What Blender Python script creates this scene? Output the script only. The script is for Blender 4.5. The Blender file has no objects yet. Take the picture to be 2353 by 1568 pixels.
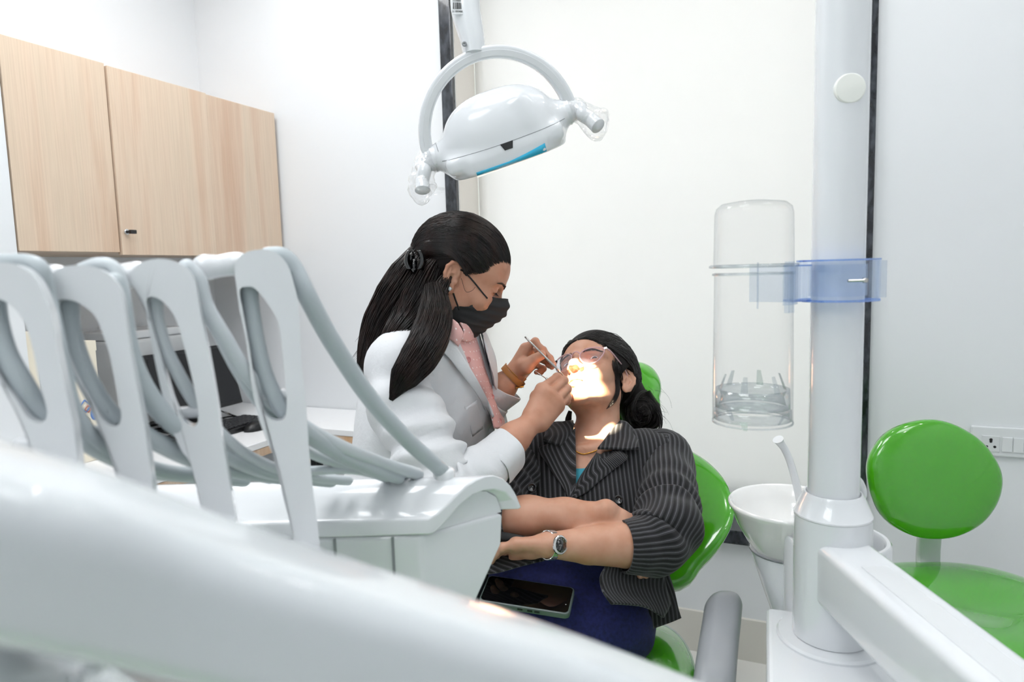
import bpy, bmesh, math, random
import numpy as np
from mathutils import Vector, Matrix
import openvdb as vdb
RNG = np.random.default_rng(7)
random.seed(7)
scn = bpy.context.scene
COL = scn.collection
PI = math.pi

# ------------------------------------------------------------------ camera model (photo 2353 x 1568)
W_PX, H_PX, F_PX = 2353.0, 1568.0, 1569.0
CAM = np.array([0.0, 0.0, 1.3])
_yaw, _pitch, _roll = math.radians(23.3), math.radians(-5.9), math.radians(1.65)
_f = np.array([-math.sin(_yaw)*math.cos(_pitch), math.cos(_yaw)*math.cos(_pitch), math.sin(_pitch)])
_r0 = np.array([math.cos(_yaw), math.sin(_yaw), 0.0])
_u0 = np.cross(_r0, _f)
CR = math.cos(_roll)*_r0 - math.sin(_roll)*_u0
CU = math.cos(_roll)*_u0 + math.sin(_roll)*_r0
CF = _f

def ray(px, py):
    return (px-W_PX/2)/F_PX*CR - (py-H_PX/2)/F_PX*CU + CF
def P(px, py, d):                     # point seen at a photo pixel, d metres along the viewing axis
    return CAM + d*ray(px, py)
def Pz(px, py, z):
    r = ray(px, py); return CAM + r*((z-CAM[2])/r[2])
def Py(px, py, y):
    r = ray(px, py); return CAM + r*(y/r[1])
def Px(px, py, x):
    r = ray(px, py); return CAM + r*(x/r[0])
def Pn(px, py, o, n):                 # intersection with plane through o with normal n
    r = ray(px, py); return CAM + r*(np.dot(np.asarray(o)-CAM, n)/np.dot(r, n))
def V(*a): return np.array(a, float)
def unit(v):
    v = np.asarray(v, float); return v/max(np.linalg.norm(v), 1e-12)
def lerp(a, b, t): return a+(b-a)*t

# ------------------------------------------------------------------ materials
def lin(c):
    if isinstance(c, str):
        c = c.lstrip('#'); c = [int(c[i:i+2], 16)/255 for i in (0, 2, 4)]
    return tuple((x/12.92 if x <= 0.04045 else ((x+0.055)/1.055)**2.4) for x in c[:3])+(1.0,)
MATS = {}
def mat(name, color, rough=0.5, metal=0.0, coat=0.0, spec=0.5, sss=0.0, sheen=0.0, trans=0.0, ior=1.45, bump=None, emit=None, alpha=1.0, coat_rough=0.03):
    m = bpy.data.materials.new(name); m.use_nodes = True
    nt = m.node_tree; b = nt.nodes['Principled BSDF']
    b.inputs['Base Color'].default_value = lin(color)
    b.inputs['Roughness'].default_value = rough
    b.inputs['Metallic'].default_value = metal
    b.inputs['Coat Weight'].default_value = coat
    b.inputs['Coat Roughness'].default_value = coat_rough
    b.inputs['Specular IOR Level'].default_value = spec
    b.inputs['IOR'].default_value = ior
    b.inputs['Transmission Weight'].default_value = trans
    b.inputs['Alpha'].default_value = alpha
    if sss:
        b.inputs['Subsurface Weight'].default_value = sss
        b.inputs['Subsurface Radius'].default_value = (1.0, 0.35, 0.2)
        b.inputs['Subsurface Scale'].default_value = 0.006
    if sheen:
        b.inputs['Sheen Weight'].default_value = sheen
    if emit:
        b.inputs['Emission Color'].default_value = lin(emit[0]); b.inputs['Emission Strength'].default_value = emit[1]
    if bump:
        scale, strength, dist = bump
        tc = nt.nodes.new('ShaderNodeTexCoord'); no = nt.nodes.new('ShaderNodeTexNoise'); bp = nt.nodes.new('ShaderNodeBump')
        no.inputs['Scale'].default_value = scale; no.inputs['Detail'].default_value = 4
        bp.inputs['Strength'].default_value = strength; bp.inputs['Distance'].default_value = dist
        nt.links.new(tc.outputs['Object'], no.inputs['Vector']); nt.links.new(no.outputs['Fac'], bp.inputs['Height'])
        nt.links.new(bp.outputs['Normal'], b.inputs['Normal'])
    MATS[name] = m
    return m
def nodes(m):
    return m.node_tree.nodes, m.node_tree.links, m.node_tree.nodes['Principled BSDF']
def vary(m, c2, scale=(6, 6, 6), lo=0.35, hi=0.65, detail=4, coords='Object', fac=1.0):
    """mix a second colour of the thing itself in with a noise"""
    N, L, b = nodes(m)
    c1 = tuple(b.inputs['Base Color'].default_value)
    tc = N.new('ShaderNodeTexCoord'); mp = N.new('ShaderNodeMapping'); no = N.new('ShaderNodeTexNoise'); rp = N.new('ShaderNodeValToRGB')
    mp.inputs['Scale'].default_value = scale
    no.inputs['Scale'].default_value = 1.0; no.inputs['Detail'].default_value = detail
    rp.color_ramp.elements[0].position = lo; rp.color_ramp.elements[1].position = hi
    rp.color_ramp.elements[0].color = c1; rp.color_ramp.elements[1].color = lin(c2)
    L.new(tc.outputs[coords], mp.inputs['Vector']); L.new(mp.outputs[0], no.inputs['Vector']); L.new(no.outputs['Fac'], rp.inputs['Fac'])
    L.new(rp.outputs['Color'], b.inputs['Base Color'])
    return rp
def clear_plastic(name, tint='#ffffff', base=0.05, edge=0.75, rough=0.03, edge_tint='#9aa0a6', power=2.2):
    """thin clear plastic wall: mostly see-through, shinier and greyer where seen edge-on"""
    m = bpy.data.materials.new(name); m.use_nodes = True
    N, L = m.node_tree.nodes, m.node_tree.links
    N.clear()
    out = N.new('ShaderNodeOutputMaterial'); tr = N.new('ShaderNodeBsdfTransparent'); gl = N.new('ShaderNodeBsdfGlossy'); df = N.new('ShaderNodeBsdfDiffuse')
    mx = N.new('ShaderNodeMixShader'); mx2 = N.new('ShaderNodeMixShader'); lw = N.new('ShaderNodeLayerWeight'); mr = N.new('ShaderNodeMapRange'); pw = N.new('ShaderNodeMath')
    tr.inputs['Color'].default_value = lin(tint); gl.inputs['Roughness'].default_value = rough; gl.inputs['Color'].default_value = (1, 1, 1, 1)
    df.inputs['Color'].default_value = lin(edge_tint)
    lw.inputs['Blend'].default_value = 0.5
    pw.operation = 'POWER'; pw.inputs[1].default_value = power
    L.new(lw.outputs['Facing'], pw.inputs[0]); L.new(pw.outputs[0], mr.inputs['Value'])
    mr.inputs['To Min'].default_value = base; mr.inputs['To Max'].default_value = edge
    mx2.inputs['Fac'].default_value = 0.5
    L.new(gl.outputs[0], mx2.inputs[1]); L.new(df.outputs[0], mx2.inputs[2])
    L.new(mr.outputs[0], mx.inputs['Fac']); L.new(tr.outputs[0], mx.inputs[1]); L.new(mx2.outputs[0], mx.inputs[2])
    L.new(mx.outputs[0], out.inputs['Surface'])
    MATS[name] = m
    return m

# ------------------------------------------------------------------ objects
def thing(name, label, cat, loc=(0, 0, 0), group=None):
    o = bpy.data.objects.new(name, None); COL.objects.link(o)
    o.location = tuple(float(x) for x in loc); o.empty_display_size = 0.05
    o['label'] = label; o['category'] = cat
    if group: o['group'] = group
    return o
def wloc(o):
    p = np.zeros(3)
    while o is not None:
        p += np.array(o.location); o = o.parent
    return p
def tag(o, label=None, cat=None, group=None, kind=None):
    if label: o['label'] = label
    if cat: o['category'] = cat
    if group: o['group'] = group
    if kind: o['kind'] = kind
    return o
def mesh(name, verts, faces, *rest, **kw):
    if len(rest) and isinstance(rest[0], np.ndarray):
        kw['uv'] = rest[0]; rest = rest[1:]
    return mesh_(name, verts, faces, *rest, **kw)
def mesh_(name, verts, faces, m=None, parent=None, smooth=True, uv=None, attrs=None, origin=None, sharp=None, recalc=True):
    """world-space verts; the object's origin sits at the parent's (or at its own base when top-level)"""
    verts = np.asarray(verts, float)
    if parent is not None:
        o0 = wloc(parent)
    elif origin is not None:
        o0 = np.asarray(origin, float)
    else:
        lo, hi = verts.min(0), verts.max(0)
        o0 = np.array([(lo[0]+hi[0])/2, (lo[1]+hi[1])/2, lo[2]])
    me = bpy.data.meshes.new(name)
    if isinstance(faces, np.ndarray) and faces.ndim == 2:
        n, k = faces.shape
        me.vertices.add(len(verts)); me.vertices.foreach_set('co', (verts-o0).astype(np.float32).ravel())
        me.loops.add(n*k); me.loops.foreach_set('vertex_index', faces.astype(np.int32).ravel())
        me.polygons.add(n); me.polygons.foreach_set('loop_start', np.arange(0, n*k, k, dtype=np.int32))
        me.update(calc_edges=True)
    else:
        me.from_pydata((verts-o0).tolist(), [], [list(map(int, f)) for f in faces])
    if recalc:
        bm = bmesh.new(); bm.from_mesh(me); bmesh.ops.recalc_face_normals(bm, faces=bm.faces); bm.to_mesh(me); bm.free()
    if uv is not None:
        uv = np.asarray(uv, float)
        lay = me.uv_layers.new(name='UVMap')
        idx = np.zeros(len(me.loops), dtype=np.int32); me.loops.foreach_get('vertex_index', idx)
        if len(uv) == len(verts):
            lay.data.foreach_set('uv', uv[idx].astype(np.float32).ravel())
    if attrs:
        for k, a in attrs.items():
            at = me.attributes.new(k, 'FLOAT', 'POINT'); at.data.foreach_set('value', np.asarray(a, np.float32))
    me.polygons.foreach_set('use_smooth', [smooth]*len(me.polygons))
    if smooth and sharp:
        me.set_sharp_from_angle(angle=math.radians(sharp))
    if m is not None:
        for x in (m if isinstance(m, (list, tuple)) else [m]): me.materials.append(x)
    o = bpy.data.objects.new(name, me); COL.objects.link(o)
    if parent is not None: o.parent = parent
    else: o.location = tuple(o0)
    return o
class MB:
    """collects pieces of ONE part"""
    def __init__(s): s.v, s.f, s.n, s.uv = [], [], 0, []
    def add(s, vf, uv=None):
        v, f = vf[0], vf[1]
        v = np.asarray(v, float)
        s.v.append(v); s.f += [tuple(int(i)+s.n for i in q) for q in f]; s.n += len(v)
        u = uv if uv is not None else (vf[2] if len(vf) > 2 else np.zeros((len(v), 2)))
        s.uv.append(np.asarray(u, float))
        return s
    def build(s, name, m, parent=None, **k):
        return mesh(name, np.concatenate(s.v), s.f, m, parent, uv=np.concatenate(s.uv), **k)
def bevel(o, w=0.002, seg=3, angle=35):
    md = o.modifiers.new('bevel', 'BEVEL'); md.width = w; md.segments = seg; md.limit_method = 'ANGLE'; md.angle_limit = math.radians(angle)
    md.harden_normals = False
    return o
def subsurf(o, n=1):
    md = o.modifiers.new('subsurf', 'SUBSURF'); md.levels = n; md.render_levels = n; return o
def solidify(o, t, offset=0.0):
    md = o.modifiers.new('solid', 'SOLIDIFY'); md.thickness = t; md.offset = offset; return o

# ------------------------------------------------------------------ shape makers: return (verts, faces[, uv])
def box(c, s, ax=None):
    c = np.asarray(c, float); s = np.asarray(s, float)/2
    A = np.eye(3) if ax is None else np.asarray(ax, float)
    v = [c + A.T @ (np.array([i, j, k])*s) for i in (-1, 1) for j in (-1, 1) for k in (-1, 1)]
    f = [(0, 1, 3, 2), (4, 6, 7, 5), (0, 4, 5, 1), (2, 3, 7, 6), (0, 2, 6, 4), (1, 5, 7, 3)]
    return np.array(v), f
def box2(lo, hi):
    lo, hi = np.asarray(lo, float), np.asarray(hi, float); return box((lo+hi)/2, np.abs(hi-lo))
def catmull(pts, n=8, closed=False):
    pts = np.asarray(pts, float); m = len(pts); out = []
    segs = m if closed else m-1
    for i in range(segs):
        if closed: p0, p1, p2, p3 = pts[(i-1) % m], pts[i], pts[(i+1) % m], pts[(i+2) % m]
        else:
            p1, p2 = pts[i], pts[i+1]
            p0 = pts[i-1] if i > 0 else 2*p1-p2
            p3 = pts[i+2] if i+2 < m else 2*p2-p1
        for k in range(n):
            t = k/n
            out.append(0.5*((2*p1)+(-p0+p2)*t+(2*p0-5*p1+4*p2-p3)*t*t+(-p0+3*p1-3*p2+p3)*t**3))
    if not closed: out.append(pts[-1])
    return np.array(out)
def frames(path, up=None):
    path = np.asarray(path, float); n = len(path)
    T = np.zeros_like(path); T[1:-1] = path[2:]-path[:-2]; T[0] = path[1]-path[0]; T[-1] = path[-1]-path[-2]
    T /= np.maximum(np.linalg.norm(T, axis=1), 1e-12)[:, None]
    A = np.zeros_like(path); B = np.zeros_like(path)
    if up is None:
        a = np.array([0, 0, 1.0]) if abs(T[0][2]) < 0.9 else np.array([1.0, 0, 0])
    else: a = np.asarray(up, float)
    for i in range(n):
        a = a-T[i]*np.dot(a, T[i]); nn = np.linalg.norm(a)
        if nn < 1e-6: a = np.cross(T[i], [0.3, 0.5, 0.8]); nn = np.linalg.norm(a)
        a = a/nn
        A[i] = a; B[i] = np.cross(T[i], a)
        if up is not None: a = np.asarray(up, float)
    return T, A, B
def tube(path, r, seg=10, caps=True, flat=1.0, up=None, round_ends=False):
    path = np.asarray(path, float); n = len(path)
    r = np.full(n, r, float) if np.isscalar(r) else np.interp(np.linspace(0, 1, n), np.linspace(0, 1, len(r)), r)
    if round_ends:
        T0 = unit(path[1]-path[0]); T1 = unit(path[-1]-path[-2]); k = 4
        pre = [path[0]-T0*r[0]*math.cos(a) for a in np.linspace(0.12, PI/2, k, endpoint=False)]; rp = [r[0]*math.sin(a) for a in np.linspace(0.12, PI/2, k, endpoint=False)]
        post = [path[-1]+T1*r[-1]*math.cos(a) for a in np.linspace(0.12, PI/2, k, endpoint=False)][::-1]; rq = [r[-1]*math.sin(a) for a in np.linspace(0.12, PI/2, k, endpoint=False)][::-1]
        path = np.concatenate([pre, path, post]); r = np.concatenate([rp, r, rq]); n = len(path)
    T, A, B = frames(path, up)
    th = np.linspace(0, 2*PI, seg, endpoint=False)
    v = (path[:, None]+r[:, None, None]*(np.cos(th)[None, :, None]*A[:, None]+flat*np.sin(th)[None, :, None]*B[:, None])).reshape(-1, 3)
    f = [(i*seg+j, i*seg+(j+1) % seg, (i+1)*seg+(j+1) % seg, (i+1)*seg+j) for i in range(n-1) for j in range(seg)]
    if caps: f += [tuple(range(seg))[::-1], tuple((n-1)*seg+j for j in range(seg))]
    L = np.concatenate([[0], np.cumsum(np.linalg.norm(np.diff(path, axis=0), axis=1))])
    uv = np.array([(th[j]/(2*PI), L[i]) for i in range(n) for j in range(seg)])
    return v, f, uv
def lathe(prof, c=(0, 0, 0), axis=(0, 0, 1), seg=48, sx=1.0, sy=1.0, closed=False, ref=None):
    """prof: list of (radius, height along axis)"""
    c = np.asarray(c, float); ax = unit(axis)
    a = np.array([1.0, 0, 0]) if ref is None else np.asarray(ref, float)
    if abs(np.dot(a, ax)) > 0.95: a = np.array([0, 1.0, 0])
    a = unit(a-ax*np.dot(a, ax)); b = np.cross(ax, a)
    th = np.linspace(0, 2*PI, seg, endpoint=False)
    v = np.array([c+ax*h+r*(sx*math.cos(t)*a+sy*math.sin(t)*b) for r, h in prof for t in th])
    n = len(prof); rng = n if closed else n-1
    f = [(i*seg+j, i*seg+(j+1) % seg, ((i+1) % n)*seg+(j+1) % seg, ((i+1) % n)*seg+j) for i in range(rng) for j in range(seg)]
    if not closed:
        f += [tuple(range(seg))[::-1], tuple((n-1)*seg+j for j in range(seg))]
    return v, f
def loft(rings, caps=True, closed_ring=True):
    rings = [np.asarray(r, float) for r in rings]; k = len(rings[0]); n = len(rings)
    v = np.concatenate(rings)
    kk = k if closed_ring else k-1
    f = [(i*k+j, i*k+(j+1) % k, (i+1)*k+(j+1) % k, (i+1)*k+j) for i in range(n-1) for j in range(kk)]
    if caps and closed_ring: f += [tuple(range(k))[::-1], tuple((n-1)*k+j for j in range(k))]
    return v, f
def rrect(w, h, r, n=5):
    pts = []
    for cx, cy, a0 in ((w/2-r, h/2-r, 0), (-w/2+r, h/2-r, 90), (-w/2+r, -h/2+r, 180), (w/2-r, -h/2+r, 270)):
        for k in range(n+1):
            a = math.radians(a0+90*k/n); pts.append((cx+r*math.cos(a), cy+r*math.sin(a)))
    return np.array(pts)
def sweep(path, section, scale=None, up=(0, 0, 1), caps=True):
    """section 2D (along B, along A); A follows up"""
    path = np.asarray(path, float); T, A, B = frames(path, up)
    sc = np.ones(len(path)) if scale is None else np.interp(np.linspace(0, 1, len(path)), np.linspace(0, 1, len(scale)), scale)
    rings = [path[i]+sc[i]*(section[:, :1]*B[i]+section[:, 1:]*A[i]) for i in range(len(path))]
    return loft(rings, caps)
def extrude(outline, o, ex, ey, ez, t, hole=None):
    """2D outline in the (ex, ey) plane at o, thickness t along ez; optional hole with as many points as the outline"""
    o = np.asarray(o, float)
    to = lambda q, h: o+q[:, :1]*ex+q[:, 1:]*ey+h*ez
    n = len(outline); a, b = to(outline, -t/2), to(outline, t/2)
    if hole is None:
        v = np.concatenate([a, b]); f = [tuple(range(n))[::-1], tuple(range(n, 2*n))]
        f += [(i, (i+1) % n, n+(i+1) % n, n+i) for i in range(n)]
        return v, f
    c, d = to(hole, -t/2), to(hole, t/2)
    v = np.concatenate([a, b, c, d]); f = []
    for i in range(n):
        j = (i+1) % n
        f += [(i, j, n+j, n+i), (2*n+i, 3*n+i, 3*n+j, 2*n+j), (n+i, n+j, 3*n+j, 3*n+i), (i, 2*n+i, 2*n+j, j)]
    return v, f
def resample(poly, n, closed=True):
    poly = np.asarray(poly, float)
    q = np.concatenate([poly, poly[:1]]) if closed else poly
    L = np.concatenate([[0], np.cumsum(np.linalg.norm(np.diff(q, axis=0), axis=1))])
    t = np.linspace(0, L[-1], n, endpoint=not closed)
    return np.stack([np.interp(t, L, q[:, k]) for k in range(q.shape[1])], 1)
def pillow(outline, o, ex, ey, ez, t_front, t_back, c=None, rings=9, p=2.6, dish=None):
    """padded cushion: 2D outline inflated both ways along ez; dish(x,y) shifts the whole cushion"""
    o = np.asarray(o, float); outline = np.asarray(outline, float)
    c = outline.mean(0) if c is None else np.asarray(c, float)
    R = []
    for side, t in ((1, t_front), (-1, t_back)):
        ss = np.sin(np.linspace(0, PI/2, rings+1))[::-1] if side == 1 else np.sin(np.linspace(0, PI/2, rings+1))
        ss = ss if side == 1 else ss
        seq = []
        for s in ss:
            s_ = max(s, 0.02)
            q = c+(outline-c)*s_
            h = side*t*max(0.0, 1-s_**p)**(1/p)
            dz = np.array([dish(*x) for x in q]) if dish else np.zeros(len(q))
            seq.append(o+q[:, :1]*ex+q[:, 1:]*ey+(h+dz)[:, None]*ez)
        R.append(seq)
    front = R[0][::-1]        # centre -> rim
    back = R[1][::-1]         # rim -> centre
    return loft(front+back[1:])
def patch(grid, nu=6, nv=6, wave=None):
    """smooth surface through a grid of 3D control points [rows][cols]; returns verts, faces, uv (uv in metres along cols, rows)"""
    G = np.asarray(grid, float)
    rows = np.array([catmull(r, nu) for r in G])
    cols = np.array([catmull(rows[:, j], nv) for j in range(rows.shape[1])])
    S = cols.transpose(1, 0, 2)
    n, m = S.shape[:2]
    if wave is not None: S = wave(S)
    du = np.concatenate([np.zeros((n, 1)), np.cumsum(np.linalg.norm(np.diff(S, axis=1), axis=2), 1)], 1)
    dv = np.concatenate([np.zeros((1, m)), np.cumsum(np.linalg.norm(np.diff(S, axis=0), axis=2), 0)], 0)
    uv = np.stack([du, dv], 2).reshape(-1, 2)
    f = [(i*m+j, i*m+j+1, (i+1)*m+j+1, (i+1)*m+j) for i in range(n-1) for j in range(m-1)]
    return S.reshape(-1, 3), f, uv
def ball(c, r, seg=20, ax=None, rings=12):
    c = np.asarray(c, float); r = np.full(3, r, float) if np.isscalar(r) else np.asarray(r, float)
    A = np.eye(3) if ax is None else np.asarray(ax, float)
    v, f = [], []
    for i in range(rings+1):
        a = PI*min(max(i/rings, 0.004), 0.996)
        for j in range(seg):
            b = 2*PI*j/seg
            v.append(c+A.T @ (r*np.array([math.sin(a)*math.cos(b), math.sin(a)*math.sin(b), math.cos(a)])))
    f = [(i*seg+j, i*seg+(j+1) % seg, (i+1)*seg+(j+1) % seg, (i+1)*seg+j) for i in range(rings) for j in range(seg)]
    f += [tuple(range(seg))[::-1], tuple(rings*seg+j for j in range(seg))]
    return np.array(v), f

# ------------------------------------------------------------------ signed-distance sculpting -> one continuous mesh
class SDF:
    def __init__(s): s.ops = []
    @staticmethod
    def _rot(ax): return None if ax is None else np.asarray(ax, np.float32)
    def cone(s, a, b, ra, rb=None, k=0.008, op='u'):
        rb = ra if rb is None else rb
        a, b = np.asarray(a, np.float32), np.asarray(b, np.float32)
        ba = b-a; L2 = float(ba @ ba)+1e-12
        def f(p):
            h = np.clip(((p-a) @ ba)/L2, 0, 1)
            return np.linalg.norm(p-a-h[..., None]*ba, axis=-1)-(ra+(rb-ra)*h)
        s.ops.append((f, (np.minimum(a-ra, b-rb), np.maximum(a+ra, b+rb)), k, op)); return s
    def chain(s, pts, rs, k=0.008, op='u'):
        for i in range(len(pts)-1):
            s.cone(pts[i], pts[i+1], rs[i] if not np.isscalar(rs) else rs, rs[i+1] if not np.isscalar(rs) else rs, k, op)
        return s
    def ell(s, c, r, ax=None, k=0.008, op='u'):
        c = np.asarray(c, np.float32); r = np.asarray(r, np.float32)*np.ones(3, np.float32); A = s._rot(ax)
        def f(p):
            q = p-c
            if A is not None: q = q @ A.T
            k0 = np.linalg.norm(q/r, axis=-1); k1 = np.linalg.norm(q/(r*r), axis=-1)
            return np.where(k0 < 1e-4, -r.min(), k0*(k0-1)/np.maximum(k1, 1e-6))
        m = r.max() if A is not None else r
        s.ops.append((f, (c-m, c+m), k, op)); return s
    def sell(s, c, r, ax=None, k=0.008, op='u', pw=2.6):
        c = np.asarray(c, np.float32); r = np.asarray(r, np.float32)*np.ones(3, np.float32); A = s._rot(ax)
        def f(p):
            q = p-c
            if A is not None: q = q @ A.T
            q = np.abs(q)/r+1e-6
            n = (q**pw).sum(-1)**(1/pw)
            g = np.linalg.norm((q/n[..., None])**(pw-1)/r, axis=-1)
            return (n-1)/np.maximum(g, 1e-3)
        m = r.max()*1.2 if A is not None else r
        s.ops.append((f, (c-m, c+m), k, op)); return s
    def rbox(s, c, half, rad, ax=None, k=0.008, op='u'):
        c = np.asarray(c, np.float32); h = np.asarray(half, np.float32)-rad; A = s._rot(ax)
        def f(p):
            q = p-c
            if A is not None: q = q @ A.T
            q = np.abs(q)-h
            return np.linalg.norm(np.maximum(q, 0), axis=-1)+np.minimum(q.max(-1), 0)-rad
        m = np.linalg.norm(np.asarray(half))
        s.ops.append((f, (c-m, c+m), k, op)); return s
    def custom(s, f, lo, hi, k=0.0, op='u'):
        s.ops.append((f, (np.asarray(lo, np.float32), np.asarray(hi, np.float32)), k, op)); return s
    def disp(s, f, lo, hi):
        s.ops.append((f, (np.asarray(lo, np.float32), np.asarray(hi, np.float32)), 0, 'd')); return s
    def build(s, vox=0.002, smooth=0):
        lo = np.min([o[1][0] for o in s.ops if o[3] == 'u'], axis=0)-0.012
        hi = np.max([o[1][1] for o in s.ops if o[3] == 'u'], axis=0)+0.012
        B = 8; bs = vox*B
        nb = np.ceil((hi-lo)/bs).astype(int)+1
        gi = np.stack(np.meshgrid(*[np.arange(n) for n in nb], indexing='ij'), -1).reshape(-1, 3)
        cen = (lo+(gi+0.5)*bs).astype(np.float32); diag = bs*0.87
        BIG = 1.0
        def run(pts, ids_c, rad):
            D = np.full(pts.shape[:-1], BIG, np.float32)
            for f, (l, h), k, op in s.ops:
                mg = rad+k+(0.004 if op != 'd' else 0)
                sel = np.all((ids_c > l-mg) & (ids_c < h+mg), axis=-1)
                if not sel.any(): continue
                d = f(pts[sel]).astype(np.float32); a = D[sel]
                if op == 'd': D[sel] = a+d
                elif op == 'u':
                    if k > 0:
                        hh = np.maximum(k-np.abs(a-d), 0)/k; D[sel] = np.minimum(a, d)-hh*hh*k*0.25
                    else: D[sel] = np.minimum(a, d)
                elif op == 's':
                    d = -d
                    if k > 0:
                        hh = np.maximum(k-np.abs(a-d), 0)/k; D[sel] = np.maximum(a, d)+hh*hh*k*0.25
                    else: D[sel] = np.maximum(a, d)
                elif op == 'i':
                    if k > 0:
                        hh = np.maximum(k-np.abs(a-d), 0)/k; D[sel] = np.maximum(a, d)+hh*hh*k*0.25
                    else: D[sel] = np.maximum(a, d)
            return D
        Dc = run(cen, cen, diag+0.03)
        near = np.abs(Dc) < diag*1.9
        inside = (Dc <= -diag*1.9)
        gn = gi[near]; off = (np.arange(B)+0.5)*vox
        og = np.stack(np.meshgrid(off, off, off, indexing='ij'), -1).reshape(-1, 3).astype(np.float32)
        g = vdb.FloatGrid(BIG*0.05)
        CH = 1500; bgv = BIG*0.05
        for c0 in range(0, len(gn), CH):
            sub = gn[c0:c0+CH]; base = (lo+sub*bs).astype(np.float32)
            pts = base[:, None]+og[None]
            D = run(pts, base+bs/2, diag)
            D = np.clip(D, -bgv, bgv).reshape(-1, B, B, B)
            for q, d in zip(sub, D):
                g.copyFromArray(np.ascontiguousarray(d), ijk=tuple(int(x) for x in q*B))
        for q in gi[inside]:
            a = tuple(int(x) for x in q*B); b = tuple(int(x) for x in q*B+B-1)
            g.fill(a, b, -bgv, True)
        pts, quads = g.convertToQuads(0.0)
        pts = lo+(np.asarray(pts, float)+0.5)*vox
        quads = np.asarray(quads)[:, ::-1].astype(np.int32)
        if smooth:
            e = np.concatenate([quads[:, [0, 1]], quads[:, [1, 2]], quads[:, [2, 3]], quads[:, [3, 0]]])
            for _ in range(smooth):
                acc = np.zeros_like(pts); cnt = np.zeros(len(pts))
                np.add.at(acc, e[:, 0], pts[e[:, 1]]); np.add.at(acc, e[:, 1], pts[e[:, 0]])
                np.add.at(cnt, e[:, 0], 1); np.add.at(cnt, e[:, 1], 1)
                pts = pts*0.5+0.5*acc/np.maximum(cnt, 1)[:, None]
        return biggest(pts, quads)
def biggest(pts, quads):
    """keep only the largest connected piece"""
    n = len(pts); lab = np.arange(n)
    e = np.concatenate([quads[:, [0, 1]], quads[:, [1, 2]], quads[:, [2, 3]], quads[:, [3, 0]]])
    for _ in range(400):
        m = np.minimum(lab[e[:, 0]], lab[e[:, 1]]); new = lab.copy()
        np.minimum.at(new, e[:, 0], m); np.minimum.at(new, e[:, 1], m)
        new = new[new]
        if (new == lab).all(): break
        lab = new
    u, c = np.unique(lab, return_counts=True); keep = lab == u[c.argmax()]
    if keep.all(): return pts, quads
    idx = np.cumsum(keep)-1
    return pts[keep], idx[quads[keep[quads[:, 0]]]].astype(np.int32)
def wob(p, scale, seed=0):
    """cheap smooth 3D noise in about -1..1"""
    r = np.random.default_rng(seed); out = 0
    for i in range(5):
        d = unit(r.normal(size=3)); out = out+np.sin((p @ d)*scale*(0.7+0.25*i)+r.uniform(0, 6.28))*(1/(1+0.4*i))
    return out/3.0
# ================================================================== materials
mat('wall_paint', '#e6e9ec', 0.55, bump=(90, 0.04, 0.002))
mat('ceiling_paint', '#f2f2f2', 0.7)
mat('white_plastic', '#e0e3e6', 0.22, coat=0.6)
mat('white_gloss', '#d6dbde', 0.2, coat=0.6, bump=(25, 0.02, 0.001))
mat('white_satin', '#d9dcde', 0.35)
mat('porcelain', '#f1f1ef', 0.08, coat=1.0)
mat('grey_hose', '#b4bdc1', 0.42)
mat('grey_hose_pale', '#c9d0d4', 0.42)
mat('rubber_black', '#141516', 0.5)
mat('black_plastic', '#1b1c1e', 0.35)
mat('black_gloss', '#0b0b0d', 0.06, coat=1.0)
mat('chrome', '#d8d8d8', 0.12, metal=1.0)
mat('steel', '#c2c0bc', 0.25, metal=1.0)
mat('gold', '#d8a24a', 0.2, metal=1.0)
mat('grey_arm', '#9c9fa3', 0.34)
m = mat('green_vinyl', '#48a614', 0.14, coat=1.0, coat_rough=0.04, spec=0.6)
mat('blue_film', '#2fb4dc', 0.25, coat=0.5)
mat('seam', '#8d9194', 0.6)
mat('tile_skirting', '#dedbd3', 0.28)
mat('peach_wood', '#e2bd9b', 0.45)
mat('desk_white', '#f2f3f5', 0.3)
m = mat('blind_cloth', '#f6f3f1', 0.8)
N, L, b = nodes(m); _t = N.new('ShaderNodeBsdfTranslucent'); _t.inputs['Color'].default_value = lin('#f6f3f1'); _a = N.new('ShaderNodeMixShader'); _a.inputs[0].default_value = 0.35
L.new(b.outputs[0], _a.inputs[1]); L.new(_t.outputs[0], _a.inputs[2]); L.new(_a.outputs[0], N['Material Output'].inputs['Surface'])
mat('reveal_paint', '#ece6de', 0.6)

# granite: near-black with pale specks
m = mat('black_granite', '#1d1f24', 0.18, coat=0.4)
vary(m, '#4b5058', scale=(55, 55, 22), lo=0.42, hi=0.78, detail=8)
# floor: white tiles with thin grout
m = mat('floor_tile', '#ecebe8', 0.18, coat=0.3)
N, L, b = nodes(m)
tc = N.new('ShaderNodeTexCoord'); br = N.new('ShaderNodeTexBrick')
br.offset = 0.0; br.inputs['Scale'].default_value = 1.0; br.inputs['Mortar Size'].default_value = 0.002
br.inputs['Brick Width'].default_value = 0.6; br.inputs['Row Height'].default_value = 0.6
br.inputs['Color1'].default_value = lin('#ecebe8'); br.inputs['Color2'].default_value = lin('#e9e8e4'); br.inputs['Mortar'].default_value = lin('#a9a59e')
L.new(tc.outputs['Object'], br.inputs['Vector']); L.new(br.outputs['Color'], b.inputs['Base Color'])
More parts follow.
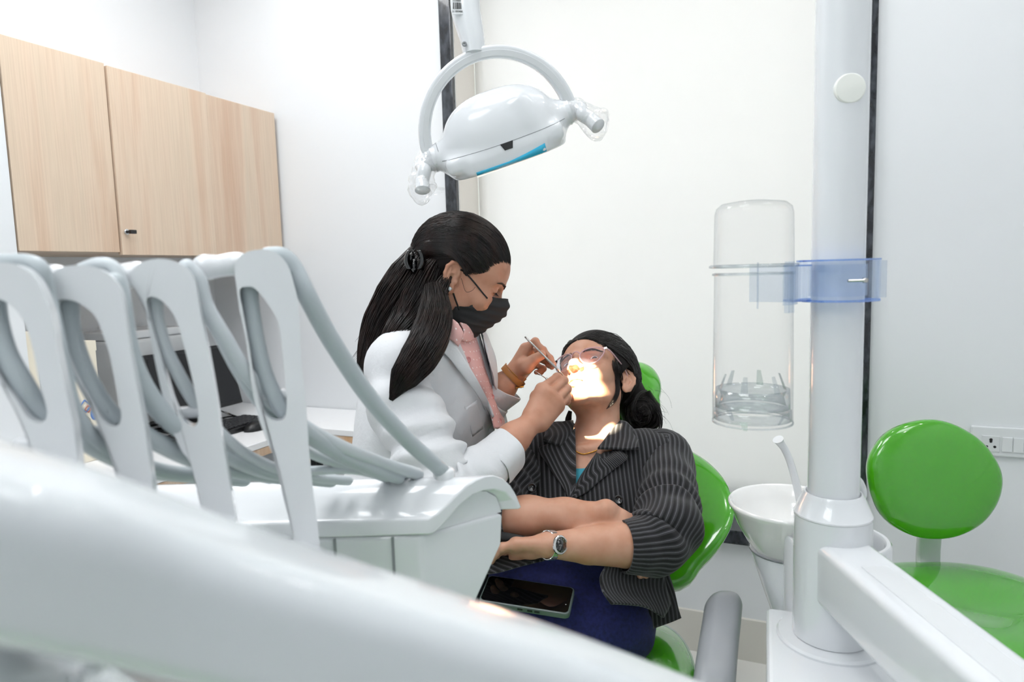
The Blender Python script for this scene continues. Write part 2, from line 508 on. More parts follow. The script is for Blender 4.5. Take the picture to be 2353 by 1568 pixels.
# pale oak laminate with vertical grain
def wood(name, base, dark, seed=0.0):
    m = mat(name, base, 0.45)
    N, L, b = nodes(m)
    tc = N.new('ShaderNodeTexCoord'); mp = N.new('ShaderNodeMapping'); n1 = N.new('ShaderNodeTexNoise'); n2 = N.new('ShaderNodeTexNoise'); mp2 = N.new('ShaderNodeMapping')
    mp.inputs['Scale'].default_value = (14, 14, 0.9); mp.inputs['Location'].default_value = (seed, seed*1.7, seed*0.3)
    mp2.inputs['Scale'].default_value = (230, 230, 5); mp2.inputs['Location'].default_value = (seed, 0, 0)
    n1.inputs['Scale'].default_value = 1.0; n1.inputs['Detail'].default_value = 5; n1.inputs['Distortion'].default_value = 0.5
    n2.inputs['Scale'].default_value = 1.0; n2.inputs['Detail'].default_value = 3
    r1 = N.new('ShaderNodeValToRGB'); r2 = N.new('ShaderNodeValToRGB'); mx = N.new('ShaderNodeMixRGB')
    e = r1.color_ramp.elements; e[0].position = 0.3; e[0].color = lin(base); e[1].position = 0.72; e[1].color = lin(dark)
    q = e.new(0.5); q.color = lin('#dcc6b0')
    e = r2.color_ramp.elements; e[0].position = 0.35; e[0].color = (0.86, 0.84, 0.82, 1); e[1].position = 0.6; e[1].color = (1, 1, 1, 1)
    mx.blend_type = 'MULTIPLY'; mx.inputs['Fac'].default_value = 0.55
    for a, c in ((mp, n1), (mp2, n2)):
        L.new(tc.outputs['Object'], a.inputs['Vector']); L.new(a.outputs[0], c.inputs['Vector'])
    L.new(n1.outputs['Fac'], r1.inputs['Fac']); L.new(n2.outputs['Fac'], r2.inputs['Fac'])
    L.new(r1.outputs['Color'], mx.inputs[1]); L.new(r2.outputs['Color'], mx.inputs[2]); L.new(mx.outputs[0], b.inputs['Base Color'])
    return m
wood('pale_oak', '#d8c5af', '#cfae93', 3.1)
wood('pale_oak_b', '#d9c6b0', '#d0b096', 8.4)
wood('pale_oak_c', '#d8c6b1', '#d0b199', 13.7)
wood('desk_oak', '#d3ab84', '#b98a63', 5.0)

# ================================================================== room shell
XL, XR, YB, YF, ZC = -2.39, 1.35, 2.256, -1.5, 2.8
def struct(name, vf, m, parent=None, **k):
    o = mesh(name, vf[0], vf[1], m, parent, smooth=False, **k)
    if parent is None: o['kind'] = 'structure'
    return o
struct('floor', box2((XL-0.1, YF-0.1, -0.06), (XR+0.1, YB+0.35, 0)), MATS['floor_tile'], origin=(0, 0, 0))
struct('ceiling', box2((XL-0.1, YF-0.1, ZC), (XR+0.1, YB+0.35, ZC+0.06)), MATS['ceiling_paint'])
# back wall with the window opening
wx0, wx1, wz0, wz1 = -1.168, 0.14, 0.445, 2.45
w = MB()
w.add(box2((XL-0.1, YB, 0), (wx0, YB+0.3, ZC))); w.add(box2((wx1, YB, 0), (XR+0.1, YB+0.3, ZC)))
w.add(box2((wx0, YB, 0), (wx1, YB+0.3, wz0-0.03))); w.add(box2((wx0, YB, wz1), (wx1, YB+0.3, ZC)))
o = w.build('wall_back', MATS['wall_paint'], smooth=False); o['kind'] = 'structure'
struct('wall_left', box2((XL-0.1, YF-0.1, 0), (XL, YB, ZC)), MATS['wall_paint'])
struct('wall_right', box2((XR, YF-0.1, 0), (XR+0.1, YB, ZC)), MATS['wall_paint'])
struct('wall_front', box2((XL, YF-0.1, 0), (XR, YF, ZC)), MATS['wall_paint'])
XC = -1.98                                  # plane of the cabinet doors
yA = Px(20, 330, XC)[1]                      # near end of the cabinet
struct('wall_return', box2((XL, 0.05, 0), (XC-0.004, yA-0.004, ZC)), MATS['wall_paint'])
# skirting of cream tiles
sk = MB()
for i in range(7):
    x0 = XL+0.003+i*0.535; x1 = min(x0+0.532, XR-0.003)
    if x1 > x0: sk.add(box2((x0, YB-0.012, 0), (x1, YB, 0.142)))
o = sk.build('baseboard_back', MATS['tile_skirting'], smooth=False); o['kind'] = 'structure'

# window: granite frame, plastered reveal, pane
wn = mesh('window_1', *box2((wx0-0.002, YB+0.24, wz0), (wx1+0.002, YB+0.25, wz1)), clear_plastic('window_glass', '#e8f0f0', 0.05, 0.6), smooth=False)
wn['kind'] = 'structure'
fr = MB()
fr.add(box2((wx0-0.046, YB-0.016, wz0-0.05), (wx0, YB+0.006, wz1+0.05)))
fr.add(box2((wx1, YB-0.022, wz0-0.05), (wx1+0.038, YB+0.03, wz1+0.05)))
fr.add(box2((wx0-0.046, YB-0.022, wz1), (wx1+0.038, YB+0.05, wz1+0.05)))
o = fr.build('granite_frame', MATS['black_granite'], wn, smooth=False); bevel(o, 0.003, 2)
si = mesh('granite_sill', *box2((wx0-0.046, YB-0.03, wz0-0.046), (wx1+0.038, YB+0.17, wz0)), MATS['black_granite'], wn, smooth=False); bevel(si, 0.003, 2)
rv = MB(); rv.add(box2((wx0-0.002, YB+0.007, wz0), (wx0+0.003, YB+0.24, wz1)))
rv.build('reveal', MATS['reveal_paint'], wn, smooth=False)
jm = MB(); jm.add(box2((wx1-0.014, YB+0.0, wz0), (wx1, YB+0.03, wz1)))
jm.build('dark_jamb_profile', mat('dark_profile', '#2a2d31', 0.4), wn, smooth=False)
# roller blind
yBl = YB+0.165
rb = thing('roller_blind', 'white fabric roller blind pulled down over the black framed window', 'blind', ((wx0+wx1)/2, yBl, wz0))
g = [[V(x, yBl+0.002*math.sin(x*9+z), z) for x in np.linspace(wx0+0.0045, wx1-0.0005, 12)] for z in np.linspace(wz0+0.03, wz1-0.06, 8)]
o = mesh('blind_cloth', *patch(g, 3, 3)[:2], MATS['blind_cloth'], rb); solidify(o, 0.001)
mesh('hem_bar', *box2((wx0+0.03, yBl-0.006, wz0+0.012), (wx1-0.02, yBl+0.006, wz0+0.034)), MATS['white_plastic'], rb, smooth=False)
mesh('roller', *lathe([(0.022, 0), (0.022, wx1-wx0-0.05)], (wx0+0.025, yBl+0.015, wz1-0.04), (1, 0, 0), 20), MATS['white_plastic'], rb, sharp=40)
ch = MB()
for i in range(95):
    ch.add(ball((wx1-0.012, YB+0.012, 1.44+i*0.0105), 0.004, 8, rings=5))
ch.build('bead_chain', MATS['white_plastic'], rb)

# ================================================================== camera
cd = bpy.data.cameras.new('camera'); cam = bpy.data.objects.new('camera', cd); COL.objects.link(cam)
M = Matrix(((CR[0], CU[0], -CF[0], CAM[0]), (CR[1], CU[1], -CF[1], CAM[1]), (CR[2], CU[2], -CF[2], CAM[2]), (0, 0, 0, 1)))
cam.matrix_world = M
cd.sensor_width = 36; cd.lens = 36*F_PX/W_PX; cd.clip_start = 0.02
cd.dof.use_dof = True; cd.dof.focus_distance = 1.42; cd.dof.aperture_fstop = 4.6
scn.camera = cam

# ================================================================== lamps
def area(name, loc, size, power, color=(1, 1, 1), rot=(0, 0, 0), shape='RECTANGLE', spread=180):
    l = bpy.data.lights.new(name, 'AREA'); l.shape = shape; l.size = size[0]; l.size_y = size[1]; l.energy = power; l.color = color; l.spread = math.radians(spread)
    o = bpy.data.objects.new(name, l); COL.objects.link(o); o.location = loc; o.rotation_euler = rot; return o
def panel(i, x, y, sx, sy, power):
    t = thing('ceiling_panel_lamp', 'square white ceiling lamp panel %s' % i, 'ceiling lamp', (x, y, ZC-0.03), 'ceiling panel lamps')
    mesh('panel_frame', *box2((x-sx/2-0.02, y-sy/2-0.02, ZC-0.025), (x+sx/2+0.02, y+sy/2+0.02, ZC-0.001)), MATS['white_satin'], t, smooth=False)
    area('panel_light', (x, y, ZC-0.03), (sx, sy), power, (0.97, 0.985, 1.0))
panel('over the console', -0.55, 0.55, 0.6, 0.6, 10)
panel('by the desk wall', -1.55, 1.25, 0.6, 0.6, 12.5)
panel('over the stool corner', 0.55, 0.95, 0.6, 0.6, 4.8)
panel('behind the console', -0.6, -0.75, 0.9, 0.9, 14)
def downlight(where, x, y, power):
    t = thing('downlight', 'small round recessed ceiling downlight %s' % where, 'ceiling lamp', (x, y, ZC-0.012), 'recessed downlights')
    mesh('trim_ring', *lathe([(0.034, 0.0), (0.05, 0.0), (0.052, 0.006), (0.05, 0.011), (0.034, 0.011)], (x, y, ZC-0.012), (0, 0, 1), 32, closed=True), MATS['white_satin'], t)
    area('downlight_lamp', (x, y, ZC-0.013), (0.062, 0.062), power, (1.0, 0.985, 0.96), shape='DISK')
for i_, (x_, y_) in enumerate(((0.85, 0.45), (0.3, 1.75), (-0.35, 1.75), (-1.62, 1.9), (0.85, 1.6))):
    downlight(['right of the camera', 'in front of the window, right one', 'in front of the window, middle one', 'by the back wall near the cabinet', 'in the stool corner', 'over the spittoon'][i_], x_, y_, 1.0 if x_ > 0.5 else 1.7 if x_ < -1.5 else 2.0)
wd = bpy.data.worlds.new('world'); scn.world = wd; wd.use_nodes = True
wd.node_tree.nodes['Background'].inputs[0].default_value = (0.97, 0.98, 1.0, 1); wd.node_tree.nodes['Background'].inputs[1].default_value = 3.0

scn.view_settings.view_transform = 'Standard'; scn.view_settings.look = 'None'; scn.view_settings.exposure = 0.28; scn.view_settings.gamma = 1.0
scn.view_settings.use_curve_mapping = False
scn.cycles.use_denoising = True; scn.cycles.max_bounces = 6; scn.cycles.diffuse_bounces = 4; scn.cycles.transparent_max_bounces = 16; scn.cycles.glossy_bounces = 3; scn.cycles.transmission_bounces = 4
scn.cycles.use_adaptive_sampling = True; scn.cycles.adaptive_threshold = 0.09; scn.cycles.adaptive_min_samples = 12
wd.cycles.sampling_method = 'NONE'
scn.cycles.sample_clamp_indirect = 8.0
# ================================================================== wall cabinet
yj = 1.510; yk = 1.889; zt, zb = 1.962, 1.386
cb = thing('wall_cabinet', 'pale oak wall cabinet with three plain doors hung above the desk', 'cabinet', (-2.18, 1.73, zb))
mesh('carcass', *box2((XL+0.001, yA, zb+0.006), (XC-0.024, YB-0.004, zt-0.006)), MATS['pale_oak'], cb, smooth=False)
def door(name, y0, y1, z0, z1, dx, m):
    o = mesh(name, *box2((XC-0.02+dx, y0, z0), (XC+dx, y1, z1)), m, cb, smooth=False); bevel(o, 0.001, 2); return o
door('door', yA, yj-0.0035, zb+0.006, zt+0.004, 0.0, MATS['pale_oak'])
d2 = door('door', yj+0.001, yk-0.001, zb-0.002, zt-0.002, 0.006, MATS['pale_oak_b'])
door('door', yk+0.001, YB-0.02, zb-0.002, zt-0.004, 0.002, MATS['pale_oak_c'])
lk = Px(290, 533, XC+0.006)
o = mesh('lock', *lathe([(0.009, 0), (0.009, 0.004), (0.0065, 0.006), (0.005, 0.006)], lk, (1, 0, 0), 20), MATS['chrome'], d2, sharp=40)
kb = MB(); kb.add(box(lk+V(0.014, 0, 0), (0.016, 0.003, 0.007))); kb.add(box(lk+V(0.024, 0.004, -0.001), (0.012, 0.02, 0.012)))
o = kb.build('key', MATS['black_plastic'], d2, smooth=False); bevel(o, 0.001, 2)

# ================================================================== L-shaped desk
zD = 0.755; xF = Pz(600, 1016, zD)[0]; yR = Pz(808, 1003, zD-0.02)[1]
dk = thing('desk', 'white topped L-shaped desk with oak edge in the corner under the cabinet', 'desk', (-2.0, 1.4, 0))
tp = MB(); tp.add(box2((XL+0.002, yA-0.35, zD-0.022), (xF, YB-0.003, zD))); tp.add(box2((xF, yR, zD-0.022), (-1.2, YB-0.003, zD)))
o = tp.build('desk_top', MATS['desk_white'], dk, smooth=False); bevel(o, 0.002, 2)
ap = MB(); ap.add(box2((xF-0.02, yA-0.35, zD-0.05), (xF-0.002, yR, zD-0.023)))
ap.add(box2((xF-0.02, yR+0.002, zD-0.05), (-1.202, yR+0.02, zD-0.023)))
ap.build('edge_rail', MATS['desk_oak'], dk, smooth=False)
for (a, b_) in (((xF-0.5, yA-0.34, 0), (xF-0.03, yA-0.32, zD-0.024)), ((-1.24, yR+0.03, 0), (-1.22, YB-0.016, zD-0.024))):
    mesh('side_panel', *box2(a, b_), MATS['desk_white'], dk, smooth=False)
mesh('modesty_panel', *box2((xF+0.25, yR+0.06, 0.12), (-1.245, yR+0.076, zD-0.024)), mat('panel_grey', '#c9c9cd', 0.5), dk, smooth=False)

# monitor (faces +x, leaning back a little)
xm = -2.02
br_ = Px(558, 925, xm); tl_ = Px(330, 813, xm-0.05); tr_ = Px(516, 791, xm-0.06)
bl_ = V(br_[0], tl_[1]+0.0, br_[2]); tl_ = V(tr_[0], tl_[1], tr_[2])
mo = thing('computer_monitor', 'black flat screen monitor standing on the white desk', 'monitor', (xm-0.06, (br_[1]+bl_[1])/2, zD))
ey = unit(br_-bl_); ezm = unit(tr_-br_); ezm = unit(ezm-ey*np.dot(ezm, ey)); exm = np.cross(ey, ezm)
wM, hM = np.linalg.norm(br_-bl_), np.linalg.norm(tr_-br_)
cM = (br_+bl_)/2+ezm*hM/2
o = mesh('housing', *box(cM-exm*0.012, (0.03, wM, hM), (exm, ey, ezm)), MATS['black_plastic'], mo, smooth=False); bevel(o, 0.004, 2)
mesh('screen', *box(cM+exm*0.0035, (0.001, wM-0.024, hM-0.03), (exm, ey, ezm)), mat('screen_dark', '#17181b', 0.22), mo, smooth=False)
st = MB(); pc = cM-exm*0.06-ezm*0.05
st.add(box((pc+V(pc[0], pc[1], zD))/2, (0.025, 0.06, pc[2]-zD+0.0))); st.add(box(pc+exm*0.018, (0.05, 0.07, 0.07), (exm, ey, ezm)))
o = st.build('stand', MATS['black_plastic'], mo, smooth=False); bevel(o, 0.004, 2)
o = mesh('stand_foot', *box((pc[0]+0.02, pc[1], zD+0.007), (0.16, 0.22, 0.012)), MATS['black_plastic'], mo, smooth=False); bevel(o, 0.004, 3)

# keyboard
k0, k1 = Pz(505, 985, zD+0.015), Pz(585, 956, zD+0.015)
kc = (k0+k1)/2+V(0.02, 0.0, 0); kc[2] = zD
kyb = thing('keyboard', 'black computer keyboard lying in front of the monitor', 'keyboard', kc)
kl, kw = 0.40, 0.14
kc = kc+V(0, -0.12, 0)
o = mesh('case', *box(kc+V(0, 0, 0.011), (kw, kl, 0.016)), MATS['black_plastic'], kyb, smooth=False); bevel(o, 0.004, 2)
ks = MB()
for i in range(6):
    for j in range(18):
        ks.add(box(kc+V(-kw/2+0.016+i*0.0215, -kl/2+0.016+j*0.0217, 0.0225), (0.017, 0.0175, 0.007)))
o = ks.build('keys', mat('key_black', '#2a2b2e', 0.45), kyb, smooth=False); o['kind'] = 'stuff'; bevel(o, 0.0015, 1)
# mouse
mc = Pz(590, 987, zD)
ms = thing('computer_mouse', 'black computer mouse on the desk edge beside the keyboard', 'mouse', mc)
v, f = ball(mc+V(0, 0, 0.004), (0.034, 0.055, 0.03), 20); v = v[:]; v[:, 2] = np.maximum(v[:, 2], zD+0.001)
mesh('mouse_body', v, f, MATS['black_plastic'], ms)
v, f = lathe([(0.008, -0.003), (0.009, 0), (0.008, 0.003)], mc+V(0, 0.025, 0.026), (1, 0, 0), 14); mesh('scroll_wheel', v, f, MATS['rubber_black'], ms)
# cables on the desk
def zdesk(px, py, dz=0.004): return Pz(px, py, zD+dz)
cbl = catmull([zdesk(505, 962), zdesk(535, 957), zdesk(560, 960), zdesk(590, 958), zdesk(612, 961)], 8)
tag(mesh('monitor_cable', *tube(cbl, 0.0032, 8), MATS['rubber_black']), 'long black cable lying behind the keyboard on the desk', 'cable')
cbl = catmull([zdesk(508, 945, .012), zdesk(528, 952, .006), zdesk(548, 959), zdesk(575, 968)], 8)
t = thing('video_cable', 'short black cable with a silver plug beside the monitor', 'cable', cbl[0])
mesh('cord', *tube(cbl, 0.003, 8), MATS['rubber_black'], t); mesh('plug', *tube([cbl[4], cbl[8]], 0.005, 10), MATS['steel'], t)

# cream carton with printed logo, black speaker, second carton, white printer
def carton(name, label, px0, px1, pyt, pyb, x, dep, m):
    a = Px(px0, pyb, x); b_ = Px(px1, pyb, x); t_ = Px((px0+px1)/2, pyt, x)
    y0, y1 = a[1], b_[1]; z1 = t_[2]
    t = thing(name, label, 'box', (x-dep/2, (y0+y1)/2, zD))
    o = mesh('carton_body', *box2((x-dep, y0, zD), (x, y1, z1)), m, t, smooth=False); bevel(o, 0.002, 1)
    fl = mesh('lid_flap', *box2((x-dep-0.001, y0-0.001, z1-0.03), (x+0.0008, y1+0.001, z1+0.001)), m, t, smooth=False)
    return t, y0, y1, z1
mat('cream_card', '#ece4d2', 0.6); mat('logo_blue', '#5b83c4', 0.5); mat('logo_red', '#b8675c', 0.5); mat('logo_line', '#b9b09c', 0.5)
t, y0, y1, z1 = carton('carton', 'cream carton printed with blue and red diamond outlines, beside the monitor', 152, 236, 786, 972, -2.0, 0.1, MATS['cream_card'])
def on(px, py): return Px(px, py, -1.9985)
def outline_sq(c, r, w_, m, nm):
    mb = MB(); q = [c+V(0, r, 0), c+V(0, 0, r), c-V(0, r, 0), c-V(0, 0, r)]
    for i in range(4): mb.add(tube([q[i], q[(i+1) % 4]], w_, 6))
    mb.build(nm, m, t)
outline_sq(on(196, 934), 0.019, 0.0022, MATS['logo_blue'], 'printed_diamond')
outline_sq(on(203, 940), 0.011, 0.0016, MATS['logo_red'], 'printed_diamond')
mb = MB()
for k in range(2):
    c = on(193, 962); mb.add(tube([c+V(0, -0.02, -0.008-0.006*k), c+V(0, 0, 0.014-0.006*k), c+V(0, 0.02, -0.008-0.006*k)], 0.001, 6))
mb.build('printed_chevron', MATS['logo_line'], t)
mesh('printed_blob', *ball(on(217, 952), (0.001, 0.012, 0.018), 16), MATS['logo_blue'], t)
carton('carton', 'plain cream carton at the near end of the desk', 30, 104, 764, 985, -1.99, 0.12, MATS['cream_card'])
a = Px(125, 900, -2.12); b_ = Px(146, 900, -2.12); zt_ = Px(140, 786, -2.12)[2]
sp = thing('desk_speaker', 'black upright speaker between the two cream cartons', 'speaker', ((-2.16), (a[1]+b_[1])/2, zD))
o = mesh('speaker_case', *box2((-2.2, a[1], zD), (-2.12, b_[1], zt_)), MATS['black_plastic'], sp, smooth=False); bevel(o, 0.004, 2)
mesh('speaker_cone', *lathe([(0.018, 0), (0.02, 0.003), (0.014, 0.001), (0.006, 0.003)], V(-2.12, (a[1]+b_[1])/2, zD+0.06), (1, 0, 0), 24), MATS['rubber_black'], sp)
pr = thing('printer', 'white desktop printer standing behind the monitor', 'printer', (-2.25, Px(360, 800, -2.2)[1], zD))
ya, yb = Px(262, 800, -2.16)[1], Px(440, 800, -2.16)[1]; zp = Px(350, 757, -2.16)[2]
o = mesh('printer_case', *box2((XL+0.01, ya, zD), (-2.16, yb, zp-0.03)), MATS['white_satin'], pr, smooth=False); bevel(o, 0.012, 3)
o = mesh('printer_lid', *box2((XL+0.012, ya+0.006, zp-0.029), (-2.165, yb-0.006, zp)), MATS['white_plastic'], pr, smooth=False); bevel(o, 0.006, 3)
mesh('paper_tray', *box2((-2.159, ya+0.06, zD+0.03), (-2.12, yb-0.06, zD+0.04)), MATS['black_plastic'], pr, smooth=False)
# things under the return of the desk
u0 = Py(722, 1058, yR+0.03)
pa = thing('power_adapter', 'small black power adapter with a cream plug hanging under the desk', 'adapter', u0)
o = mesh('adapter_body', *box(u0+V(0.012, 0, -0.004), (0.03, 0.04, 0.055)), MATS['black_plastic'], pa, smooth=False); bevel(o, 0.004, 2)
mesh('plug', *box(u0+V(-0.013, -0.004, 0.0), (0.018, 0.02, 0.016)), MATS['cream_card'], pa, smooth=False)
mesh('cord', *tube(catmull([u0+V(-0.02, 0, 0), u0+V(-0.06, 0, 0.002), u0+V(-0.07, 0, 0.03), u0+V(-0.07, 0.01, zD-0.03-u0[2])], 6), 0.004, 8), MATS['rubber_black'], pa)

# ================================================================== wall socket plate
s0 = Py(2230, 977, YB); s1 = Py(2230, 1042, YB)
zt_, zb_ = s0[2], s1[2]-0.002
xs = s0[0]; ws = 0.232
sw = thing('switch_plate', 'white wall plate with a three pin socket and two rocker switches', 'switch plate', (xs+ws/2, YB-0.006, zb_))
o = mesh('plate', *box2((xs, YB-0.011, zb_), (xs+ws, YB, zt_)), MATS['white_plastic'], sw, smooth=False); bevel(o, 0.004, 3)
hz = (zt_+zb_)/2-0.006; hh = 0.023
def cx_(px): return Py(px, 1008, YB-0.012)[0]
so = mesh('socket', *box2((cx_(2256), YB-0.0135, hz-hh), (cx_(2298), YB-0.010, hz+hh)), MATS['white_satin'], sw, smooth=False); bevel(so, 0.0015, 2)
cc = (cx_(2256)+cx_(2298))/2
for (dx, dz, r) in ((0, 0.012, 0.0042), (0, 0.0065, 0.0036), (-0.0095, -0.008, 0.0036), (0.0095, -0.008, 0.0036)):
    mesh('pin_hole', *lathe([(r, 0), (r, 0.0006), (r*0.6, 0.0008)], V(cc+dx, YB-0.0134, hz+dz), (0, -1, 0), 16), MATS['rubber_black'], so)
for (a, b_) in ((2303, 2327), (2329, 2353), (2356, 2380)):
    o = mesh('rocker_switch', *box2((cx_(a), YB-0.0145, hz-hh+0.002), (cx_(b_), YB-0.010, hz+hh-0.002)), MATS['white_plastic'], sw, smooth=False); bevel(o, 0.0015, 2)
# ================================================================== green patient chair
GREEN = MATS['green_vinyl']
TD = unit(P(1400, 905, 1.56)-P(1330, 1330, 1.22))            # up the reclined backrest
LD = unit(CR*0.96-CF*0.06); LD[2] = 0; LD = unit(LD-TD*np.dot(LD, TD))
ND = np.cross(LD, TD); ND = ND if ND @ (-CF) > 0 else -ND     # out of the backrest, towards the sitter's front
chair = thing('dental_chair', 'green upholstered reclined dental chair with grey armrest under the patient', 'dental chair', (P(1400, 1500, 1.35)[0], P(1400, 1500, 1.35)[1], 0))
# backrest: outline read in its own plane, mirrored about the middle of the chair
O_B = P(1440, 1170, 1.475)-ND*0.06
def inplane(px, py, o, n, ex, ey):
    q = Pn(px, py, o, n)-o; return np.array([q @ ex, q @ ey])
right = [inplane(*p, O_B, ND, LD, TD) for p in ((1535, 1335), (1620, 1290), (1668, 1240), (1684, 1190), (1668, 1120), (1630, 1060), (1580, 1015), (1528, 985), (1480, 968))]
xm_ = inplane(1380, 1180, O_B, ND, LD, TD)[0]
left = [np.array([2*xm_-q[0], q[1]]) for q in right[::-1]]
ol = catmull(np.array(right+left), 5, closed=True)
cB = np.array([xm_, 0.02])
half = (right[3][0]-xm_)
dish = lambda x, y: 0.075*min(1.3, abs((x-xm_)/half))**2.6 - 0.02
o = mesh('backrest', *pillow(ol, O_B-ND*0.037, LD, TD, ND, 0.035, 0.05, cB, 12, 3.0, dish), GREEN, chair)
# headrest
O_H = P(1455, 890, 1.652)
eh = [inplane(*p, O_H, ND, LD, TD) for p in ((1500, 950), (1517, 915), (1519, 885), (1508, 860), (1490, 845), (1466, 838))]
hm = inplane(1432, 890, O_H, ND, LD, TD)[0]
ol = catmull(np.array(eh+[np.array([2*hm-q[0], q[1]]) for q in eh[::-1]]), 5, closed=True)
hr = mesh('headrest', *pillow(ol, O_H, LD, TD, ND, 0.03, 0.035, np.array([hm, 0]), 10, 2.6), GREEN, chair)
hp = P(1432, 960, 1.64)
sp_ = MB(); sp_.add(tube([O_H+LD*hm-ND*0.03, O_H+LD*hm-ND*0.05-TD*0.12, O_B+LD*xm_+TD*0.2-ND*0.06], 0.016, 12))
sp_.build('headrest_stem', MATS['chrome'], chair)
# seat
zS = 0.53
s_pts = [Pz(*p, zS) for p in ((1497, 1470), (1545, 1468), (1582, 1485), (1602, 1520), (1604, 1570))]
sc_ = Pz(1330, 1500, zS); sc_[2] = zS
fw = unit(V(-TD[0], -TD[1], 0)); rt = unit(V(LD[0], LD[1], 0))
so_ = P(1380, 1440, 1.28); so_[2] = zS-0.002
w2 = (s_pts[3]-so_) @ rt+0.012
seat_ol = []
for a in np.linspace(0, 2*PI, 64, endpoint=False):
    c_, s_ = math.cos(a), math.sin(a); pw = 2/3.6
    seat_ol.append((w2*np.sign(c_)*abs(c_)**pw, 0.60*np.sign(s_)*abs(s_)**pw))
seat_ol = np.array(seat_ol)
backmost = (s_pts[1]-so_) @ fw-0.045
o = mesh('seat', *pillow(seat_ol, so_+fw*(0.60+backmost), rt, fw, V(0, 0, 1), 0.05, 0.05, np.array([0, 0]), 10, 3.2), GREEN, chair)
leg_c = so_+fw*(0.60+backmost)
o = mesh('leg_rest', *pillow(seat_ol*np.array([0.92, 0.75]), leg_c+fw*0.9-V(0, 0, 0.05), rt, fw, V(0, 0, 1), 0.04, 0.045, np.array([0, 0]), 8, 3.2), GREEN, chair)
bs = MB(); b0 = so_+fw*0.35
bs.add(box((b0[0], b0[1], (zS-0.1)/2+0.06), (0.2, 0.3, zS-0.22), (rt, fw, V(0, 0, 1))))
bs.build('lift_column', MATS['white_plastic'], chair, smooth=False).modifiers.new('b', 'BEVEL').width = 0.03
o = mesh('base_plate', *box((b0[0], b0[1], 0.045), (0.36, 0.66, 0.085), (rt, fw, V(0, 0, 1))), MATS['white_plastic'], chair, smooth=False); bevel(o, 0.03, 4)
o = mesh('seat_frame', *box(so_+fw*0.45-V(0, 0, 0.075), (0.32, 0.9, 0.05), (rt, fw, V(0, 0, 1))), MATS['white_plastic'], chair, smooth=False); bevel(o, 0.015, 3)
# grey armrest: padded bar that rises beside the seat
ar = catmull([P(1662, 1397, 1.20), P(1658, 1430, 1.17), P(1650, 1490, 1.12), P(1641, 1570, 1.06), P(1632, 1660, 1.02)], 8)
sec = rrect(0.067, 0.05, 0.024, 6)
T, A, B = frames(ar)
rings = []
ext = [(-0.030, 0.30), (-0.026, 0.62), (-0.018, 0.83), (-0.008, 0.95)]
dirn = unit(ar[0]-ar[1])
for dd, ss in ext: rings.append(ar[0]+dirn*(-dd)+0*dirn+ss*(sec[:, :1]*CR+sec[:, 1:]*unit(np.cross(CR, dirn))))
for p in ar: rings.append(p+sec[:, :1]*CR+sec[:, 1:]*unit(np.cross(CR, dirn)))
mesh('armrest', *loft(rings), MATS['grey_arm'], chair)
am = MB(); am.add(tube([ar[-1], ar[-1]-V(0, 0, 0.06), V(*(so_+rt*w2*0.8+fw*0.55)[:2], zS-0.08)], 0.02, 12)); am.build('armrest_bracket', MATS['white_plastic'], chair)

# ================================================================== green stool
stl = Pz(2215, 1450, 0.52)
stool = thing('operator_stool', 'glossy green padded stool with round backrest by the right-hand wall', 'stool', (stl[0], stl[1], 0))
cS = P(2146, 1102, 1.62)
nS = unit(-CF*0.98+V(0, 0, 0.1)-CR*0.12); eX = unit(np.cross(V(0, 0, 1), nS)); eX = eX if eX @ CR > 0 else -eX; eY = np.cross(nS, eX); eY = eY if eY[2] > 0 else -eY
ob = np.array([inplane(*p, cS, nS, eX, eY) for p in ((1989, 1075), (2003, 1030), (2040, 988), (2100, 965), (2160, 964), (2215, 985), (2262, 1020), (2295, 1070), (2303, 1112), (2290, 1160), (2255, 1205), (2200, 1234), (2140, 1241), (2085, 1230), (2030, 1195), (2000, 1140))])
ob = catmull(ob*0.985, 5, closed=True)
mesh('backrest', *pillow(ob, cS, eX, eY, nS, 0.032, 0.03, np.array([0, 0]), 12, 2.9), GREEN, stool)
# seat
zs = 0.55
sp = [Pz(*p, zs) for p in ((2036, 1330), (2062, 1310), (2130, 1303), (2230, 1306), (2353, 1328))]
cs = Pz(2218, 1400, zs)
R0 = 0.235
th = np.linspace(0, 2*PI, 80, endpoint=False)
dX = unit(V(CR[0], CR[1], 0)); dY = unit(V(CF[0], CF[1], 0))
sol = np.stack([R0*1.0*np.sign(np.cos(th))*abs(np.cos(th))**0.86, R0*0.97*np.sign(np.sin(th))*abs(np.sin(th))**0.86], 1)
cs = P(2232, 1395, 1.50); cs[2] = zs-0.045
def sdish(x, y):
    r2 = (x*x+y*y)/(R0*R0); return 0.014*r2-0.022*math.exp(-((x*x+(y+0.01)**2)/0.012))-0.02*max(0, (-y/R0-0.4))
mesh('seat', *pillow(sol, cs, dX, dY, V(0, 0, 1), 0.052, 0.048, np.array([0, 0]), 14, 3.0, sdish), GREEN, stool)
bar = MB(); bb = P(2133, 1235, 1.68)
bar.add(sweep(catmull([P(2140, 1190, 1.685), P(2134, 1250, 1.70), P(2132, 1300, 1.70), P(2135, 1352, 1.66), cs-V(0, 0, 0.055)+dY*0.08, cs-V(0, 0, 0.055)], 6), rrect(0.058, 0.016, 0.006, 3), up=tuple(dX*0+dY)))
bar.build('backrest_bar', MATS['white_satin'], stool, sharp=40)
gx, gy = cs[0], cs[1]; gpt = P(2218, 1505, 1.42); gx, gy = gpt[0], gpt[1]
mesh('seat_mount', *lathe([(0.055, 0), (0.058, 0.012), (0.05, 0.026), (0.03, 0.027)], (gx, gy, zs-0.12), (0, 0, 1), 32), MATS['black_plastic'], stool, sharp=40)
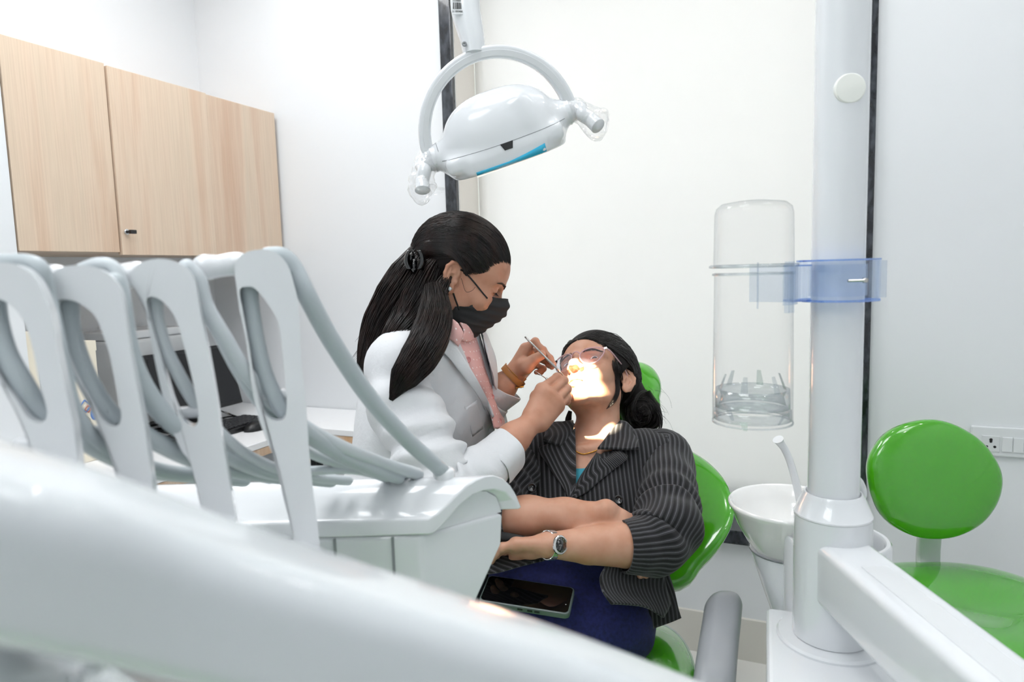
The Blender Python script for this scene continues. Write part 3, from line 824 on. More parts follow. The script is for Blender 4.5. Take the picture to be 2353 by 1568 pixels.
mesh('gas_lift', *lathe([(0.026, 0.0), (0.026, 0.2), (0.018, 0.205), (0.018, zs-0.17)], (gx, gy, 0.06), (0, 0, 1), 28), MATS['chrome'], stool, sharp=40)
for k in range(5):
    a = 2*PI*k/5+0.5; d_ = V(math.cos(a), math.sin(a), 0); c0 = V(gx, gy, 0.09)
    mesh('base_arm', *sweep([c0+d_*0.02, c0+d_*0.12-V(0, 0, 0.008), c0+d_*0.24-V(0, 0, 0.022)], rrect(0.034, 0.024, 0.008, 3), scale=[1, 0.85, 0.7]), MATS['chrome'], stool, sharp=40)
    cst = c0+d_*0.235
    mesh('caster', *lathe([(0.012, -0.014), (0.024, -0.012), (0.026, 0), (0.024, 0.012), (0.012, 0.014)], (cst[0], cst[1], 0.0262), np.cross(d_, V(0, 0, 1)), 20), MATS['black_plastic'], stool)

# ================================================================== spittoon unit with lamp pole and console arm
pole_d = 0.95
pb = P(1921, 1150, pole_d); pt = P(1931, 0, pole_d)
px_, py_ = (pb[0]+pt[0])/2, (pb[1]+pt[1])/2
zCol = P(1921, 1150, pole_d)[2]; zColB = P(1921, 1543, pole_d-0.03)[2]
unit_t = thing('spittoon_unit', 'white dental spittoon unit with round bowl, tall pole and swing arm', 'dental unit', (px_, py_, 0))
WP = MATS['white_plastic']
r_p = 0.0345
mesh('pole', *lathe([(r_p, zCol-0.02), (r_p, ZC-0.03)], (px_, py_, 0), (0, 0, 1), 64), WP, unit_t, sharp=40)
mesh('ceiling_flange', *lathe([(r_p+0.001, 0), (0.09, 0.004), (0.09, 0.027)], (px_, py_, ZC-0.03), (0, 0, 1), 48), WP, unit_t, sharp=40)
# round cap on the pole
cp = P(1941, 212, pole_d-r_p); nc = unit(V(cp[0]-px_, cp[1]-py_, 0))
cpc = V(px_, py_, cp[2])+nc*(r_p-0.0022)
mesh('hole_cap', *lathe([(0.0195, -0.004), (0.0195, 0.0015), (0.018, 0.003), (0.0, 0.0042)], cpc, nc, 40), mat('cap_cream', '#eef0ea', 0.4), unit_t, sharp=40)
# collar
rc = 0.0525
h = zCol-zColB
mesh('swivel_collar', *lathe([(rc-0.004, 0), (rc, 0.004), (rc, h*0.86), (rc-0.0006, h*0.862), (rc*0.80, h*0.975), (rc*0.74, h), (rc*0.70, h), (r_p, h-0.004)], (px_, py_, zColB), (0, 0, 1), 72), WP, unit_t, sharp=35)
mesh('collar_seam', *lathe([(rc+0.0003, h*0.848), (rc+0.0004, h*0.852), (rc+0.0003, h*0.856)], (px_, py_, zColB), (0, 0, 1), 72, closed=True), MATS['white_satin'], unit_t)
# swing arm towards the console: boxy beam
a0 = V(px_, py_, P(1950, 1275, 0.92)[2]-0.045)
a1 = P(2210, 1700, 0.60); a1[2] = a0[2]-0.0
dirA = unit(P(2235, 1568, 0.70)*V(1, 1, 0)-a0*V(1, 1, 0))
pathA = [a0+dirA*t for t in np.linspace(0.02, 0.85, 10)]
o = mesh('swing_arm', *sweep(pathA, rrect(0.076, 0.09, 0.012, 5)), WP, unit_t, sharp=30)
o = mesh('arm_cover_strip', *sweep([p+V(0, 0, 0.0452) for p in pathA[1:]], rrect(0.034, 0.002, 0.0008, 2)), MATS['white_satin'], unit_t, smooth=False)
# main body block and turntable below the collar
zb0 = zColB-0.004
blk = [Pz(*p, zb0) for p in ((1761, 1394), (1835, 1404))]
exb = unit((blk[1]-blk[0])*V(1, 1, 0)); eyb = unit(Pz(1712, 1568, zb0)-blk[0]); eyb = unit((eyb-exb*(eyb @ exb))*V(1, 1, 0))
bc = blk[0]+exb*0.115+eyb*0.22
o = mesh('cabinet_body', *box((bc[0], bc[1], zb0/2+0.02), (0.23, 0.44, zb0-0.04), (exb, eyb, V(0, 0, 1))), WP, unit_t, smooth=False); bevel(o, 0.008, 3)
o = mesh('cabinet_plinth', *box((bc[0], bc[1], 0.02), (0.2, 0.40, 0.04), (exb, eyb, V(0, 0, 1))), MATS['grey_arm'], unit_t, smooth=False)
mesh('turntable', *lathe([(rc+0.022, 0), (rc+0.022, 0.003), (rc+0.019, 0.006), (rc-0.01, 0.0065)], (px_, py_, zb0), (0, 0, 1), 56), WP, unit_t, sharp=40)
# open round tub behind the collar
tb = P(1922, 1250, 1.10); rT = 0.079; zT = tb[2]+0.012
zT0 = zb0-0.12
mesh('round_tub', *lathe([(rT, zT0), (rT, zT-0.004), (rT-0.003, zT), (rT-0.008, zT), (rT-0.011, zT-0.004), (rT-0.014, zT-0.05), (0.0, zT-0.055)], (tb[0], tb[1], 0), (0, 0, 1), 64), WP, unit_t, sharp=40)
# bowl
bC = P(1815, 1158, 1.19); zB_ = bC[2]; rB = 0.103
prof = [(0.030, -0.112), (0.05, -0.098), (0.072, -0.066), (0.088, -0.036), (0.098, -0.010), (rB, -0.002), (rB, 0.002), (rB-0.003, 0.004), (rB-0.007, 0.001), (0.088, -0.018), (0.074, -0.046), (0.05, -0.072), (0.022, -0.086), (0.012, -0.09)]
mesh('spittoon_bowl', *lathe(prof, bC, (0, 0, 1), 72), MATS['porcelain'], unit_t, sharp=60)
mesh('bowl_drain', *lathe([(0.016, 0), (0.015, 0.002), (0.004, 0.001)], bC-V(0, 0, 0.088), (0, 0, 1), 24), MATS['chrome'], unit_t)
# bowl carrier: tapered scoop below the bowl, leaning to the tub
kk = []
for t in np.linspace(0, 1, 9):
    c = lerp(bC-V(0, 0, 0.082), V(tb[0], tb[1], 0)*V(1, 1, 0)+V(0, 0, bC[2]-0.26)+unit(V(*(bC-tb)[:2], 0))*0.03, t)
    r = lerp(0.066, 0.045, t**1.3)
    kk.append([c+V(r*math.cos(a), r*math.sin(a), 0) for a in np.linspace(0, 2*PI, 40, endpoint=False)])
mesh('bowl_carrier', *loft(kk), WP, unit_t, sharp=50)
mesh('bowl_joint', *lathe([(0.0675, -0.001), (0.068, 0.0005), (0.0675, 0.002)], bC-V(0, 0, 0.082), (0, 0, 1), 48, closed=True), MATS['seam'], unit_t)
# bowl rinse spout
spt = catmull([P(1842, 1170, 1.25), P(1828, 1105, 1.25), P(1815, 1060, 1.25), P(1803, 1033, 1.25), P(1792, 1017, 1.245), P(1788, 1010, 1.24)], 6)
mesh('rinse_spout', *tube(spt, [0.0072, 0.0068, 0.0066, 0.0066, 0.0066, 0.0078, 0.0098], 18, flat=0.8), MATS['white_satin'], unit_t, sharp=60)
# cup filler spout behind the pole
cf = catmull([P(1955, 1180, 1.02), P(1978, 1140, 1.02), P(1974, 1115, 1.02), P(1962, 1102, 1.02), P(1945, 1100, 1.02)], 6)
mesh('cup_filler', *tube(cf, 0.008, 14, round_ends=True), MATS['white_satin'], unit_t)

# ================================================================== clear cup dispenser clamped on the pole
CL = clear_plastic('clear_tube', '#fdfdfd', 0.02, 0.62, 0.04, '#aab0b4', 3.0)
CL2 = clear_plastic('clear_thick', '#f4f6f7', 0.10, 0.75, 0.05, '#a4abb0', 2.2)
BT = clear_plastic('blue_clear', '#fafcff', 0.04, 0.35, 0.05, '#c4daf6', 2.2)
BE = clear_plastic('blue_edge', '#c9def9', 0.3, 0.65, 0.08, '#6aa2ee', 1.3)
dc = P(1730, 720, pole_d); ux = unit(V(px_-dc[0], py_-dc[1], 0)); uy = np.cross(V(0, 0, 1), ux)
disp = thing('cup_dispenser', 'clear plastic tube cup dispenser clamped to the white pole with a pale blue bracket', 'cup dispenser', (dc[0], dc[1], P(1735, 975, pole_d)[2]))
zt_ = P(1725, 470, pole_d)[2]; zb_ = P(1738, 975, pole_d)[2]; zr = P(1728, 612, pole_d)[2]; ztip = P(1740, 905, pole_d)[2]
rD = 0.0535
c2 = (dc[0], dc[1], 0)
mesh('upper_tube', *lathe([(rD-0.0005, zr), (rD-0.002, zt_-0.014), (rD-0.004, zt_-0.006), (rD-0.011, zt_), (rD-0.03, zt_+0.003), (0.0005, zt_+0.004)], c2, (0, 0, 1), 64), CL, disp, sharp=50)
lower = mesh('lower_tube', *loft([[V(dc[0]+r*math.cos(a), dc[1]+r*math.sin(a), z) for a in np.linspace(0, 2*PI, 64, endpoint=False)] for r, z in ((rD+0.0005, zb_), (rD-0.0005, lerp(zb_, zr, 0.5)), (rD-0.0018, zr-0.008))], caps=False), CL, disp)
mesh('flange_ring', *lathe([(rD, -0.002), (rD+0.005, -0.0015), (rD+0.0055, 0.001), (rD+0.003, 0.003), (rD, 0.003), (rD-0.002, 0.001)], V(dc[0], dc[1], zr), (0, 0, 1), 64, closed=True), CL2, disp)
mesh('collar_ring', *lathe([(rD-0.0005, -0.009), (rD+0.001, -0.009), (rD+0.001, -0.012), (rD-0.0005, -0.012)], V(dc[0], dc[1], zr), (0, 0, 1), 64, closed=True), CL2, disp)
mesh('inner_ring', *lathe([(rD-0.003, -0.02), (rD-0.004, 0.006), (rD-0.007, 0.006), (rD-0.010, 0.0), (rD-0.012, -0.004), (rD-0.008, -0.02)], V(dc[0], dc[1], ztip), (0, 0, 1), 64, closed=True), CL2, disp)
mesh('bottom_band', *lathe([(rD-0.001, -0.037), (rD-0.0015, -0.024), (rD-0.004, -0.024), (rD-0.004, -0.037)], V(dc[0], dc[1], ztip), (0, 0, 1), 64, closed=True), CL2, disp)
mesh('rim', *lathe([(rD+0.0012, 0), (rD+0.0012, 0.002), (rD-0.0006, 0.002), (rD-0.0006, 0)], V(dc[0], dc[1], zb_), (0, 0, 1), 64, closed=True), CL2, disp)
tz = CL2
for k in range(6):
    a = 2*PI*k/6+0.35
    for s_ in ((1, 0.03), (-1, -0.03)):
        if s_[0] < 0 and k % 2: continue
        rr = rD-0.008; e1 = V(math.cos(a), math.sin(a), 0); e2 = V(-math.sin(a), math.cos(a), 0); b0 = V(dc[0], dc[1], ztip+(0.004 if s_[0] > 0 else -0.034))+e1*rr
        tp_ = b0+V(0, 0, s_[1]*(0.75 if s_[0] > 0 else 0.45))-e1*0.008
        q = [b0-e2*0.005, b0+e2*0.005, tp_+e2*0.0025, tp_-e2*0.0025]
        v = np.array(q+[x-e1*0.0012 for x in q]); f = [(0, 1, 2, 3), (7, 6, 5, 4), (0, 4, 5, 1), (1, 5, 6, 2), (2, 6, 7, 3), (3, 7, 4, 0)]
        mesh('cup_prong', v, f, tz, disp, smooth=False)
# bracket: half shell around the tube, link, round clamp around the pole
zk0, zk1 = P(1925, 690, pole_d)[2], P(1925, 598, pole_d)[2]
def band(c, r, a0, a1, z0, z1, t, n=40):
    v, f = [], []
    for i in range(n+1):
        a = a0+(a1-a0)*i/n; d_ = math.cos(a)*ux+math.sin(a)*uy
        for (rr, z) in ((r, z0), (r+t, z0), (r+t, z1), (r, z1)): v.append(V(c[0], c[1], z)+rr*d_)
    for i in range(n):
        for j in range(4): f.append((i*4+j, i*4+(j+1) % 4, (i+1)*4+(j+1) % 4, (i+1)*4+j))
    f += [(0, 1, 2, 3), (n*4+3, n*4+2, n*4+1, n*4)]
    return np.array(v), f
L_ = math.hypot(px_-dc[0], py_-dc[1])
CLB = clear_plastic('clear_bluish', '#f4f7fb', 0.10, 0.5, 0.06, '#bccadd', 2.0)
mesh('tube_cradle', *band(dc, rD+0.0015, -1.25, 1.25, zk0-0.002, zk1-0.006, 0.0022), CLB, disp, smooth=False)
for a in (-1.2, -1.05, 1.05):
    d_ = math.cos(a)*ux+math.sin(a)*uy
    mesh('cradle_rib', *box(V(dc[0], dc[1], (zk0+zk1)/2-0.006)+d_*(rD+0.006), (0.0075, 0.0018, zk1-zk0+0.012), (d_, np.cross(V(0, 0, 1), d_), V(0, 0, 1))), CLB, disp, smooth=False)
pc_ = V(px_, py_, 0)
for (a0, a1) in ((0.06, PI-0.06), (PI+0.06, 2*PI-0.06)):
    cl = mesh('clamp_half', *band(pc_, r_p+0.0165, a0, a1, zk0, zk1, 0.0022), BT, disp, smooth=False)
    for z_ in (zk0, zk1): mesh('clamp_rim', *band(pc_, r_p+0.004, a0+0.02, a1-0.02, z_-0.0012, z_+0.0012, 0.0152), BE, cl, smooth=False)
    mesh('clamp_liner', *band(pc_, r_p+0.001, a0, a1, zk0+0.006, zk1-0.006, 0.002), BT, cl, smooth=False)
lk_ = V(dc[0], dc[1], 0)+ux*(rD+0.003); l1 = pc_-ux*(r_p+0.0165)
lm = (lk_+l1)/2; ll = np.linalg.norm(l1-lk_)
for s_ in (-1, 1):
    mesh('bracket_link', *box(V(lm[0], lm[1], (zk0+zk1)/2-0.003)+uy*0.014*s_, (max(ll, 0.004), 0.0022, zk1-zk0-0.006), (ux, uy, V(0, 0, 1))), BT, disp, smooth=False)
for z_ in (zk0+0.001, zk1-0.006): mesh('bracket_edge', *box(V(lm[0], lm[1], z_), (max(ll, 0.004)+0.012, 0.03, 0.0022), (ux, uy, V(0, 0, 1))), BE, disp, smooth=False)
# end block of the clamp on the far side
eb = pc_+ux*(r_p+0.024)
for s_ in (-1, 1): mesh('clamp_wing', *box(V(eb[0], eb[1], (zk0+zk1)/2)+uy*0.009*s_, (0.014, 0.002, zk1-zk0-0.004), (ux, uy, V(0, 0, 1))), CLB, disp, smooth=False)
sc0 = pc_-uy*(r_p+0.019)+V(0, 0, (zk0+zk1)/2); sc0 = sc0 if (sc0-CAM) @ CF < (pc_-CAM) @ CF else pc_+uy*(r_p+0.019)+V(0, 0, (zk0+zk1)/2)
mesh('clamp_screw', *tube([sc0-ux*0.016, sc0+ux*0.004, sc0+ux*0.005, sc0+ux*0.010], [0.0018, 0.0018, 0.0036, 0.0036], 12), MATS['steel'], disp)
# ================================================================== delivery console with four whip arms
zq = lambda x, y: (x/2.8, y/2.8+540)
con = thing('delivery_console', 'white glossy instrument console with four upright hose arms, nearest the viewer', 'dental console', (P(600, 1300, 0.6)[0], P(600, 1300, 0.6)[1], 0.75))
WG = MATS['white_gloss']; WP = MATS['white_plastic']
# curved top cover, an arched shell running to the left
E_ = unit(V(-CR[0], -CR[1], 0))
Cf, Cb = P(982, 1215, 0.82), P(1200, 1180, 0.905)
zc = (Cf[2]+Cb[2])/2
wv = (Cb-Cf)*V(1, 1, 0); wl = np.linalg.norm(wv); wv = unit(wv); UP = V(0, 0, 1)
c0 = V(Cf[0], Cf[1], zc)
def arch(s, h0, h1, n=26):
    q = []
    for t in np.linspace(0, 1, n):
        q.append((t, h0+(h1-h0)*(max(0, 1-abs(2*t-1.12)**2.4)/1.0)**0.75 if True else 0))
    return q
outer = [(0.0, 0.0), (0.0, 0.014), (0.015, 0.019), (0.10, 0.022), (0.2, 0.030), (0.3, 0.0395), (0.4, 0.0475), (0.5, 0.0525), (0.6, 0.0545), (0.7, 0.053), (0.8, 0.046), (0.88, 0.034), (0.94, 0.02), (1.0, 0.0)]
inner = [(0.955, -0.001), (0.9, 0.014), (0.82, 0.026), (0.7, 0.034), (0.58, 0.036), (0.46, 0.034), (0.34, 0.026), (0.22, 0.013), (0.1, 0.001), (0.05, -0.001)]
sec2 = np.array(outer+inner)
def ring(shift): return np.array([c0+wv*wl*a+UP*h+E_*shift for a, h in sec2])
o = mesh('top_cover', *loft([ring(s_) for s_ in (0.0, 0.1, 0.2, 0.32, 0.44, 0.56)]), WP, con, sharp=40); bevel(o, 0.0018, 3, 40)
# body under the cover
body = np.array([(0.03, -0.001), (0.9, -0.001), (0.87, -0.045), (0.50, -0.125), (0.12, -0.125), (0.04, -0.08)])
def ring2(shift, k=1.0): return np.array([c0+wv*wl*(0.5+(a-0.5)*k)+UP*h+E_*shift for a, h in body])
o = mesh('console_body', *loft([ring2(0.012), ring2(0.2), ring2(0.5)]), WP, con, smooth=False); bevel(o, 0.006, 4)
fill = np.array([(0.06, -0.002), (0.14, 0.003), (0.3, 0.022), (0.46, 0.033), (0.6, 0.035), (0.74, 0.031), (0.85, 0.02), (0.9, -0.002)])
o = mesh('end_cap', *loft([np.array([c0+wv*wl*a+UP*h+E_*s_ for a, h in fill]) for s_ in (0.016, 0.1)]), WP, con, smooth=False)
# seams of the body
for t_ in (0.045, 0.115):
    p0 = c0+wv*wl*0.02+E_*t_
    mesh('panel_seam', *box(p0-UP*0.045, (0.0012, 0.0025, 0.085), (E_, wv, UP)), MATS['seam'], con, smooth=False)
# near rail: thick rounded bar sweeping across the front
top = [(-260, 950, .245), (0, 1018, .265), (250, 1090, .29), (480, 1178, .32), (730, 1264, .345), (1000, 1352, .37), (1300, 1452, .395), (1600, 1567, .42), (1900, 1690, .44)]
tp3 = catmull([P(*p) for p in top], 5)
dv_ = unit(tp3[-1]-tp3[0]); nr_ = unit(np.cross(V(0, 0, 1), dv_)); nr_ = nr_ if nr_ @ CF < 0 else -nr_; up__ = np.cross(dv_, nr_); up__ = up__ if up__[2] > 0 else -up__
near = np.tile(nr_, (len(tp3), 1)); An = np.tile(up__, (len(tp3), 1))
ctr = tp3+near*0.030-An*0.024
secb = rrect(0.066, 0.056, 0.016, 7)
rings = [ctr[i]+secb[:, :1]*near[i]+secb[:, 1:]*An[i] for i in range(len(ctr))]
mesh('front_rail', *loft(rings), WG, con)
# lower panel beneath the rail at the near end
lp = [P(-200, 1500, .265), P(60, 1540, .285), P(240, 1600, .305), P(420, 1690, .33)]
lpc = catmull(lp, 5); Tl, Al, Bl = frames(lpc, (0, 0, 1)); nl = np.array([b if b @ -CF > 0 else -b for b in Bl])
secl = rrect(0.07, 0.05, 0.014, 5)
mesh('button_panel', *loft([lpc[i]-nl[i]*0.008-Al[i]*0.02+secl[:, :1]*nl[i]+secl[:, 1:]*Al[i] for i in range(len(lpc))]), WG, con)
for (px0, py0) in ((95, 1488), (215, 1535), (165, 1562)):
    q = P(px0, py0, .285)
    mesh('panel_button', *ball(q, (0.005, 0.005, 0.003), 14), WP, con)
br2 = MB()
br2.add(tube([ctr[8]-UP*0.01, c0+E_*0.5-UP*0.06], 0.022, 14)); br2.add(tube([ctr[24]-UP*0.01, c0+E_*0.2-UP*0.06+wv*0.03], 0.022, 14))
br2.build('rail_bracket', WP, con)

# whip arms -----------------------------------------------------------------
ARMS = [
 dict(d=.66, head=(604, 618), barrel=((548, 607), (505, 612), (473, 615)), rb=(.0118, .0108, .0128),
      out=[(541, 633), (543, 607), (557, 586), (586, 576), (621, 576), (646, 590), (664, 615), (675, 651), (684, 690), (688, 740), (692, 826), (700, 897), (706, 970), (714, 1080), (742, 1340), (702, 1340), (652, 1105), (616, 1015), (593, 951), (579, 883), (568, 790), (552, 711), (545, 658)],
      hole=[(552, 668), (570, 659), (589, 665), (618, 701), (639, 740), (648, 790), (655, 861), (659, 933), (653, 958), (636, 965), (614, 954), (597, 922), (584, 861), (573, 790), (560, 719)]),
 dict(d=.605, head=(375, 635), barrel=((318, 632), (272, 637), (238, 640)), rb=(.0122, .0108, .0128),
      out=[(305, 650), (309, 625), (320, 610), (345, 599), (378, 596), (411, 604), (436, 622), (450, 647), (457, 683), (464, 726), (476, 780), (482, 811), (491, 861), (503, 933), (512, 1004), (552, 1270), (494, 1270), (447, 1078), (421, 1033), (400, 986), (386, 940), (371, 879), (354, 797), (339, 718), (330, 683), (314, 664)],
      hole=[(341, 690), (361, 683), (386, 701), (404, 726), (416, 757), (427, 797), (443, 861), (454, 915), (459, 951), (455, 972), (443, 977), (425, 965), (404, 926), (386, 869), (368, 804), (350, 740)]),
 dict(d=.555, head=(185, 650), barrel=((130, 642), (80, 648), (44, 652)), rb=(.0122, .0108, .0128),
      out=[(118, 665), (122, 640), (134, 623), (160, 613), (193, 611), (229, 617), (257, 633), (279, 658), (289, 690), (296, 740), (304, 797), (318, 879), (332, 951), (341, 1004), (362, 1210), (312, 1210), (271, 1058), (246, 1008), (224, 960), (200, 900), (172, 845), (145, 780), (131, 715), (126, 690)],
      hole=[(136, 694), (171, 690), (207, 708), (229, 733), (243, 769), (257, 811), (271, 879), (282, 933), (284, 958), (277, 974), (261, 976), (240, 962), (218, 926), (190, 873), (160, 808), (140, 744)]),
 dict(d=.51, head=(10, 650), barrel=((-50, 640), (-100, 645), (-140, 650)), rb=(.0122, .0108, .0128),
      out=[(-60, 665), (-52, 632), (-30, 612), (5, 605), (43, 608), (71, 622), (93, 644), (107, 672), (121, 708), (132, 754), (139, 808), (157, 890), (171, 951), (179, 997), (192, 1180), (134, 1180), (82, 1020), (64, 980), (40, 935), (14, 890), (-18, 830), (-38, 770), (-50, 715)],
      hole=[(-40, 690), (0, 686), (29, 697), (54, 722), (71, 754), (86, 808), (100, 879), (114, 926), (117, 947), (111, 963), (93, 967), (71, 954), (43, 911), (12, 872), (-20, 800), (-36, 740)])]
nA = unit(-CF*0.95+CR*0.30); nA[2] *= 0.3; nA = unit(nA)
for k, a in enumerate(ARMS):
    o_ = P(*a['head'], a['d']); ex = unit(np.cross(UP, nA)); ex = ex if ex @ CR > 0 else -ex; ey = unit(np.cross(nA, ex)); ey = ey if ey[2] > 0 else -ey
    to = lambda L: np.array([inplane(*p, o_, nA, ex, ey) for p in L])
    po = resample(catmull(to(a['out']), 4, True), 110); ph = catmull(to(a['hole']), 4, True)
    # hole loop with the same number of points, started nearest the outline's start
    ph = resample(ph, 110)
    def area2(q): return 0.5*np.sum(q[:, 0]*np.roll(q[:, 1], -1)-np.roll(q[:, 0], -1)*q[:, 1])
    if area2(po)*area2(ph) < 0: ph = ph[::-1]
    cH = ph.mean(0); an = np.arctan2(po[0, 1]-cH[1], po[0, 0]-cH[0]); ah = np.arctan2(ph[:, 1]-cH[1], ph[:, 0]-cH[0])
    ph = np.roll(ph, -int(np.argmin(np.abs((ah-an+PI) % (2*PI)-PI))), axis=0)
    th_ = 0.017
    o = mesh('whip_arm', *extrude(po, o_, ex, ey, nA, th_, ph), WP, con, sharp=50); bevel(o, 0.0035, 4, 45)
    # holder barrel pointing left from the head
    bp = [P(*p, a['d']+0.005-0.006*i) for i, p in enumerate(a['barrel'])]
    bpath = catmull([o_-ex*0.010-nA*0.005]+bp, 6)
    mesh('holder_barrel', *tube(bpath, [0.0095]+list(a['rb']), 26, round_ends=True), WP, o)
    # crossbar seen inside the loop
    cb_ = o_+ex*0.004-ey*0.125-nA*0.012
    mesh('loop_pin', *tube([cb_-ex*0.008, cb_+ex*0.02], 0.0055, 14, round_ends=True), WP, o)
    # foot of the arm on the hinge block
    ft = P(*[(722, 1345, .66), (523, 1275, .605), (337, 1215, .555), (163, 1185, .51)][k])
    mesh('hinge_block', *box(ft-UP*0.016, (0.034, 0.03, 0.05), (ex, nA, UP)), WP, o, smooth=False)
mesh('hinge_rail', *tube([P(100, 1195, .50)-UP*0.025, P(337, 1215, .555)-UP*0.025, P(523, 1275, .605)-UP*0.025, P(722, 1345, .66)-UP*0.025, P(800, 1370, .69)-UP*0.025], 0.02, 18), WP, con)

# hoses
HG, HP_ = MATS['grey_hose'], MATS['grey_hose_pale']
HOSES = [
 ([(618, 590, .675), (650, 592, .68), (677, 622, .685), (706, 680, .69), (762, 783, .72), (850, 915, .77), (940, 1015, .82), (1000, 1068, .855), (1020, 1088, .87)], .0098, HG),
 ([(572, 655, .668), (578, 720, .668), (590, 790, .67), (608, 860, .675), (636, 920, .68), (668, 965, .69), (705, 996, .71), (780, 1045, .76), (860, 1080, .81), (915, 1098, .85)], .0084, HG),
 ([(430, 615, .62), (455, 645, .625), (470, 700, .63), (510, 770, .64), (560, 850, .66), (620, 920, .69), (705, 985, .72), (790, 1030, .76), (880, 1066, .82), (960, 1090, .87)], .0078, HP_),
 ([(358, 680, .612), (362, 735, .612), (380, 800, .615), (410, 860, .62), (445, 920, .63), (478, 965, .64), (520, 1010, .66), (570, 1048, .69), (640, 1080, .73), (720, 1098, .78), (800, 1105, .83)], .0060, MATS['grey_hose_pale']),
 ([(262, 650, .57), (276, 700, .572), (288, 780, .575), (315, 862, .585), (360, 935, .60), (420, 990, .62), (500, 1035, .66), (590, 1075, .71), (680, 1095, .76), (760, 1104, .82)], .0088, HG),
 ([(160, 680, .565), (158, 735, .562), (172, 800, .562), (200, 870, .565), (235, 930, .572), (275, 970, .58), (340, 1005, .60), (430, 1050, .64), (520, 1078, .69), (610, 1092, .74), (690, 1104, .80)], .0082, HG),
 ([(-15, 680, .52), (-8, 740, .517), (12, 810, .517), (45, 870, .52), (80, 925, .527), (115, 960, .535), (182, 1005, .56), (260, 1050, .60), (350, 1082, .66), (450, 1094, .72), (560, 1104, .79)], .0080, HG),
 ([(470, 690, .635), (500, 760, .645), (545, 850, .66), (600, 930, .69), (680, 1020, .73), (760, 1060, .78), (860, 1085, .83), (930, 1096, .87)], .0058, HP_),
 ([(640, 1085, .75), (720, 1082, .77), (800, 1080, .80), (850, 1088, .83), (890, 1101, .86)], .0052, HP_),
 ([(-20, 606, .53), (20, 606, .53), (60, 606, .53), (90, 620, .53), (105, 680, .535), (122, 760, .535), (142, 850, .54), (165, 940, .545), (215, 1010, .57), (300, 1062, .62), (420, 1090, .68), (520, 1075, .72), (620, 1098, .79)], .0075, HG),
 ([(190, 622, .575), (225, 610, .575), (258, 616, .577), (276, 655, .578), (290, 740, .58), (308, 840, .585), (345, 920, .60), (400, 980, .63), (480, 1035, .68), (590, 1076, .74), (680, 1092, .79), (760, 1096, .83)], .0066, HP_),
]
for pts, r, m_ in HOSES:
    pth = catmull([P(*p) for p in pts], 7)
    mesh('hose', *tube(pth, r, 18, round_ends=True), m_, con)
q = P(1020, 1090, .87)
mesh('hose_port', *lathe([(0.014, -0.012), (0.014, 0.004), (0.012, 0.007), (0.009, 0.008)], q, (0, 0, 1), 28), WP, con, sharp=40)

# ================================================================== dental lamp
LD_ = 1.24; KL = LD_/1.38; LC = P(1155, 325, LD_)
def kr(q): return [tuple(x*KL for x in y) if isinstance(y, tuple) else y*KL for y in q]
def kt(*q): return tuple(x*KL for x in q)
lx = unit(0.944*CR+0.3305*CU); lz = unit(-0.3305*CR+0.944*CU-0.36*CF); ly = np.cross(lz, lx); ly = ly if ly @ CF < 0 else -ly     # ly towards the viewer
LA = np.array([lx, ly, lz])
def lw(a, b, c): return LC+KL*(a*lx+b*ly+c*lz)
lamp = thing('operating_lamp', 'white dome-shaped dental operating lamp hanging above the dentist and patient', 'operating lamp', lw(0, 0, -0.045))
s = SDF()
s.sell(lw(0.003, -0.004, -0.006), kt(0.122, 0.074, 0.107), LA, k=0.01, pw=2.5)
s.cone(lw(0.072, 0.046, -0.01), lw(0.052, 0.04, 0.062), 0.016*KL, 0.014*KL, k=0.02)
s.rbox(lw(-0.004, 0, -0.012), kt(0.121, 0.06, 0.018), 0.014*KL, LA, k=0.014)
s.rbox(lw(-0.004, 0, -0.024), kt(0.083, 0.066, 0.020), 0.014*KL, LA, k=0.012)
for sg in (-1, 1): s.cone(lw(sg*0.09, 0, 0.006), lw(sg*0.1285, 0, 0.012), 0.034*KL, 0.0275*KL, k=0.02)
s.custom(lambda p: -((p-lw(0, 0, -0.043)) @ lz), lw(0, 0, 0)-0.25, lw(0, 0, 0)+0.25, 0.006, 'i')
pts, q = s.build(0.0022, 1)
mesh('lamp_housing', pts, q, WP, lamp, recalc=False)
# parting line, notch, film, lens
def front(a, c, lift=0.0006):
    """a point on the viewer's side of the housing at lamp coordinates (a, c)"""
    tr = _bvh_l.ray_cast(Vector(lw(a, 0.3, c)), Vector(-ly)); return np.array(tr[0])+ly*lift if tr[0] is not None else lw(a, 0.07, c)
from mathutils.bvhtree import BVHTree
_bvh_l = BVHTree.FromPolygons(pts.tolist(), q.tolist())
pl = [front(a, 0.0005+0.004*(a/0.13)**2, -0.0003) for a in np.linspace(-0.128, 0.128, 40)]
mesh('parting_line', *tube(pl, 0.0007, 6), MATS['seam'], lamp)
nq = [front(a, c, 0.0008) for a, c in ((-0.0125, 0.001), (0.0135, 0.001), (0.009, -0.0125), (-0.007, -0.0125))]
v = np.array(nq+[x-ly*0.004 for x in nq]); f = [(0, 1, 2, 3), (7, 6, 5, 4), (0, 4, 5, 1), (1, 5, 6, 2), (2, 6, 7, 3), (3, 7, 4, 0)]
mesh('sensor_window', v, f, MATS['black_gloss'], lamp, smooth=False)
fl = []
for t in np.linspace(0, 1, 14):
    a = lerp(-0.073, 0.071, t); h_ = 0.006+0.012*max(0, t-0.45)**1.3*1.9
    if t < 0.08: h_ = 0.006
    fl.append((front(a, -0.0405, 0.0012), front(a, -0.0405+h_, 0.0012)))
v = np.array([x for y in fl for x in y]); f = [(2*i, 2*i+2, 2*i+3, 2*i+1) for i in range(13)]
o = mesh('protective_film', v, f, MATS['blue_film'], lamp); solidify(o, 0.0008)
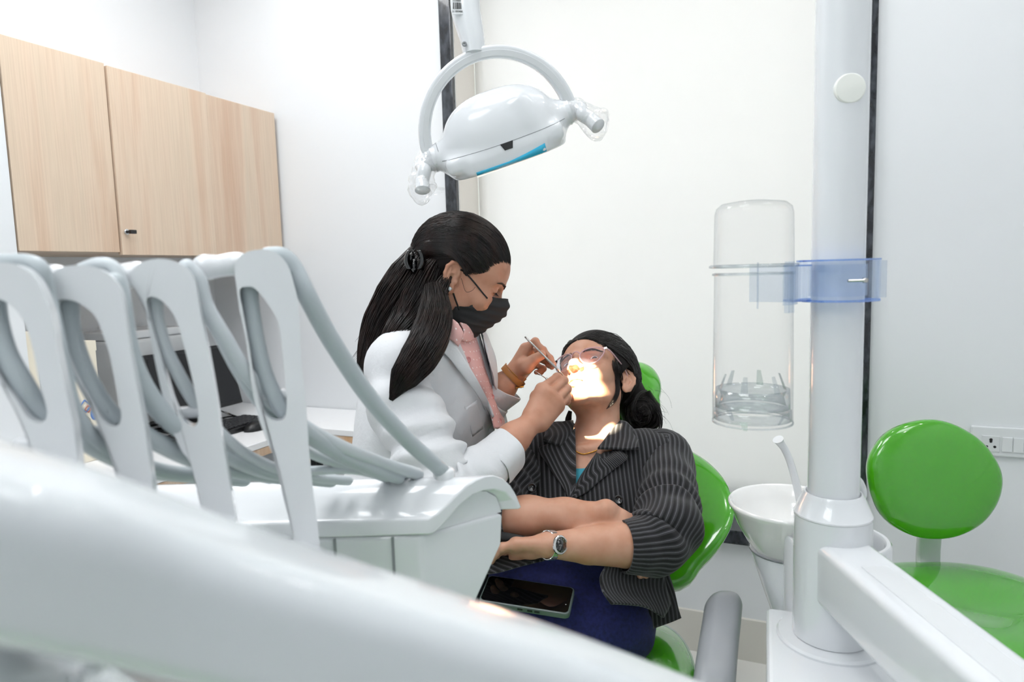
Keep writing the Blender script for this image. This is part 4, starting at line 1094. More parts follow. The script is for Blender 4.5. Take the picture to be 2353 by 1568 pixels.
v, f = box(lw(-0.003, 0, -0.0445), kt(0.14, 0.10, 0.003), LA); mesh('lens', v, f, mat('lens_glass', '#dfeaf2', 0.1, emit=('#fff1d8', 0.6)), lamp, smooth=False)
# yoke: arched bar from joint to joint
yk_ = [lw(0.1505*math.cos(t), -0.002, 0.016+0.1525*math.sin(t)) for t in np.linspace(-0.02, PI+0.02, 60)]
Ty, Ay, By = frames(yk_, None)
ys = rrect(0.025*KL, 0.030*KL, 0.006*KL, 4)
rings = []
for i, t in enumerate(np.linspace(-0.02, PI+0.02, 60)):
    rad = math.cos(t)*lx+math.sin(t)*lz; rings.append(yk_[i]+ys[:, :1]*rad+ys[:, 1:]*ly)
yo = mesh('yoke', *loft(rings), WP, lamp, sharp=40)
gr = []
gs = rrect(0.0115*KL, 0.0015, 0.0006, 2)
for i, t in enumerate(np.linspace(0.0, PI, 56)):
    rad = math.cos(t)*lx+math.sin(t)*lz; gr.append(lw(0.148*math.cos(t), -0.002, 0.016+0.150*math.sin(t))+ly*0.0152*KL+gs[:, :1]*rad+gs[:, 1:]*ly)
mesh('yoke_inlay', *loft(gr), MATS['white_satin'], yo, smooth=False)
# pivots and hand grips
for sg in (-1, 1):
    mesh('pivot_joint', *lathe(kr([(0.0275, -0.0), (0.0275, 0.001), (0.026, 0.0015), (0.0265, 0.016), (0.0245, 0.018), (0.022, 0.026), (0.02, 0.034), (0.0, 0.034)]), lw(sg*0.129, 0, 0.0125), lx*sg, 40), WP, lamp, sharp=35)
    mesh('pivot_gap', *lathe(kr([(0.0281, -0.0006), (0.0281, 0.0006)]), lw(sg*0.129, 0, 0.0125), lx*sg, 40), MATS['seam'], lamp)
FILM = clear_plastic('bag_film', '#fdfdfd', 0.06, 0.6, 0.10, '#f4f6f7', 1.8)
def grip(pts, r, bag, seed):
    pth = catmull(pts, 8); r = [x*KL for x in r]; bag = (bag[0], [x*KL for x in bag[1]])
    g = mesh('hand_grip', *tube(pth, r, 22, round_ends=False), WP, lamp, sharp=50)
    mesh('grip_end', *lathe([(r[-1]*0.98, -0.0005), (r[-1]*0.98, 0.0008), (0, 0.001)], pth[-1], pth[-1]-pth[-2], 24), MATS['white_satin'], g)
    bp = catmull(bag[0], 9); T, A, B = frames(bp); rr = np.interp(np.linspace(0, 1, len(bp)), np.linspace(0, 1, len(bag[1])), bag[1])
    rg = np.random.default_rng(seed); n = 40; rings = []
    for i in range(len(bp)):
        ring_ = []
        for j in range(n):
            a = 2*PI*j/n
            q_ = bp[i]+rr[i]*(math.cos(a)*A[i]+math.sin(a)*B[i])
            ring_.append(q_)
        rings.append(np.array(ring_))
    v, f = loft(rings, caps=False)
    nrm = v-np.repeat(bp, n, axis=0)
    v = v+nrm*(0.10*wob(v, 260, seed)+0.06*wob(v, 620, seed+1))[:, None]
    return mesh('plastic_sleeve', v, f, FILM, g, smooth=False)
dl = 1.365*KL
grip([lw(-0.155, 0, 0.012), lw(-0.168, 0.0, 0.006), P(975, 392, dl), P(970, 415, dl), P(971, 437, dl-KL*0.008)], [0.016, 0.0155, 0.0145, 0.0145, 0.0155],
     ([lw(-0.140, 0, 0.0125), lw(-0.158, 0, 0.011), P(977, 385, dl), P(970, 410, dl), P(970, 430, dl), P(976, 446, dl-KL*0.004), P(990, 450, dl-KL*0.004)], [0.027, 0.024, 0.023, 0.023, 0.026, 0.029, 0.024, 0.008]), 3)
grip([lw(0.155, 0, 0.013), lw(0.168, 0.0, 0.010), P(1338, 262, dl), P(1356, 274, dl), P(1374, 290, dl-KL*0.012)], [0.016, 0.0155, 0.0145, 0.0145, 0.0155],
     ([lw(0.142, 0, 0.0135), lw(0.158, 0, 0.013), P(1330, 256, dl), P(1350, 268, dl), P(1368, 281, dl-KL*0.006), P(1385, 287, dl-KL*0.012), P(1397, 289, dl-KL*0.014)], [0.026, 0.023, 0.022, 0.023, 0.027, 0.033, 0.030, 0.012]), 9)
# flaps of the bags
for pts_ in (((985, 425), (1022, 432), (1019, 443), (984, 452)), ((1368, 258), (1402, 262), (1399, 292), (1378, 268))):
    g_ = [[P(*pts_[0], dl-KL*0.01), P(*pts_[1], dl-KL*0.012)], [P(*pts_[3], dl-KL*0.004), P(*pts_[2], dl-KL*0.008)]]
    v, f, uv_ = patch([[lerp(g_[0][0], g_[0][1], t) for t in (0, .33, .66, 1)], [lerp(lerp(g_[0][0], g_[1][0], .5), lerp(g_[0][1], g_[1][1], .5), t)+CF*0.006 for t in (0, .33, .66, 1)], [lerp(g_[1][0], g_[1][1], t) for t in (0, .33, .66, 1)]], 5, 5)
    v = v+CF*(0.003*wob(v, 300, 4))[:, None]
    mesh('sleeve_flap', v, f, FILM, lamp, smooth=False)
# arm carrying the yoke
def proj_x(p_): return W_PX/2+F_PX*((p_-CAM) @ CR)/((p_-CAM) @ CF)
yt_ = min((lw(0.1505*math.cos(t), -0.002, 0.016+0.158*math.sin(t)) for t in np.linspace(1.2, 2.2, 60)), key=lambda p_: abs(proj_x(p_)-1089)); dy_ = float((yt_-CAM) @ CF)
ap_ = catmull([yt_, P(1086, 94, dy_), P(1078, 58, dy_), P(1070, 20, dy_), P(1068, -40, dy_), P(1067, -240, dy_)], 7)
mesh('lamp_arm', *tube(ap_, kr([0.0200, 0.0235, 0.0265, 0.0285, 0.0285, 0.0285]), 32, flat=1.0), WP, lamp)
mesh('arm_neck', *tube([yt_+(yt_-ap_[7])*0.12, lerp(yt_, ap_[7], 0.62)], kr([0.0206, 0.0232]), 32), WP, lamp, sharp=40)
scr = P(1067, 101, dy_-0.0225*KL)
mesh('arm_screw', *lathe([(0.0042, -0.002), (0.0042, 0.001), (0.002, 0.0012), (0.0015, 0.0)], scr, -CF, 18), MATS['seam'], lamp)
up_ = ap_[-1]
bm_ = MB(); pz_ = V(px_, py_, up_[2]+0.06)
bm_.add(tube(catmull([up_, up_+V(0, 0, 0.05), lerp(up_+V(0, 0, 0.06), pz_, 0.1), lerp(up_+V(0, 0, 0.06), pz_, 0.85), pz_-unit(pz_-up_-V(0, 0, 0.06))*(r_p+0.012)], 6), 0.026, 20))
bm_.build('lamp_boom', WP, lamp)
mesh('boom_sleeve', *lathe([(r_p+0.001, -0.05), (r_p+0.016, -0.046), (r_p+0.016, 0.05), (r_p+0.001, 0.054)], pz_, (0, 0, 1), 40, closed=True), WP, lamp, sharp=40)
# bar code sticker
bcx, bcy = CR, CU
st_c = P(1051, 14, dy_-0.0285*KL)
lab = mesh('sticker', *box(st_c+CF*0.002, (0.019, 0.026, 0.0012), (CR, CU, CF)), MATS['white_satin'], lamp, smooth=False)
bars = MB(); x = -0.0075; rg = np.random.default_rng(5)
while x < 0.0075:
    w_ = rg.choice([0.0005, 0.0008, 0.0013]); bars.add(box(st_c+CF*0.0009+CR*(x+w_/2)+CU*0.001, (w_, 0.011, 0.0006), (CR, CU, CF))); x += w_+rg.choice([0.0006, 0.001])
bars.build('bar_code', MATS['rubber_black'], lab, smooth=False)
def text(name, body, size, o, ex, ey, m, parent, extr=0.0002, align='CENTER'):
    cu = bpy.data.curves.new(name, 'FONT'); cu.body = body; cu.size = size; cu.extrude = extr; cu.align_x = align; cu.align_y = 'CENTER'
    to_ = bpy.data.objects.new(name+'_tmp', cu); COL.objects.link(to_)
    dg = bpy.context.evaluated_depsgraph_get(); me = bpy.data.meshes.new_from_object(to_.evaluated_get(dg))
    n = len(me.vertices); co = np.zeros(n*3, np.float32); me.vertices.foreach_get('co', co); co = co.reshape(-1, 3)
    fs = [tuple(p.vertices) for p in me.polygons]
    bpy.data.objects.remove(to_); bpy.data.curves.remove(cu)
    ez = np.cross(ex, ey)
    return mesh(name, o+co[:, :1]*ex+co[:, 1:2]*ey+co[:, 2:3]*ez, fs, m, parent, smooth=False)
text('serial_text', '21 050406', 0.0042, st_c+CF*0.0008-CU*0.0085, CR, CU, MATS['rubber_black'], lab)
text('serial_text', 'S 21050302', 0.0034, st_c+CF*0.0008+CU*0.0095, CR, CU, MATS['rubber_black'], lab)
# the lamp's beam
mouth = P(1352, 916, 1.43)
sl = bpy.data.lights.new('lamp_beam', 'SPOT'); sl.energy = 360; sl.color = (1.0, 0.86, 0.62); sl.spot_size = math.radians(8.8); sl.spot_blend = 0.15; sl.shadow_soft_size = 0.012
so2 = bpy.data.objects.new('lamp_beam', sl); COL.objects.link(so2); src = lw(-0.003, 0, -0.05); so2.location = tuple(src)
so2.rotation_euler = Vector(mouth-src).to_track_quat('-Z', 'Y').to_euler(); so2.scale = (1, 1, 1)
# ================================================================== people: shared parts
def skin(name, base, lip, red):
    m = mat(name, base, 0.46, spec=0.4, sss=0.12)
    N, L, b = nodes(m)
    rp = vary(m, red, (28, 28, 28), 0.40, 0.75, 5)
    a = N.new('ShaderNodeAttribute'); a.attribute_name = 'lip'
    mx = N.new('ShaderNodeMixRGB'); mx.inputs[2].default_value = lin(lip)
    L.new(a.outputs['Fac'], mx.inputs['Fac']); L.new(rp.outputs['Color'], mx.inputs[1])
    n = N.new('ShaderNodeAttribute'); n.attribute_name = 'nail'
    mx2 = N.new('ShaderNodeMixRGB'); mx2.inputs[2].default_value = lin('#dfb3a0')
    L.new(n.outputs['Fac'], mx2.inputs['Fac']); L.new(mx.outputs[0], mx2.inputs[1])
    L.new(mx2.outputs[0], b.inputs['Base Color'])
    tc = N.new('ShaderNodeTexCoord'); no = N.new('ShaderNodeTexNoise'); bp = N.new('ShaderNodeBump')
    no.inputs['Scale'].default_value = 500; bp.inputs['Strength'].default_value = 0.08; bp.inputs['Distance'].default_value = 0.0006
    L.new(tc.outputs['Object'], no.inputs['Vector']); L.new(no.outputs['Fac'], bp.inputs['Height']); L.new(bp.outputs['Normal'], b.inputs['Normal'])
    return m
SKIN_P = skin('skin_patient', '#c99a82', '#98403c', '#bb876c')
SKIN_D = skin('skin_dentist', '#c4927a', '#a85c4e', '#b68066')
def hair_mat(name, c1, c2):
    m = mat(name, c1, 0.36, spec=0.5)
    vary(m, c2, (60, 60, 20), 0.4, 0.8, 3)
    return m
HAIR_D = hair_mat('hair_dark_brown', '#120d0c', '#33201b')
HAIR_B = mat('hair_under', '#140e0d', 0.65, spec=0.3)
HAIR_P = hair_mat('hair_black', '#191615', '#2b2624')
EYE_W = mat('eye_white', '#e9e4df', 0.08, coat=1.0)
EYE_I = mat('iris_brown', '#3a2415', 0.08, coat=1.0)
BROW = mat('brow_hair', '#30231d', 0.6)

class Head:
    """face frame in millimetres: x to the person's left, y forward, z up, origin midway between the ears"""
    def __init__(s, o, f, u, scale=1.0, low=1.0, ez=21):
        s.low = low; s.ez = ez
        s.o = np.asarray(o, float); s.f = unit(f); s.u = unit(np.asarray(u)-s.f*np.dot(u, s.f)); s.l = np.cross(s.u, s.f); s.k = 0.001*scale
        s.A = np.array([s.l, s.f, s.u])
    def p(s, x, y, z):
        if z < -15: z = -15+(z+15)*s.low
        return s.o+s.k*(x*s.l+y*s.f+z*s.u)
    def loc(s, q):
        r = ((np.asarray(q)-s.o) @ s.A.T)/s.k
        if s.low != 1.0: r[..., 2] = np.where(r[..., 2] < -15, -15+(r[..., 2]+15)/s.low, r[..., 2])
        return r
    def r(s, *v): return np.array(v)*s.k
    def lips(s, open_=0.0):
        U = [(-24, 76, -47), (-14, 87, -44.5), (-5, 93, -42.5), (0, 92.8, -43.6), (5, 93, -42.5), (14, 87, -44.5), (24, 76, -47)]
        Lw = [(-22, 77, -49-open_*.4), (-12, 87, -52.5-open_), (0, 91, -54.5-open_), (12, 87, -52.5-open_), (22, 77, -49-open_*.4)]
        return U, Lw
    def sculpt(s, S, lid_u=5.0, lid_l=-5.0, open_=0.0, smile=0.0):
        p, A, k = s.p, s.A, s.k
        e = lambda c, r, kk=10, op='u': S.ell(p(*c), s.r(*r), A, kk*k, op)
        c = lambda a, b, ra, rb, kk=10, op='u': S.cone(p(*a), p(*b), ra*k, rb*k, kk*k, op)
        e((0, -6, 52), (69, 92, 79), 5)
        e((0, 42, 50), (55, 46, 52), 30)
        e((0, 34, -8), (53, 50, 56), 30)
        for g in (-1, 1):
            e((g*36, 58, -10), (20, 20, 20), 22)
            c((g*45, 4, -32), (g*13, 66, -76), 14, 11.5, 24)
        e((0, 68, -40), (29, 23, 27), 22)
        e((0, 73, -77), (16, 13, 12), 16)
        e((0, 28, -54), (32, 42, 18), 25)
        for g in (-1, 1):
            e((g*32, 89, s.ez), (18.5, 15, 12), 12, 's')
            c((g*13, 84, s.ez+15), (g*45, 70, s.ez+14), 7, 6.5, 13)
        c((0, 80, 28), (0, 103, -9), 6.5, 8.2, 12)
        e((0, 105, -11), (9.5, 9, 8.5), 8)
        for g in (-1, 1):
            e((g*11.5, 95, -16), (7.5, 10, 7.5), 6)
            e((g*7, 100, -23), (4.2, 7, 6.5), 2, 's')
        # lids
        for g in (-1, 1):
            cc = np.array([g*32, 70.5, s.ez])
            def lid(q, cc=cc, top=True):
                z = s.loc(q)-cc
                if top: hgt = lid_u-0.020*z[..., 0]**2; pl = hgt-z[..., 2]
                else: hgt = lid_l+0.018*z[..., 0]**2; pl = z[..., 2]-hgt
                return np.maximum(np.linalg.norm(z, axis=-1)-13.6, pl)*k
            o_ = p(*cc)
            S.custom(lambda q, cc=cc: lid(q, cc, True), o_-0.016, o_+0.016, 4*k)
            S.custom(lambda q, cc=cc: lid(q, cc, False), o_-0.016, o_+0.016, 4*k)
        U, Lw = s.lips(open_)
        S.chain([p(*q) for q in U], [2.2*k, 3.2*k, 3.6*k, 3.4*k, 3.6*k, 3.2*k, 2.2*k], 5*k)
        S.chain([p(*q) for q in Lw], [2.4*k, 4*k, 4.6*k, 4*k, 2.4*k], 5*k)
        if open_ > 0: 
            S.chain([p(-20, 83, -48.2-open_*.2), p(-10, 92, -48.3-open_*.4), p(0, 96, -48.6-open_*.45), p(10, 92, -48.3-open_*.4), p(20, 83, -48.2-open_*.2)], [0.8*k, (0.9+open_*.42)*k, (0.9+open_*.5)*k, (0.9+open_*.42)*k, 0.8*k], 1.5*k, 's')
        else: S.chain([p(-22, 83, -48), p(0, 97, -48.6), p(22, 83, -48)], 1.1*k, 1.5*k, 's')
        for g in (-1, 1): s.ear(S, g)
    def ear(s, S, g):
        k = s.k
        base = np.array([g*64.5, -2.0, 6.0]); e1 = np.array([g*0.42, -0.90, 0.0]); e1 /= np.linalg.norm(e1); e2 = np.array([0, -0.12, 0.99]); e2 /= np.linalg.norm(e2)
        e3 = np.cross(e1, e2); e3 = e3 if e3[0]*g > 0 else -e3
        E = lambda b, h, o=0: s.p(*(base+b*e1+h*e2+o*e3))
        Ax = np.array([s.A.T @ e1, s.A.T @ e2, s.A.T @ e3])
        S.ell(E(9, 3, 1), s.r(16, 29, 4.6), Ax, 4*k)
        S.ell(E(8, -2, 6.5), s.r(8.5, 12, 5.2), Ax, 2*k, 's')
        S.ell(E(11, 18, 6.2), s.r(8, 7, 3.4), Ax, 2*k, 's')
        S.chain([E(1, 3, 2), E(-5, 12, 2), E(-4, 24, 2.5), E(5, 31, 3), E(16, 29, 4), E(24, 18, 5), E(25, 4, 5), E(20, -10, 4), E(12, -20, 3)], [2.6*k, 3*k, 3.4*k, 3.5*k, 3.5*k, 3.4*k, 3.2*k, 3*k, 3*k], 2.5*k)
        S.chain([E(15, 16, 3), E(17, 2, 4), E(13, -11, 3.5), E(5, -15, 3)], [2.6*k, 3*k, 3*k, 2.6*k], 2.5*k)
        S.ell(E(5, -23, 2), s.r(8, 9, 4), Ax, 4*k)
        S.ell(E(-3, -4, 3), s.r(4, 5.5, 3.6), Ax, 3*k)
        s.lobe = {**getattr(s, 'lobe', {}), g: E(6, -21, 6.5)}
    def lip_attr(s, pts, open_=0.0):
        U, Lw = s.lips(open_); q = s.loc(pts); best = np.full(len(q), 99.0)
        for ch, rs in ((U, 3.6), (Lw, 4.4)):
            ch = np.array(ch, float)
            for i in range(len(ch)-1):
                ba = ch[i+1]-ch[i]; h = np.clip(((q-ch[i]) @ ba)/(ba @ ba), 0, 1); d = np.linalg.norm(q-ch[i]-h[:, None]*ba, axis=1)-rs
                best = np.minimum(best, d)
        return np.clip((1.4-best)/1.6, 0, 1)*(q[:, 1] > 70)
    def eyes(s, parent, look=(0, 1, 0)):
        for g in (-1, 1):
            o = s.p(g*32, 70.5, s.ez); R = 12.1*s.k
            eb = mesh('eyeball', *ball(o, R, 24, rings=16), EYE_W, parent)
            d = unit(look[0]*s.l+look[1]*s.f+look[2]*s.u) if len(look) == 3 else unit(look[3]*unit(CAM-o)+look[0]*s.l+look[1]*s.f+look[2]*s.u)
            ir = lathe([(0.0, R+0.0009), (0.0025, R+0.0007), (0.0048, R+0.0002), (0.0063, R-0.0009)], o, d, 24)
            mesh('iris', *ir, EYE_I, eb)
    def brows(s, parent, bvh, m):
        rg = np.random.default_rng(3)
        for g in (-1, 1):
            mb = MB()
            for i in range(120):
                t = rg.uniform(0, 1); x = g*(13+t*35); z = s.ez+12+5.5*math.sin(min(1, t*1.25)*PI*0.62)-7*max(0, t-0.6)**1.2+rg.uniform(-2.4, 2.4)*(1-0.6*t)
                tr = bvh.ray_cast(Vector(s.p(x, 140, z)), Vector(-s.f))
                if tr[0] is None: continue
                q = np.array(tr[0]); nrm = np.array(tr[1]); nrm = nrm if nrm @ s.f > 0 else -nrm
                dr = unit(s.l*g*(0.5+0.7*t)+s.u*(0.55-0.8*t)); dr = unit(dr-nrm*(dr @ nrm))
                a = q+nrm*0.0002; b_ = q+dr*0.0065+nrm*0.0012
                mb.add(tube([a, (a+b_)/2+nrm*0.0004, b_], [0.0005, 0.00045, 0.0001], 4, caps=False))
            mb.build('eyebrow', m, parent)

def hand(S, wrist, pts, k=0.005, palm_r=0.0125, fr=None, fs=1.0):
    """pts: dict with 'knuckles' (4 points, index..little), 'fingers' (4 lists of joints after the knuckle), 'thumb' (list from its base)"""
    kn = [np.asarray(q, float) for q in pts['knuckles']]; w = np.asarray(wrist, float)
    fr = fr or [0.0081, 0.0084, 0.0079, 0.0069]
    fr = [x*fs for x in fr]
    ax = unit(kn[0]-kn[3])
    wr = [w+ax*0.016*fs, w+ax*0.006*fs, w-ax*0.005*fs, w-ax*0.015*fs]
    for i in range(4):
        S.cone(wr[i], kn[i], palm_r*1.12*fs, palm_r*0.92*fs, 0.014)
    S.cone(lerp(kn[0], kn[1], .5), lerp(kn[2], kn[3], .5), palm_r*0.85*fs, palm_r*0.8*fs, 0.012)
    tips = []
    for i, jl in enumerate(pts['fingers']):
        ch = [kn[i]]+[np.asarray(q, float) for q in jl]
        rs = [fr[i]*1.10, fr[i]*1.0, fr[i]*0.92, fr[i]*0.78][:len(ch)]
        for j in range(len(ch)-1): S.cone(ch[j], ch[j+1], rs[j], rs[j+1], 0.003 if j else 0.0035)
        for j in range(1, len(ch)-1): S.ell(ch[j], rs[j]*1.06, None, 0.004)
        tips.append((ch[-1], unit(ch[-1]-ch[-2]), rs[-1]))
    if 'thumb' in pts:
        ch = [np.asarray(q, float) for q in pts['thumb']]; rs = [0.0155*fs, 0.0115*fs, 0.0102*fs, 0.0088*fs][:len(ch)]
        for j in range(len(ch)-1): S.cone(ch[j], ch[j+1], rs[j], rs[j+1], 0.010 if j == 0 else 0.0035)
        S.cone(w+(kn[0]-w)*0.15, ch[0], palm_r*fs, rs[0], 0.014)
        tips.append((ch[-1], unit(ch[-1]-ch[-2]), rs[-1]))
    return tips

def strands(mb, guide, radii, n, rg, r0=0.0006, seg_n=6, spread=1.0, rim=0.55, wave=0.0, sides=3, tip=0.3):
    """tubes that follow a guide inside its swelling radius"""
    g = catmull(guide, seg_n); T, A, B = frames(g)
    rr = np.interp(np.linspace(0, 1, len(g)), np.linspace(0, 1, len(radii)), radii)
    L = np.concatenate([[0], np.cumsum(np.linalg.norm(np.diff(g, axis=0), axis=1))])
    for i in range(n):
        a = rg.uniform(0, 2*PI); q = math.sqrt(rg.uniform(rim*rim, 1.0))*spread; ph = rg.uniform(0, 6.28); tw = rg.uniform(-0.5, 0.5)
        aa = a+tw*L/max(L[-1], 1e-6)
        path = g+(rr*q)[:, None]*(np.cos(aa)[:, None]*A+np.sin(aa)[:, None]*B)
        if wave: path = path+wave*np.sin(L/0.05*2+ph)[:, None]*A+wave*np.cos(L/0.06*2+ph*1.7)[:, None]*B
        s0, s1 = 0, len(path)-int(rg.uniform(0, 0.28)**1.3*len(path))
        r = r0*rg.uniform(0.7, 1.4)
        mb.add(tube(path[s0:s1], [r, r, r, r*tip], sides, caps=False))
def cam_off(q, dd):       # move a point towards the viewer by dd metres along its sight line
    r = np.asarray(q)-CAM; return np.asarray(q)-unit(r)*dd
class Surf:
    """places points on a finished surface, as seen along a sight line"""
    def __init__(s, *meshes):
        vs, fs, n = [], [], 0
        for v, f in meshes:
            vs += np.asarray(v).tolist(); fs += [tuple(int(i)+n for i in q) for q in f]; n += len(v)
        s.b = BVHTree.FromPolygons(vs, fs)
    def at(s, px, py, lift=0.002, d=None):
        r = unit(ray(px, py)); h = s.b.ray_cast(Vector(CAM), Vector(r))
        if h[0] is None: return P(px, py, d if d else 1.4)
        return np.array(h[0])-r*lift
# ================================================================== the patient
patient = thing('person', 'reclining person in a dark pinstripe jacket, navy trousers and clear glasses, arms folded', 'person', (P(1300, 1400, 1.2)[0], P(1300, 1400, 1.2)[1], 0.60))
_f0 = -.52*CR+.63*CU-.58*CF
hp = Head(P(1370, 894, 1.50), _f0, .16*CR+.73*CU+.66*CF, ez=15)
neckb = P(1375, 1022, 1.462)
shL, shR = P(1520, 1052, 1.455), P(1222, 1055, 1.44)
elL, elR = P(1523, 1238, 1.235), P(1130, 1190, 1.27)
wrL, wrR = P(1262, 1253, 1.165), P(1392, 1182, 1.235)
chest = P(1368, 1130, 1.44); hip = P(1308, 1345, 1.335)
S = SDF()
hp.sculpt(S, 2.8, -3.8, 3.0)
S.cone(hp.p(5, -8, -30), neckb, 0.044, 0.047, 0.02)
# trapezius, chest, torso
for sh in (shL, shR): S.cone(neckb-(neckb-hip)/np.linalg.norm(neckb-hip)*0.08, sh+CF*0.025, 0.024, 0.030, 0.03)
up_t = unit(neckb-hip); l_t = unit(shL-shR); f_t = np.cross(l_t, up_t); f_t = f_t if f_t @ -CF > 0 else -f_t
S.ell(chest-up_t*0.035, (0.14, 0.088, 0.145), np.array([l_t, f_t, up_t]), 0.05)
S.ell(lerp(chest, hip, 0.6), (0.125, 0.08, 0.15), np.array([l_t, f_t, up_t]), 0.05)
S.ell(hip, (0.14, 0.085, 0.11), np.array([l_t, f_t, up_t]), 0.05)
# collarbones
for sh in (shL, shR): S.cone(neckb+f_t*0.055-up_t*0.025, lerp(neckb, sh, .75)+f_t*0.055-up_t*0.005, 0.008, 0.007, 0.02)
# arms
S.cone(shL, elL, 0.040, 0.038, 0.03); S.cone(shR, elR, 0.040, 0.038, 0.03)
S.chain([elL, P(1440, 1254, 1.205), P(1350, 1254, 1.184), wrL], [0.037, 0.0385, 0.032, 0.0210], 0.004)
S.chain([elR, P(1215, 1186, 1.255), P(1300, 1186, 1.24), wrR], [0.038, 0.0335, 0.029, 0.0215], 0.02)
hL = dict(knuckles=[P(1186, 1250, 1.158), P(1182, 1254, 1.176), P(1181, 1259, 1.194), P(1184, 1264, 1.210)],
          fingers=[[P(1155, 1258, 1.162), P(1140, 1270, 1.17), P(1134, 1283, 1.176)], [P(1150, 1262, 1.18), P(1136, 1276, 1.188), P(1130, 1290, 1.193)], [P(1150, 1266, 1.198), P(1138, 1280, 1.206), P(1132, 1292, 1.21)], [P(1158, 1272, 1.214), P(1148, 1284, 1.22), P(1142, 1293, 1.222)]],
          thumb=[P(1222, 1262, 1.185), P(1196, 1272, 1.195), P(1180, 1280, 1.20)])
tpL = hand(S, wrL, hL, fs=0.88)
hR = dict(knuckles=[P(1452, 1215, 1.262), P(1456, 1232, 1.272), P(1453, 1248, 1.282), P(1446, 1260, 1.29)],
          fingers=[[P(1488, 1250, 1.30), P(1500, 1292, 1.262), P(1497, 1320, 1.226)], [P(1482, 1268, 1.305), P(1490, 1298, 1.258), P(1484, 1322, 1.222)], [P(1472, 1280, 1.305), P(1478, 1302, 1.256), P(1471, 1323, 1.220)], [P(1460, 1285, 1.305), P(1462, 1298, 1.262), P(1459, 1308, 1.24)]],
          thumb=[P(1425, 1196, 1.235), P(1452, 1196, 1.25), P(1470, 1202, 1.262)])
tpR = hand(S, wrR, hR)
pts, q = S.build(0.0016, 1)
nail = np.zeros(len(pts))
for tp_, d_, r_ in tpR:
    c_ = cam_off(tp_+d_*r_*0.3, r_*0.95); nail = np.maximum(nail, np.clip((0.0052-np.linalg.norm(pts-c_, axis=1))/0.0012, 0, 1))
body_p = mesh('body', pts, q, SKIN_P, patient, recalc=False, attrs={'lip': hp.lip_attr(pts, 3.0), 'nail': nail})
SP = Surf((pts, q))
print('patient verts', len(pts))
hp.eyes(body_p, (0.0, 0.35, 0.06, 0.8))
hp.brows(patient, SP.b, BROW)
# teeth just inside the parted lips
tb_ = MB()
for i in range(-4, 5):
    x = i*5.2; y = 85.0-0.075*x*x*0.55
    tb_.add(ball(hp.p(x, y, -46.0), hp.r(2.7, 2.6, 5.0), 10, hp.A, 8))
tb_.build('teeth', mat('tooth', '#ece6da', 0.15, coat=0.6), body_p)

# ---- teal top and gold necklace
tl = [[SP.at(px, py, 0.003) for px, py in row] for row in (((1306, 1074), (1322, 1078), (1338, 1078), (1352, 1076)), ((1306, 1090), (1318, 1094), (1330, 1095), (1344, 1094)), ((1302, 1120), (1312, 1122), (1320, 1122), (1330, 1120)))]
o = mesh('camisole', *patch(tl, 6, 6), mat('teal_cloth', '#3e9bb0', 0.8), patient); solidify(o, 0.002, 1)
nk = [SP.at(px, py, 0.0012) for px, py in ((1318, 1022), (1322, 1035), (1330, 1041), (1341, 1044), (1352, 1042), (1362, 1039), (1372, 1035))]
nkp = catmull(nk, 8)
mb = MB()
for i in range(0, len(nkp)-1, 1): mb.add(ball(nkp[i], (0.0013, 0.0013, 0.0013), 8, rings=5))
mb.add(tube(nkp, 0.0006, 6)); mb.build('necklace', MATS['gold'], patient)

# ---- trousers
S2 = SDF(); A_w = np.array([l_t, f_t, up_t])
hw = V(-fw[0], -fw[1], 0)
hl_, hr_ = P(1405, 1414, 1.29), P(1222, 1396, 1.27)
S2.ell(hip+up_t*0.06+f_t*0.012, (0.135, 0.086, 0.09), A_w, 0.04)
S2.ell(hip-up_t*0.02+f_t*0.012, (0.150, 0.084, 0.11), np.array([l_t, f_t, up_t]), 0.04)
kneeL, kneeR = hl_+hw*0.42-V(0, 0, 0.03), hr_+hw*0.42-V(0, 0, 0.03)
for a, b_ in ((hl_, kneeL), (hr_, kneeR)):
    S2.cone(a-V(0, 0, 0.012), b_, 0.077, 0.060, 0.045)
    S2.cone(b_, b_+hw*0.36-V(0, 0, 0.10), 0.064, 0.050, 0.03)
S2.ell(lerp(hl_, hr_, .5)+hw*0.05-V(0, 0, 0.012), (0.10, 0.14, 0.078), np.array([rt, fw, V(0, 0, 1)]), 0.06)
S2.disp(lambda p: 0.0030*wob(p*np.array([1, 1, 1.4]), 60, 5)+0.0016*wob(p, 150, 6), hip-0.9, hip+0.9)
v2, q2 = S2.build(0.004, 2)
navy = mat('navy_cloth', '#1f2560', 0.85, sheen=0.05, bump=(700, 0.12, 0.0006)); vary(navy, '#171b48', (160, 160, 160), 0.35, 0.7, 6)
trs = mesh('trousers', v2, q2, navy, patient, recalc=False)
ST = Surf((v2, q2))
for b_ in (kneeL, kneeR):
    ft_ = b_+hw*0.40-V(0, 0, 0.115)
    S3 = SDF(); S3.cone(ft_-hw*0.02, ft_+hw*0.05+V(0, 0, 0.12), 0.038, 0.026, 0.03); S3.cone(ft_, ft_-hw*0.04-V(0, 0, 0.02), 0.036, 0.034, 0.02)
    v3, q3 = S3.build(0.004, 1); mesh('shoe', v3, q3, MATS['black_plastic'], patient, recalc=False)

